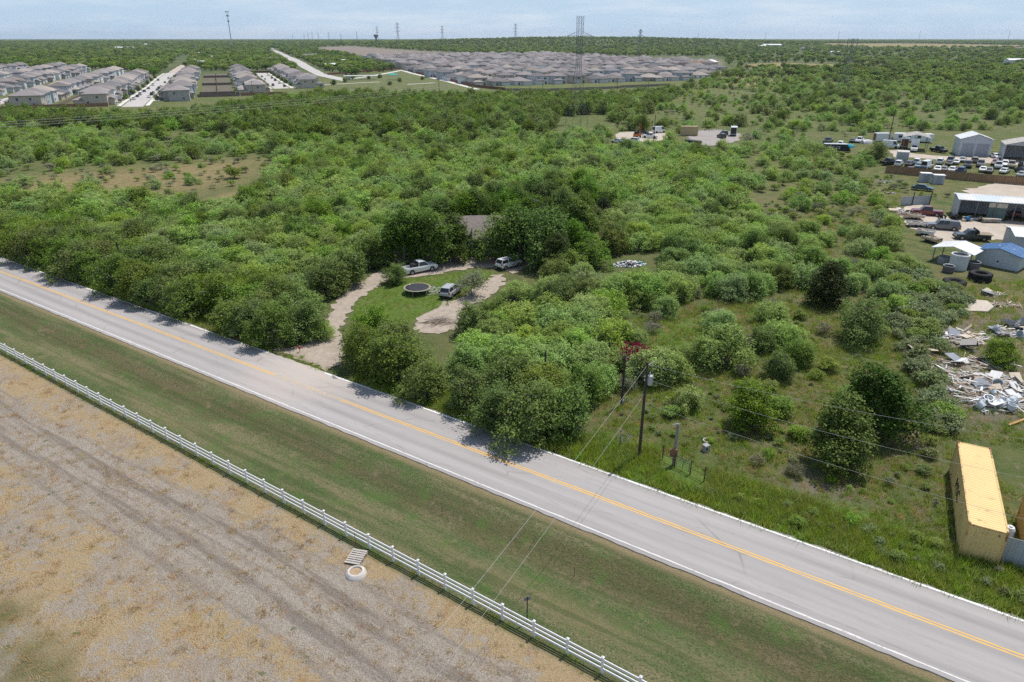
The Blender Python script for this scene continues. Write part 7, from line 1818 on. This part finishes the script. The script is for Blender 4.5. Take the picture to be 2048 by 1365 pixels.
# bagged rubbish
BAGS = [M('white_bag', (0.74, 0.75, 0.76), (0.62, 0.64, 0.66), 5, .4), M('grey_bag', (0.42, 0.45, 0.48), (0.34, 0.36, 0.40), 5, .4), M('black_bag', (0.03, 0.03, 0.035), (0.05, 0.05, 0.06), 5, .3), M('teal_bag', (0.10, 0.32, 0.36), (0.14, 0.38, 0.40), 5, .4), M('tan_bag', (0.46, 0.37, 0.27), (0.38, 0.30, 0.22), 5, .6)]
def blob(g, m):
    V_ = []; F_ = []
    for i in range(6):
        th = math.pi * i / 5
        for j in range(8): a = 2 * math.pi * j / 8; r_ = 1 + g.uniform(-.28, .28); V_.append((r_ * math.sin(th) * math.cos(a), r_ * math.sin(th) * math.sin(a), .75 * r_ * math.cos(th)))
    for i in range(5):
        for j in range(8): F_.append((i * 8 + j, (i + 1) * 8 + j, (i + 1) * 8 + (j + 1) % 8, i * 8 + (j + 1) % 8))
    return MB().add(V_, F_).mesh('trash_bag', m)
gb = random.Random(3); bag_m = [blob(gb, m) for m in BAGS for _ in range(2)]
def trash(label, c, rx, ry, n_, hmax, rz=0.0):
    q = at(*c); t = thing('trash_heap', label, 'trash', (q.x, q.y, 0), rz); g = random.Random(n_)
    for k in range(n_):
        r_ = math.sqrt(g.random()); a = g.uniform(0, 6.283); s_ = g.uniform(.07, .24)
        o = link('trash_bag', bag_m[g.choice((0, 1, 0, 1, 0, 2, 3, 4, 5, 6, 8, 3, 4))], t); o.location = (rx * r_ * math.cos(a), ry * r_ * math.sin(a), s_ * .5 + hmax * (1 - r_) * g.random()); o.scale = (s_ * g.uniform(.8, 1.6), s_, s_ * .8); o.rotation_euler = (0, g.uniform(-.4, .4), g.uniform(0, 6))
    return t
trash('large heap of white rubbish bags in the grass right of the house', (1257, 530), 2.9, 1.5, 230, .7, .2)
trash('smaller strip of white rubbish under the oaks', (1190, 505), 1.8, 1.2, 46, .5, .4); trash('thin scatter of rubbish below the oaks', (1172, 526), 2.0, .7, 26, .2, .5)
trash('white scraps at the corner of the grey lot', (1425, 294), 4.0, 1.6, 40, .9); trash('strip of white scraps along the back of the grey lot', (1418, 262), 6.5, 1.0, 44, .8); trash('white scraps right of the white box truck', (1495, 272), 5, .8, 26, .6)
trash('white scraps beside the tan box', (1352, 272), 3, 1.2, 24, .8); trash('scraps by the left end of the yard', (1578, 301), 3.0, 1.0, 24, .7); trash('black and white scraps in the scrub below the lockers', (1767, 365), 3.0, 1.2, 22, .6); trash('white scraps in the scrub above the red pickup', (1780, 388), 1.6, .8, 16, .5)
trash('bags and boxes beside the white pickup', (900, 516), 1.4, .7, 16, .4); trash('clutter along the house wall behind the white car', (975, 512), 2.0, .6, 18, .5)
# brush pile
q = at(884, 646); t = thing('brush_pile', 'pile of cut dry branches on the gravel patch', 'brush pile', (q.x, q.y, 0)); g = random.Random(8)
for k in range(46):
    a = R(35) + g.gauss(0, .35); L = g.uniform(1.2, 3.6); x, y = g.gauss(0, .9), g.gauss(0, .5); z = g.uniform(.05, .5)
    d = Vector((math.cos(a), math.sin(a), g.uniform(-.08, .12))) * L / 2; c = Vector((x, y, z))
    MB().tube(c - d, c + d + Vector((0, 0, .1)), g.uniform(.02, .045), .012, 5).build('branch', DEADW if k % 3 else PLK[2], t)
# dead snags and bare brush
def snag(label, px, py, h, n_, seed):
    q = at(px, py); g = random.Random(seed); t = thing('dead_tree', label, 'dead tree', (q.x, q.y, 0)); b = MB(); tops = [(Vector((0, 0, -.1)), Vector((0, 0, 1)), .09, h * .45)]
    for lv in range(4):
        nxt = []
        for o, d, r_, L in tops:
            e = o + d * L; b.tube(o, e, r_, r_ * .6, 5, False)
            for k in range(3 if lv else n_):
                nd = (d + Vector((g.gauss(0, .75), g.gauss(0, .75), g.uniform(-.1, .5)))).normalized(); nxt.append((o.lerp(e, g.uniform(.4, 1)), nd, r_ * .52, L * g.uniform(.5, .75)))
        tops = nxt
    b.build('branches', DEADW, t); MB().tube((0, 0, -.2), (0, 0, h * .3), .12, .09, 7).build('trunk', DEADW, t)
snag('bare grey dead tree at the foot of the transformer pole', 1240, 892, 2.6, 5, 2); snag('bare grey snag over the hedgerow beside the leaning pole', 262, 560, 6.0, 5, 3); snag('pale bare snag in the hedgerow above the road', 395, 590, 6.2, 4, 4)
snag('bare grey bush below the yellow container', 1990, 1150, 1.2, 7, 5); snag('low bare brush left of the yellow container', 1870, 1010, 1.1, 6, 6); snag('grey bare tree in the tree belt below the second street', 455, 232, 7, 6, 7); snag('pale fallen twigs in the green strip below the brush pile', 915, 752, 1.6, 5, 9)
snag('bare brush pile right of the debris cabinet', 1985, 720, 1.2, 7, 12); snag('bare grey brush above the cabinet', 2005, 690, 1.0, 7, 13)
# clutter along the top of the work yard
def flat_load(label, a, b_, w, h, mi, junk):
    a = at(*a); b_ = at(*b_); L = (b_ - a).length; t = thing('flat_trailer', label, 'trailer', (a.x, a.y, .06), math.atan2(b_.y - a.y, b_.x - a.x))
    MB().box((L / 2, w / 2, .5), (L, w, .1)).build('deck', PLK[mi], t)
    for y in (0.02, w - .02): MB().box((L / 2, y, .75), (L, .05, h)).build('side_board', PLK[1 if mi != 2 else 4], t)
    for x in (L * .4, L * .6):
        for y in (.1, w - .1): o = link('wheel', car_meshes('sedan')[2], t); o.location = (x, y, .33)
    g = random.Random(junk)
    for k in range(junk): plank(t, g.uniform(.3, L - .3), g.uniform(.2, w - .2), .65 + g.uniform(0, .3), g.uniform(.3, 1.4), g.uniform(.1, .4), g.uniform(.06, .25), g.uniform(-.6, .6), (0, 0), g.choice((0, 1, 2, 2, 4)), 'load_piece')
flat_load('rusty flat trailer of scrap below the red pickup', (1806, 440), (1848, 442), 2.2, .5, 2, 14); flat_load('flat trailer of boards left of the grey pickup', (1815, 455), (1856, 458), 2.2, .4, 0, 12); flat_load('flat trailer of junk at the lower yard corner', (1830, 471), (1866, 476), 2.2, .5, 4, 14); flat_load('trailer of scrap lumber above the white carport', (1840, 482), (1868, 490), 2.0, .4, 2, 12)
heap('tangle of scrap at the left corner of the work yard', (1802, 425), 2.4, 2.0, 30, .8, .7, (.1, .6, .1, .15, .05), 4)
for px, py, lab, mi in ((1895, 440, 'pile of old tyres at the left end of the long shed', 0), (1938, 443, 'bench of blue and black goods in front of the long shed', 1), (1980, 446, 'stack of pale boards in front of the long shed', 2)):
    q = at(px, py); t = thing('goods_stack', lab, 'goods', (q.x, q.y, .06), -.1); g = random.Random(px)
    for k in range(12):
        if mi == 0:
            o = MB().ring((0, 0, 0), .34, .13, 14, 6).build('tyre', TYRE, t); o.location = (g.uniform(-2, 2), g.uniform(-.6, .6), g.uniform(.2, .9)); o.rotation_euler = (g.uniform(0, 1.5), g.uniform(0, 1.5), 0)
        elif mi == 1:
            o = MB().box((0, 0, 0), (g.uniform(.3, .9), g.uniform(.3, .6), g.uniform(.3, .7))).build('box', (BLUEB, DARKIN, BAGS[1], PLK[4])[k % 4], t); o.location = (g.uniform(-1.8, 1.8), g.uniform(-.5, .5), g.uniform(.2, .9)); o.rotation_euler = (0, 0, g.uniform(-.5, .5))
        else: plank(t, g.uniform(-.2, .2), g.uniform(-.4, .4), .1 + .07 * k, 3.2, .5, .06, g.uniform(-.06, .06), (0, 0), (0, 1, 4)[k % 3])
q = at(1963, 444); t = thing('quad_bike', 'small bright green quad bike by the stack of boards', 'quad bike', (q.x, q.y, .06), 1.2); GRN = carpaint('lime_car_paint', (0.06, 0.32, 0.05))
MB().box((0, 0, .62), (1.3, .4, .25), taper=.8).build('body', GRN, t); MB().box((-.15, 0, .8), (.6, .3, .12)).build('seat', BLK, t); MB().tube((.4, -.35, 1.0), (.4, .35, 1.0), .025).build('handlebar', BLK, t)
for x in (-.45, .45):
    for y in (-.4, .4): o = link('wheel', car_meshes('sedan')[2], t); o.location = (x, y, .3)
    MB().box((x, 0, .72), (.5, 1.0, .06)).build('mudguard', GRN, t)
# things around the house yard
q = at(838, 519); t = thing('tyre_pair', 'two pale tyres lying behind the white pickup', 'tyres', (q.x, q.y, 0))
for x in (-.5, .5): MB().ring((x, 0, .9), .3, .11, 18, 6).build('tyre', M('dusty_tyre', (0.24, 0.23, 0.22), (0.17, 0.165, 0.16)), t)
MB().box((0, 0, .4), (1.8, .9, .75)).build('crate', M('dark_crate', (0.07, 0.055, 0.045)), t)
q = at(975, 517); t = thing('ladder', 'wooden ladder leaning by the house', 'ladder', (q.x, q.y, 0), .2); t.rotation_euler = (R(-16), 0, .15)
for x in (-.25, .25): MB().tube((x, 0, 0), (x, 0, 2.8), .03).build('rail', PLK[0], t)
for k in range(8): MB().tube((-.25, 0, .3 + .32 * k), (.25, 0, .3 + .32 * k), .02).build('rung', PLK[0], t)
q = at(889, 524); t = thing('tree_stump_post', 'broken pale stump post in front of the house', 'post', (q.x + 1.0, q.y, 0)); MB().tube((0, 0, 0), (.15, 0, 1.5), .16, .1, 8).build('trunk', PLK[0], t); MB().box((.15, 0, 1.55), (.6, .3, .15), .4).build('shelf', PLK[0], t)
q = at(762, 531); t = thing('white_car_bonnet', 'pale sheet of metal under the trees left of the pickup', 'sheet metal', (q.x, q.y, .5), .4); MB().box((0, 0, 0), (1.4, 1.0, .05), taper=.85).build('sheet', TANKW, t); MB().box((0, 0, -.25), (.9, .7, .45)).build('stand', DARKIN, t)
# ---- grass and weeds too fine to count
tufts = [tuft_mesh('tuft', 34, 0.55, 0.20, 0.035, L_GRASS, 1), tuft_mesh('tuft', 40, 0.38, 0.26, 0.04, L_GRASS, 2), tuft_mesh('tuft', 26, 0.85, 0.16, 0.04, L_GRASS, 3, 0.7),
         tuft_mesh('tuft', 34, 0.30, 0.22, 0.035, L_STRAW, 4, 0.9), tuft_mesh('tuft', 40, 0.16, 0.30, 0.04, L_STRAW, 5, 1.6)]
tcol = source_collection('grass', tufts)
GATE = pxpoly([(1318, 905), (1350, 915), (1418, 945), (1418, 985), (1340, 962), (1318, 935)])
def grass(name, poly, sp, mix, sc, label, keep=1.0, zf=None):
    poly = np.array(poly); lo = poly.min(0); hi = poly.max(0)
    X, Y = np.meshgrid(np.arange(lo[0], hi[0], sp), np.arange(lo[1], hi[1], sp))
    X = (X + (rng.random(X.shape) - .5) * sp).ravel(); Y = (Y + (rng.random(Y.shape) - .5) * sp).ravel()
    nzv = 0.5 + 0.25 * np.sin(X * 0.9 + Y * 0.4) + 0.25 * np.sin(Y * 1.1 - X * 0.5 + 1)
    ok = (sdist(X, Y, poly) > 0) & (rng.random(len(X)) < keep * (0.35 + 0.9 * nzv))
    t = road_st(X, Y)[1]; ok &= ~((t > -4.4) & (t < 3.75))
    for q, m in ((DRIVE, -0.35), (PAD, -0.3), (TRACK, -0.5), (YARD_LOW, -0.3)): ok &= sdist(X, Y, np.array(q)) < -m
    ok &= sdist(X, Y, GATE) < 0
    X, Y = X[ok], Y[ok]; n = len(X)
    idx = rng.choice([i for i, _ in mix], n, p=[w for _, w in mix])
    A = np.stack([X, Y, gz(X, Y), sc * (0.6 + 0.8 * rng.random(n)), idx], 1)
    return scatter(name, A, tcol, label, 'grass')
grass('grass', [road(-4, 3.6)[:2], road(75, 3.6)[:2], road(75, 9)[:2], road(10, 9)[:2], road(-4, 7)[:2]], 0.27, ((0, .5), (1, .3), (2, .2)), 1.0, 'tall green roadside grass below the gate and containers')
grass('grass', [road(-130, 3.6)[:2], road(-28, 3.6)[:2], road(-28, 6.5)[:2], road(-130, 6.5)[:2]], 0.4, ((0, .4), (1, .5), (3, .1)), 0.8, 'narrow strip of shaded grass under the hedgerow')
grass('grass', [road(-24, 3.6)[:2], road(-2, 3.6)[:2], road(-2, 8)[:2], road(-24, 8)[:2]], 0.3, ((0, .5), (1, .4), (2, .1)), 0.9, 'grass strip under the roadside elm clump')
grass('grass', LAWN, 0.42, ((1, .85), (3, .15)), 0.45, 'short lawn around the trampoline')
grass('undergrowth', pxpoly([(1180,860),(1240,640),(1500,600),(1800,640),(1900,900),(2080,1000),(2300,1200),(2048,1120),(1700,1060),(1450,1000)]), 0.42, ((0, .36), (1, .26), (2, .08), (3, .30)), 0.85, 'mixed green and dry undergrowth of the right scrub', 0.8)
grass('undergrowth', pxpoly([(1450,480),(1800,380),(1800,640),(1650,640),(1300,640)]), 0.85, ((0, .4), (1, .3), (3, .3)), 1.1, 'thin grass between the mesquites below the yards', 0.7)
grass('undergrowth', pxpoly([(1780,560),(2300,560),(2300,900),(1990,890),(1890,880),(1800,680)]), 0.6, ((0, .45), (1, .3), (3, .25)), 1.0, 'grass around the debris field', 0.75)
grass('stubble', [road(-60, -15.0)[:2], road(30, -16.6)[:2], road(30, -34)[:2], road(-60, -34)[:2]], 0.55, ((3, .45), (4, .55)), 0.8, 'dry straw stubble strewn over the scraped field', 0.34)
grass('grass', [(FA + FN * 0.45)[:2], (FB + FN * 0.45)[:2], (FB - FN * 0.35)[:2], (FA - FN * 0.5)[:2]], 0.4, ((1, .75), (3, .25)), 0.6, 'unmown grass along the foot of the white fence', 0.6)

# ---- summer haze: one box of thin air round the whole scene
hz_m = bpy.data.materials.new('summer_haze'); hz_m.use_nodes = True; hn = hz_m.node_tree; hn.nodes.clear()
ho = hn.nodes.new('ShaderNodeOutputMaterial'); hv = hn.nodes.new('ShaderNodeVolumePrincipled')
hv.inputs['Color'].default_value = (0.80, 0.88, 1.0, 1); hv.inputs['Density'].default_value = 0.00004; hv.inputs['Anisotropy'].default_value = 0.3
hn.links.new(hv.outputs[0], ho.inputs['Volume'])
haze = MB().box((0, 7600, 69.0), (28400, 17200, 142.0)).build('haze', hz_m); tag(haze, 'thin summer haze over the plain', None, None, 'stuff')
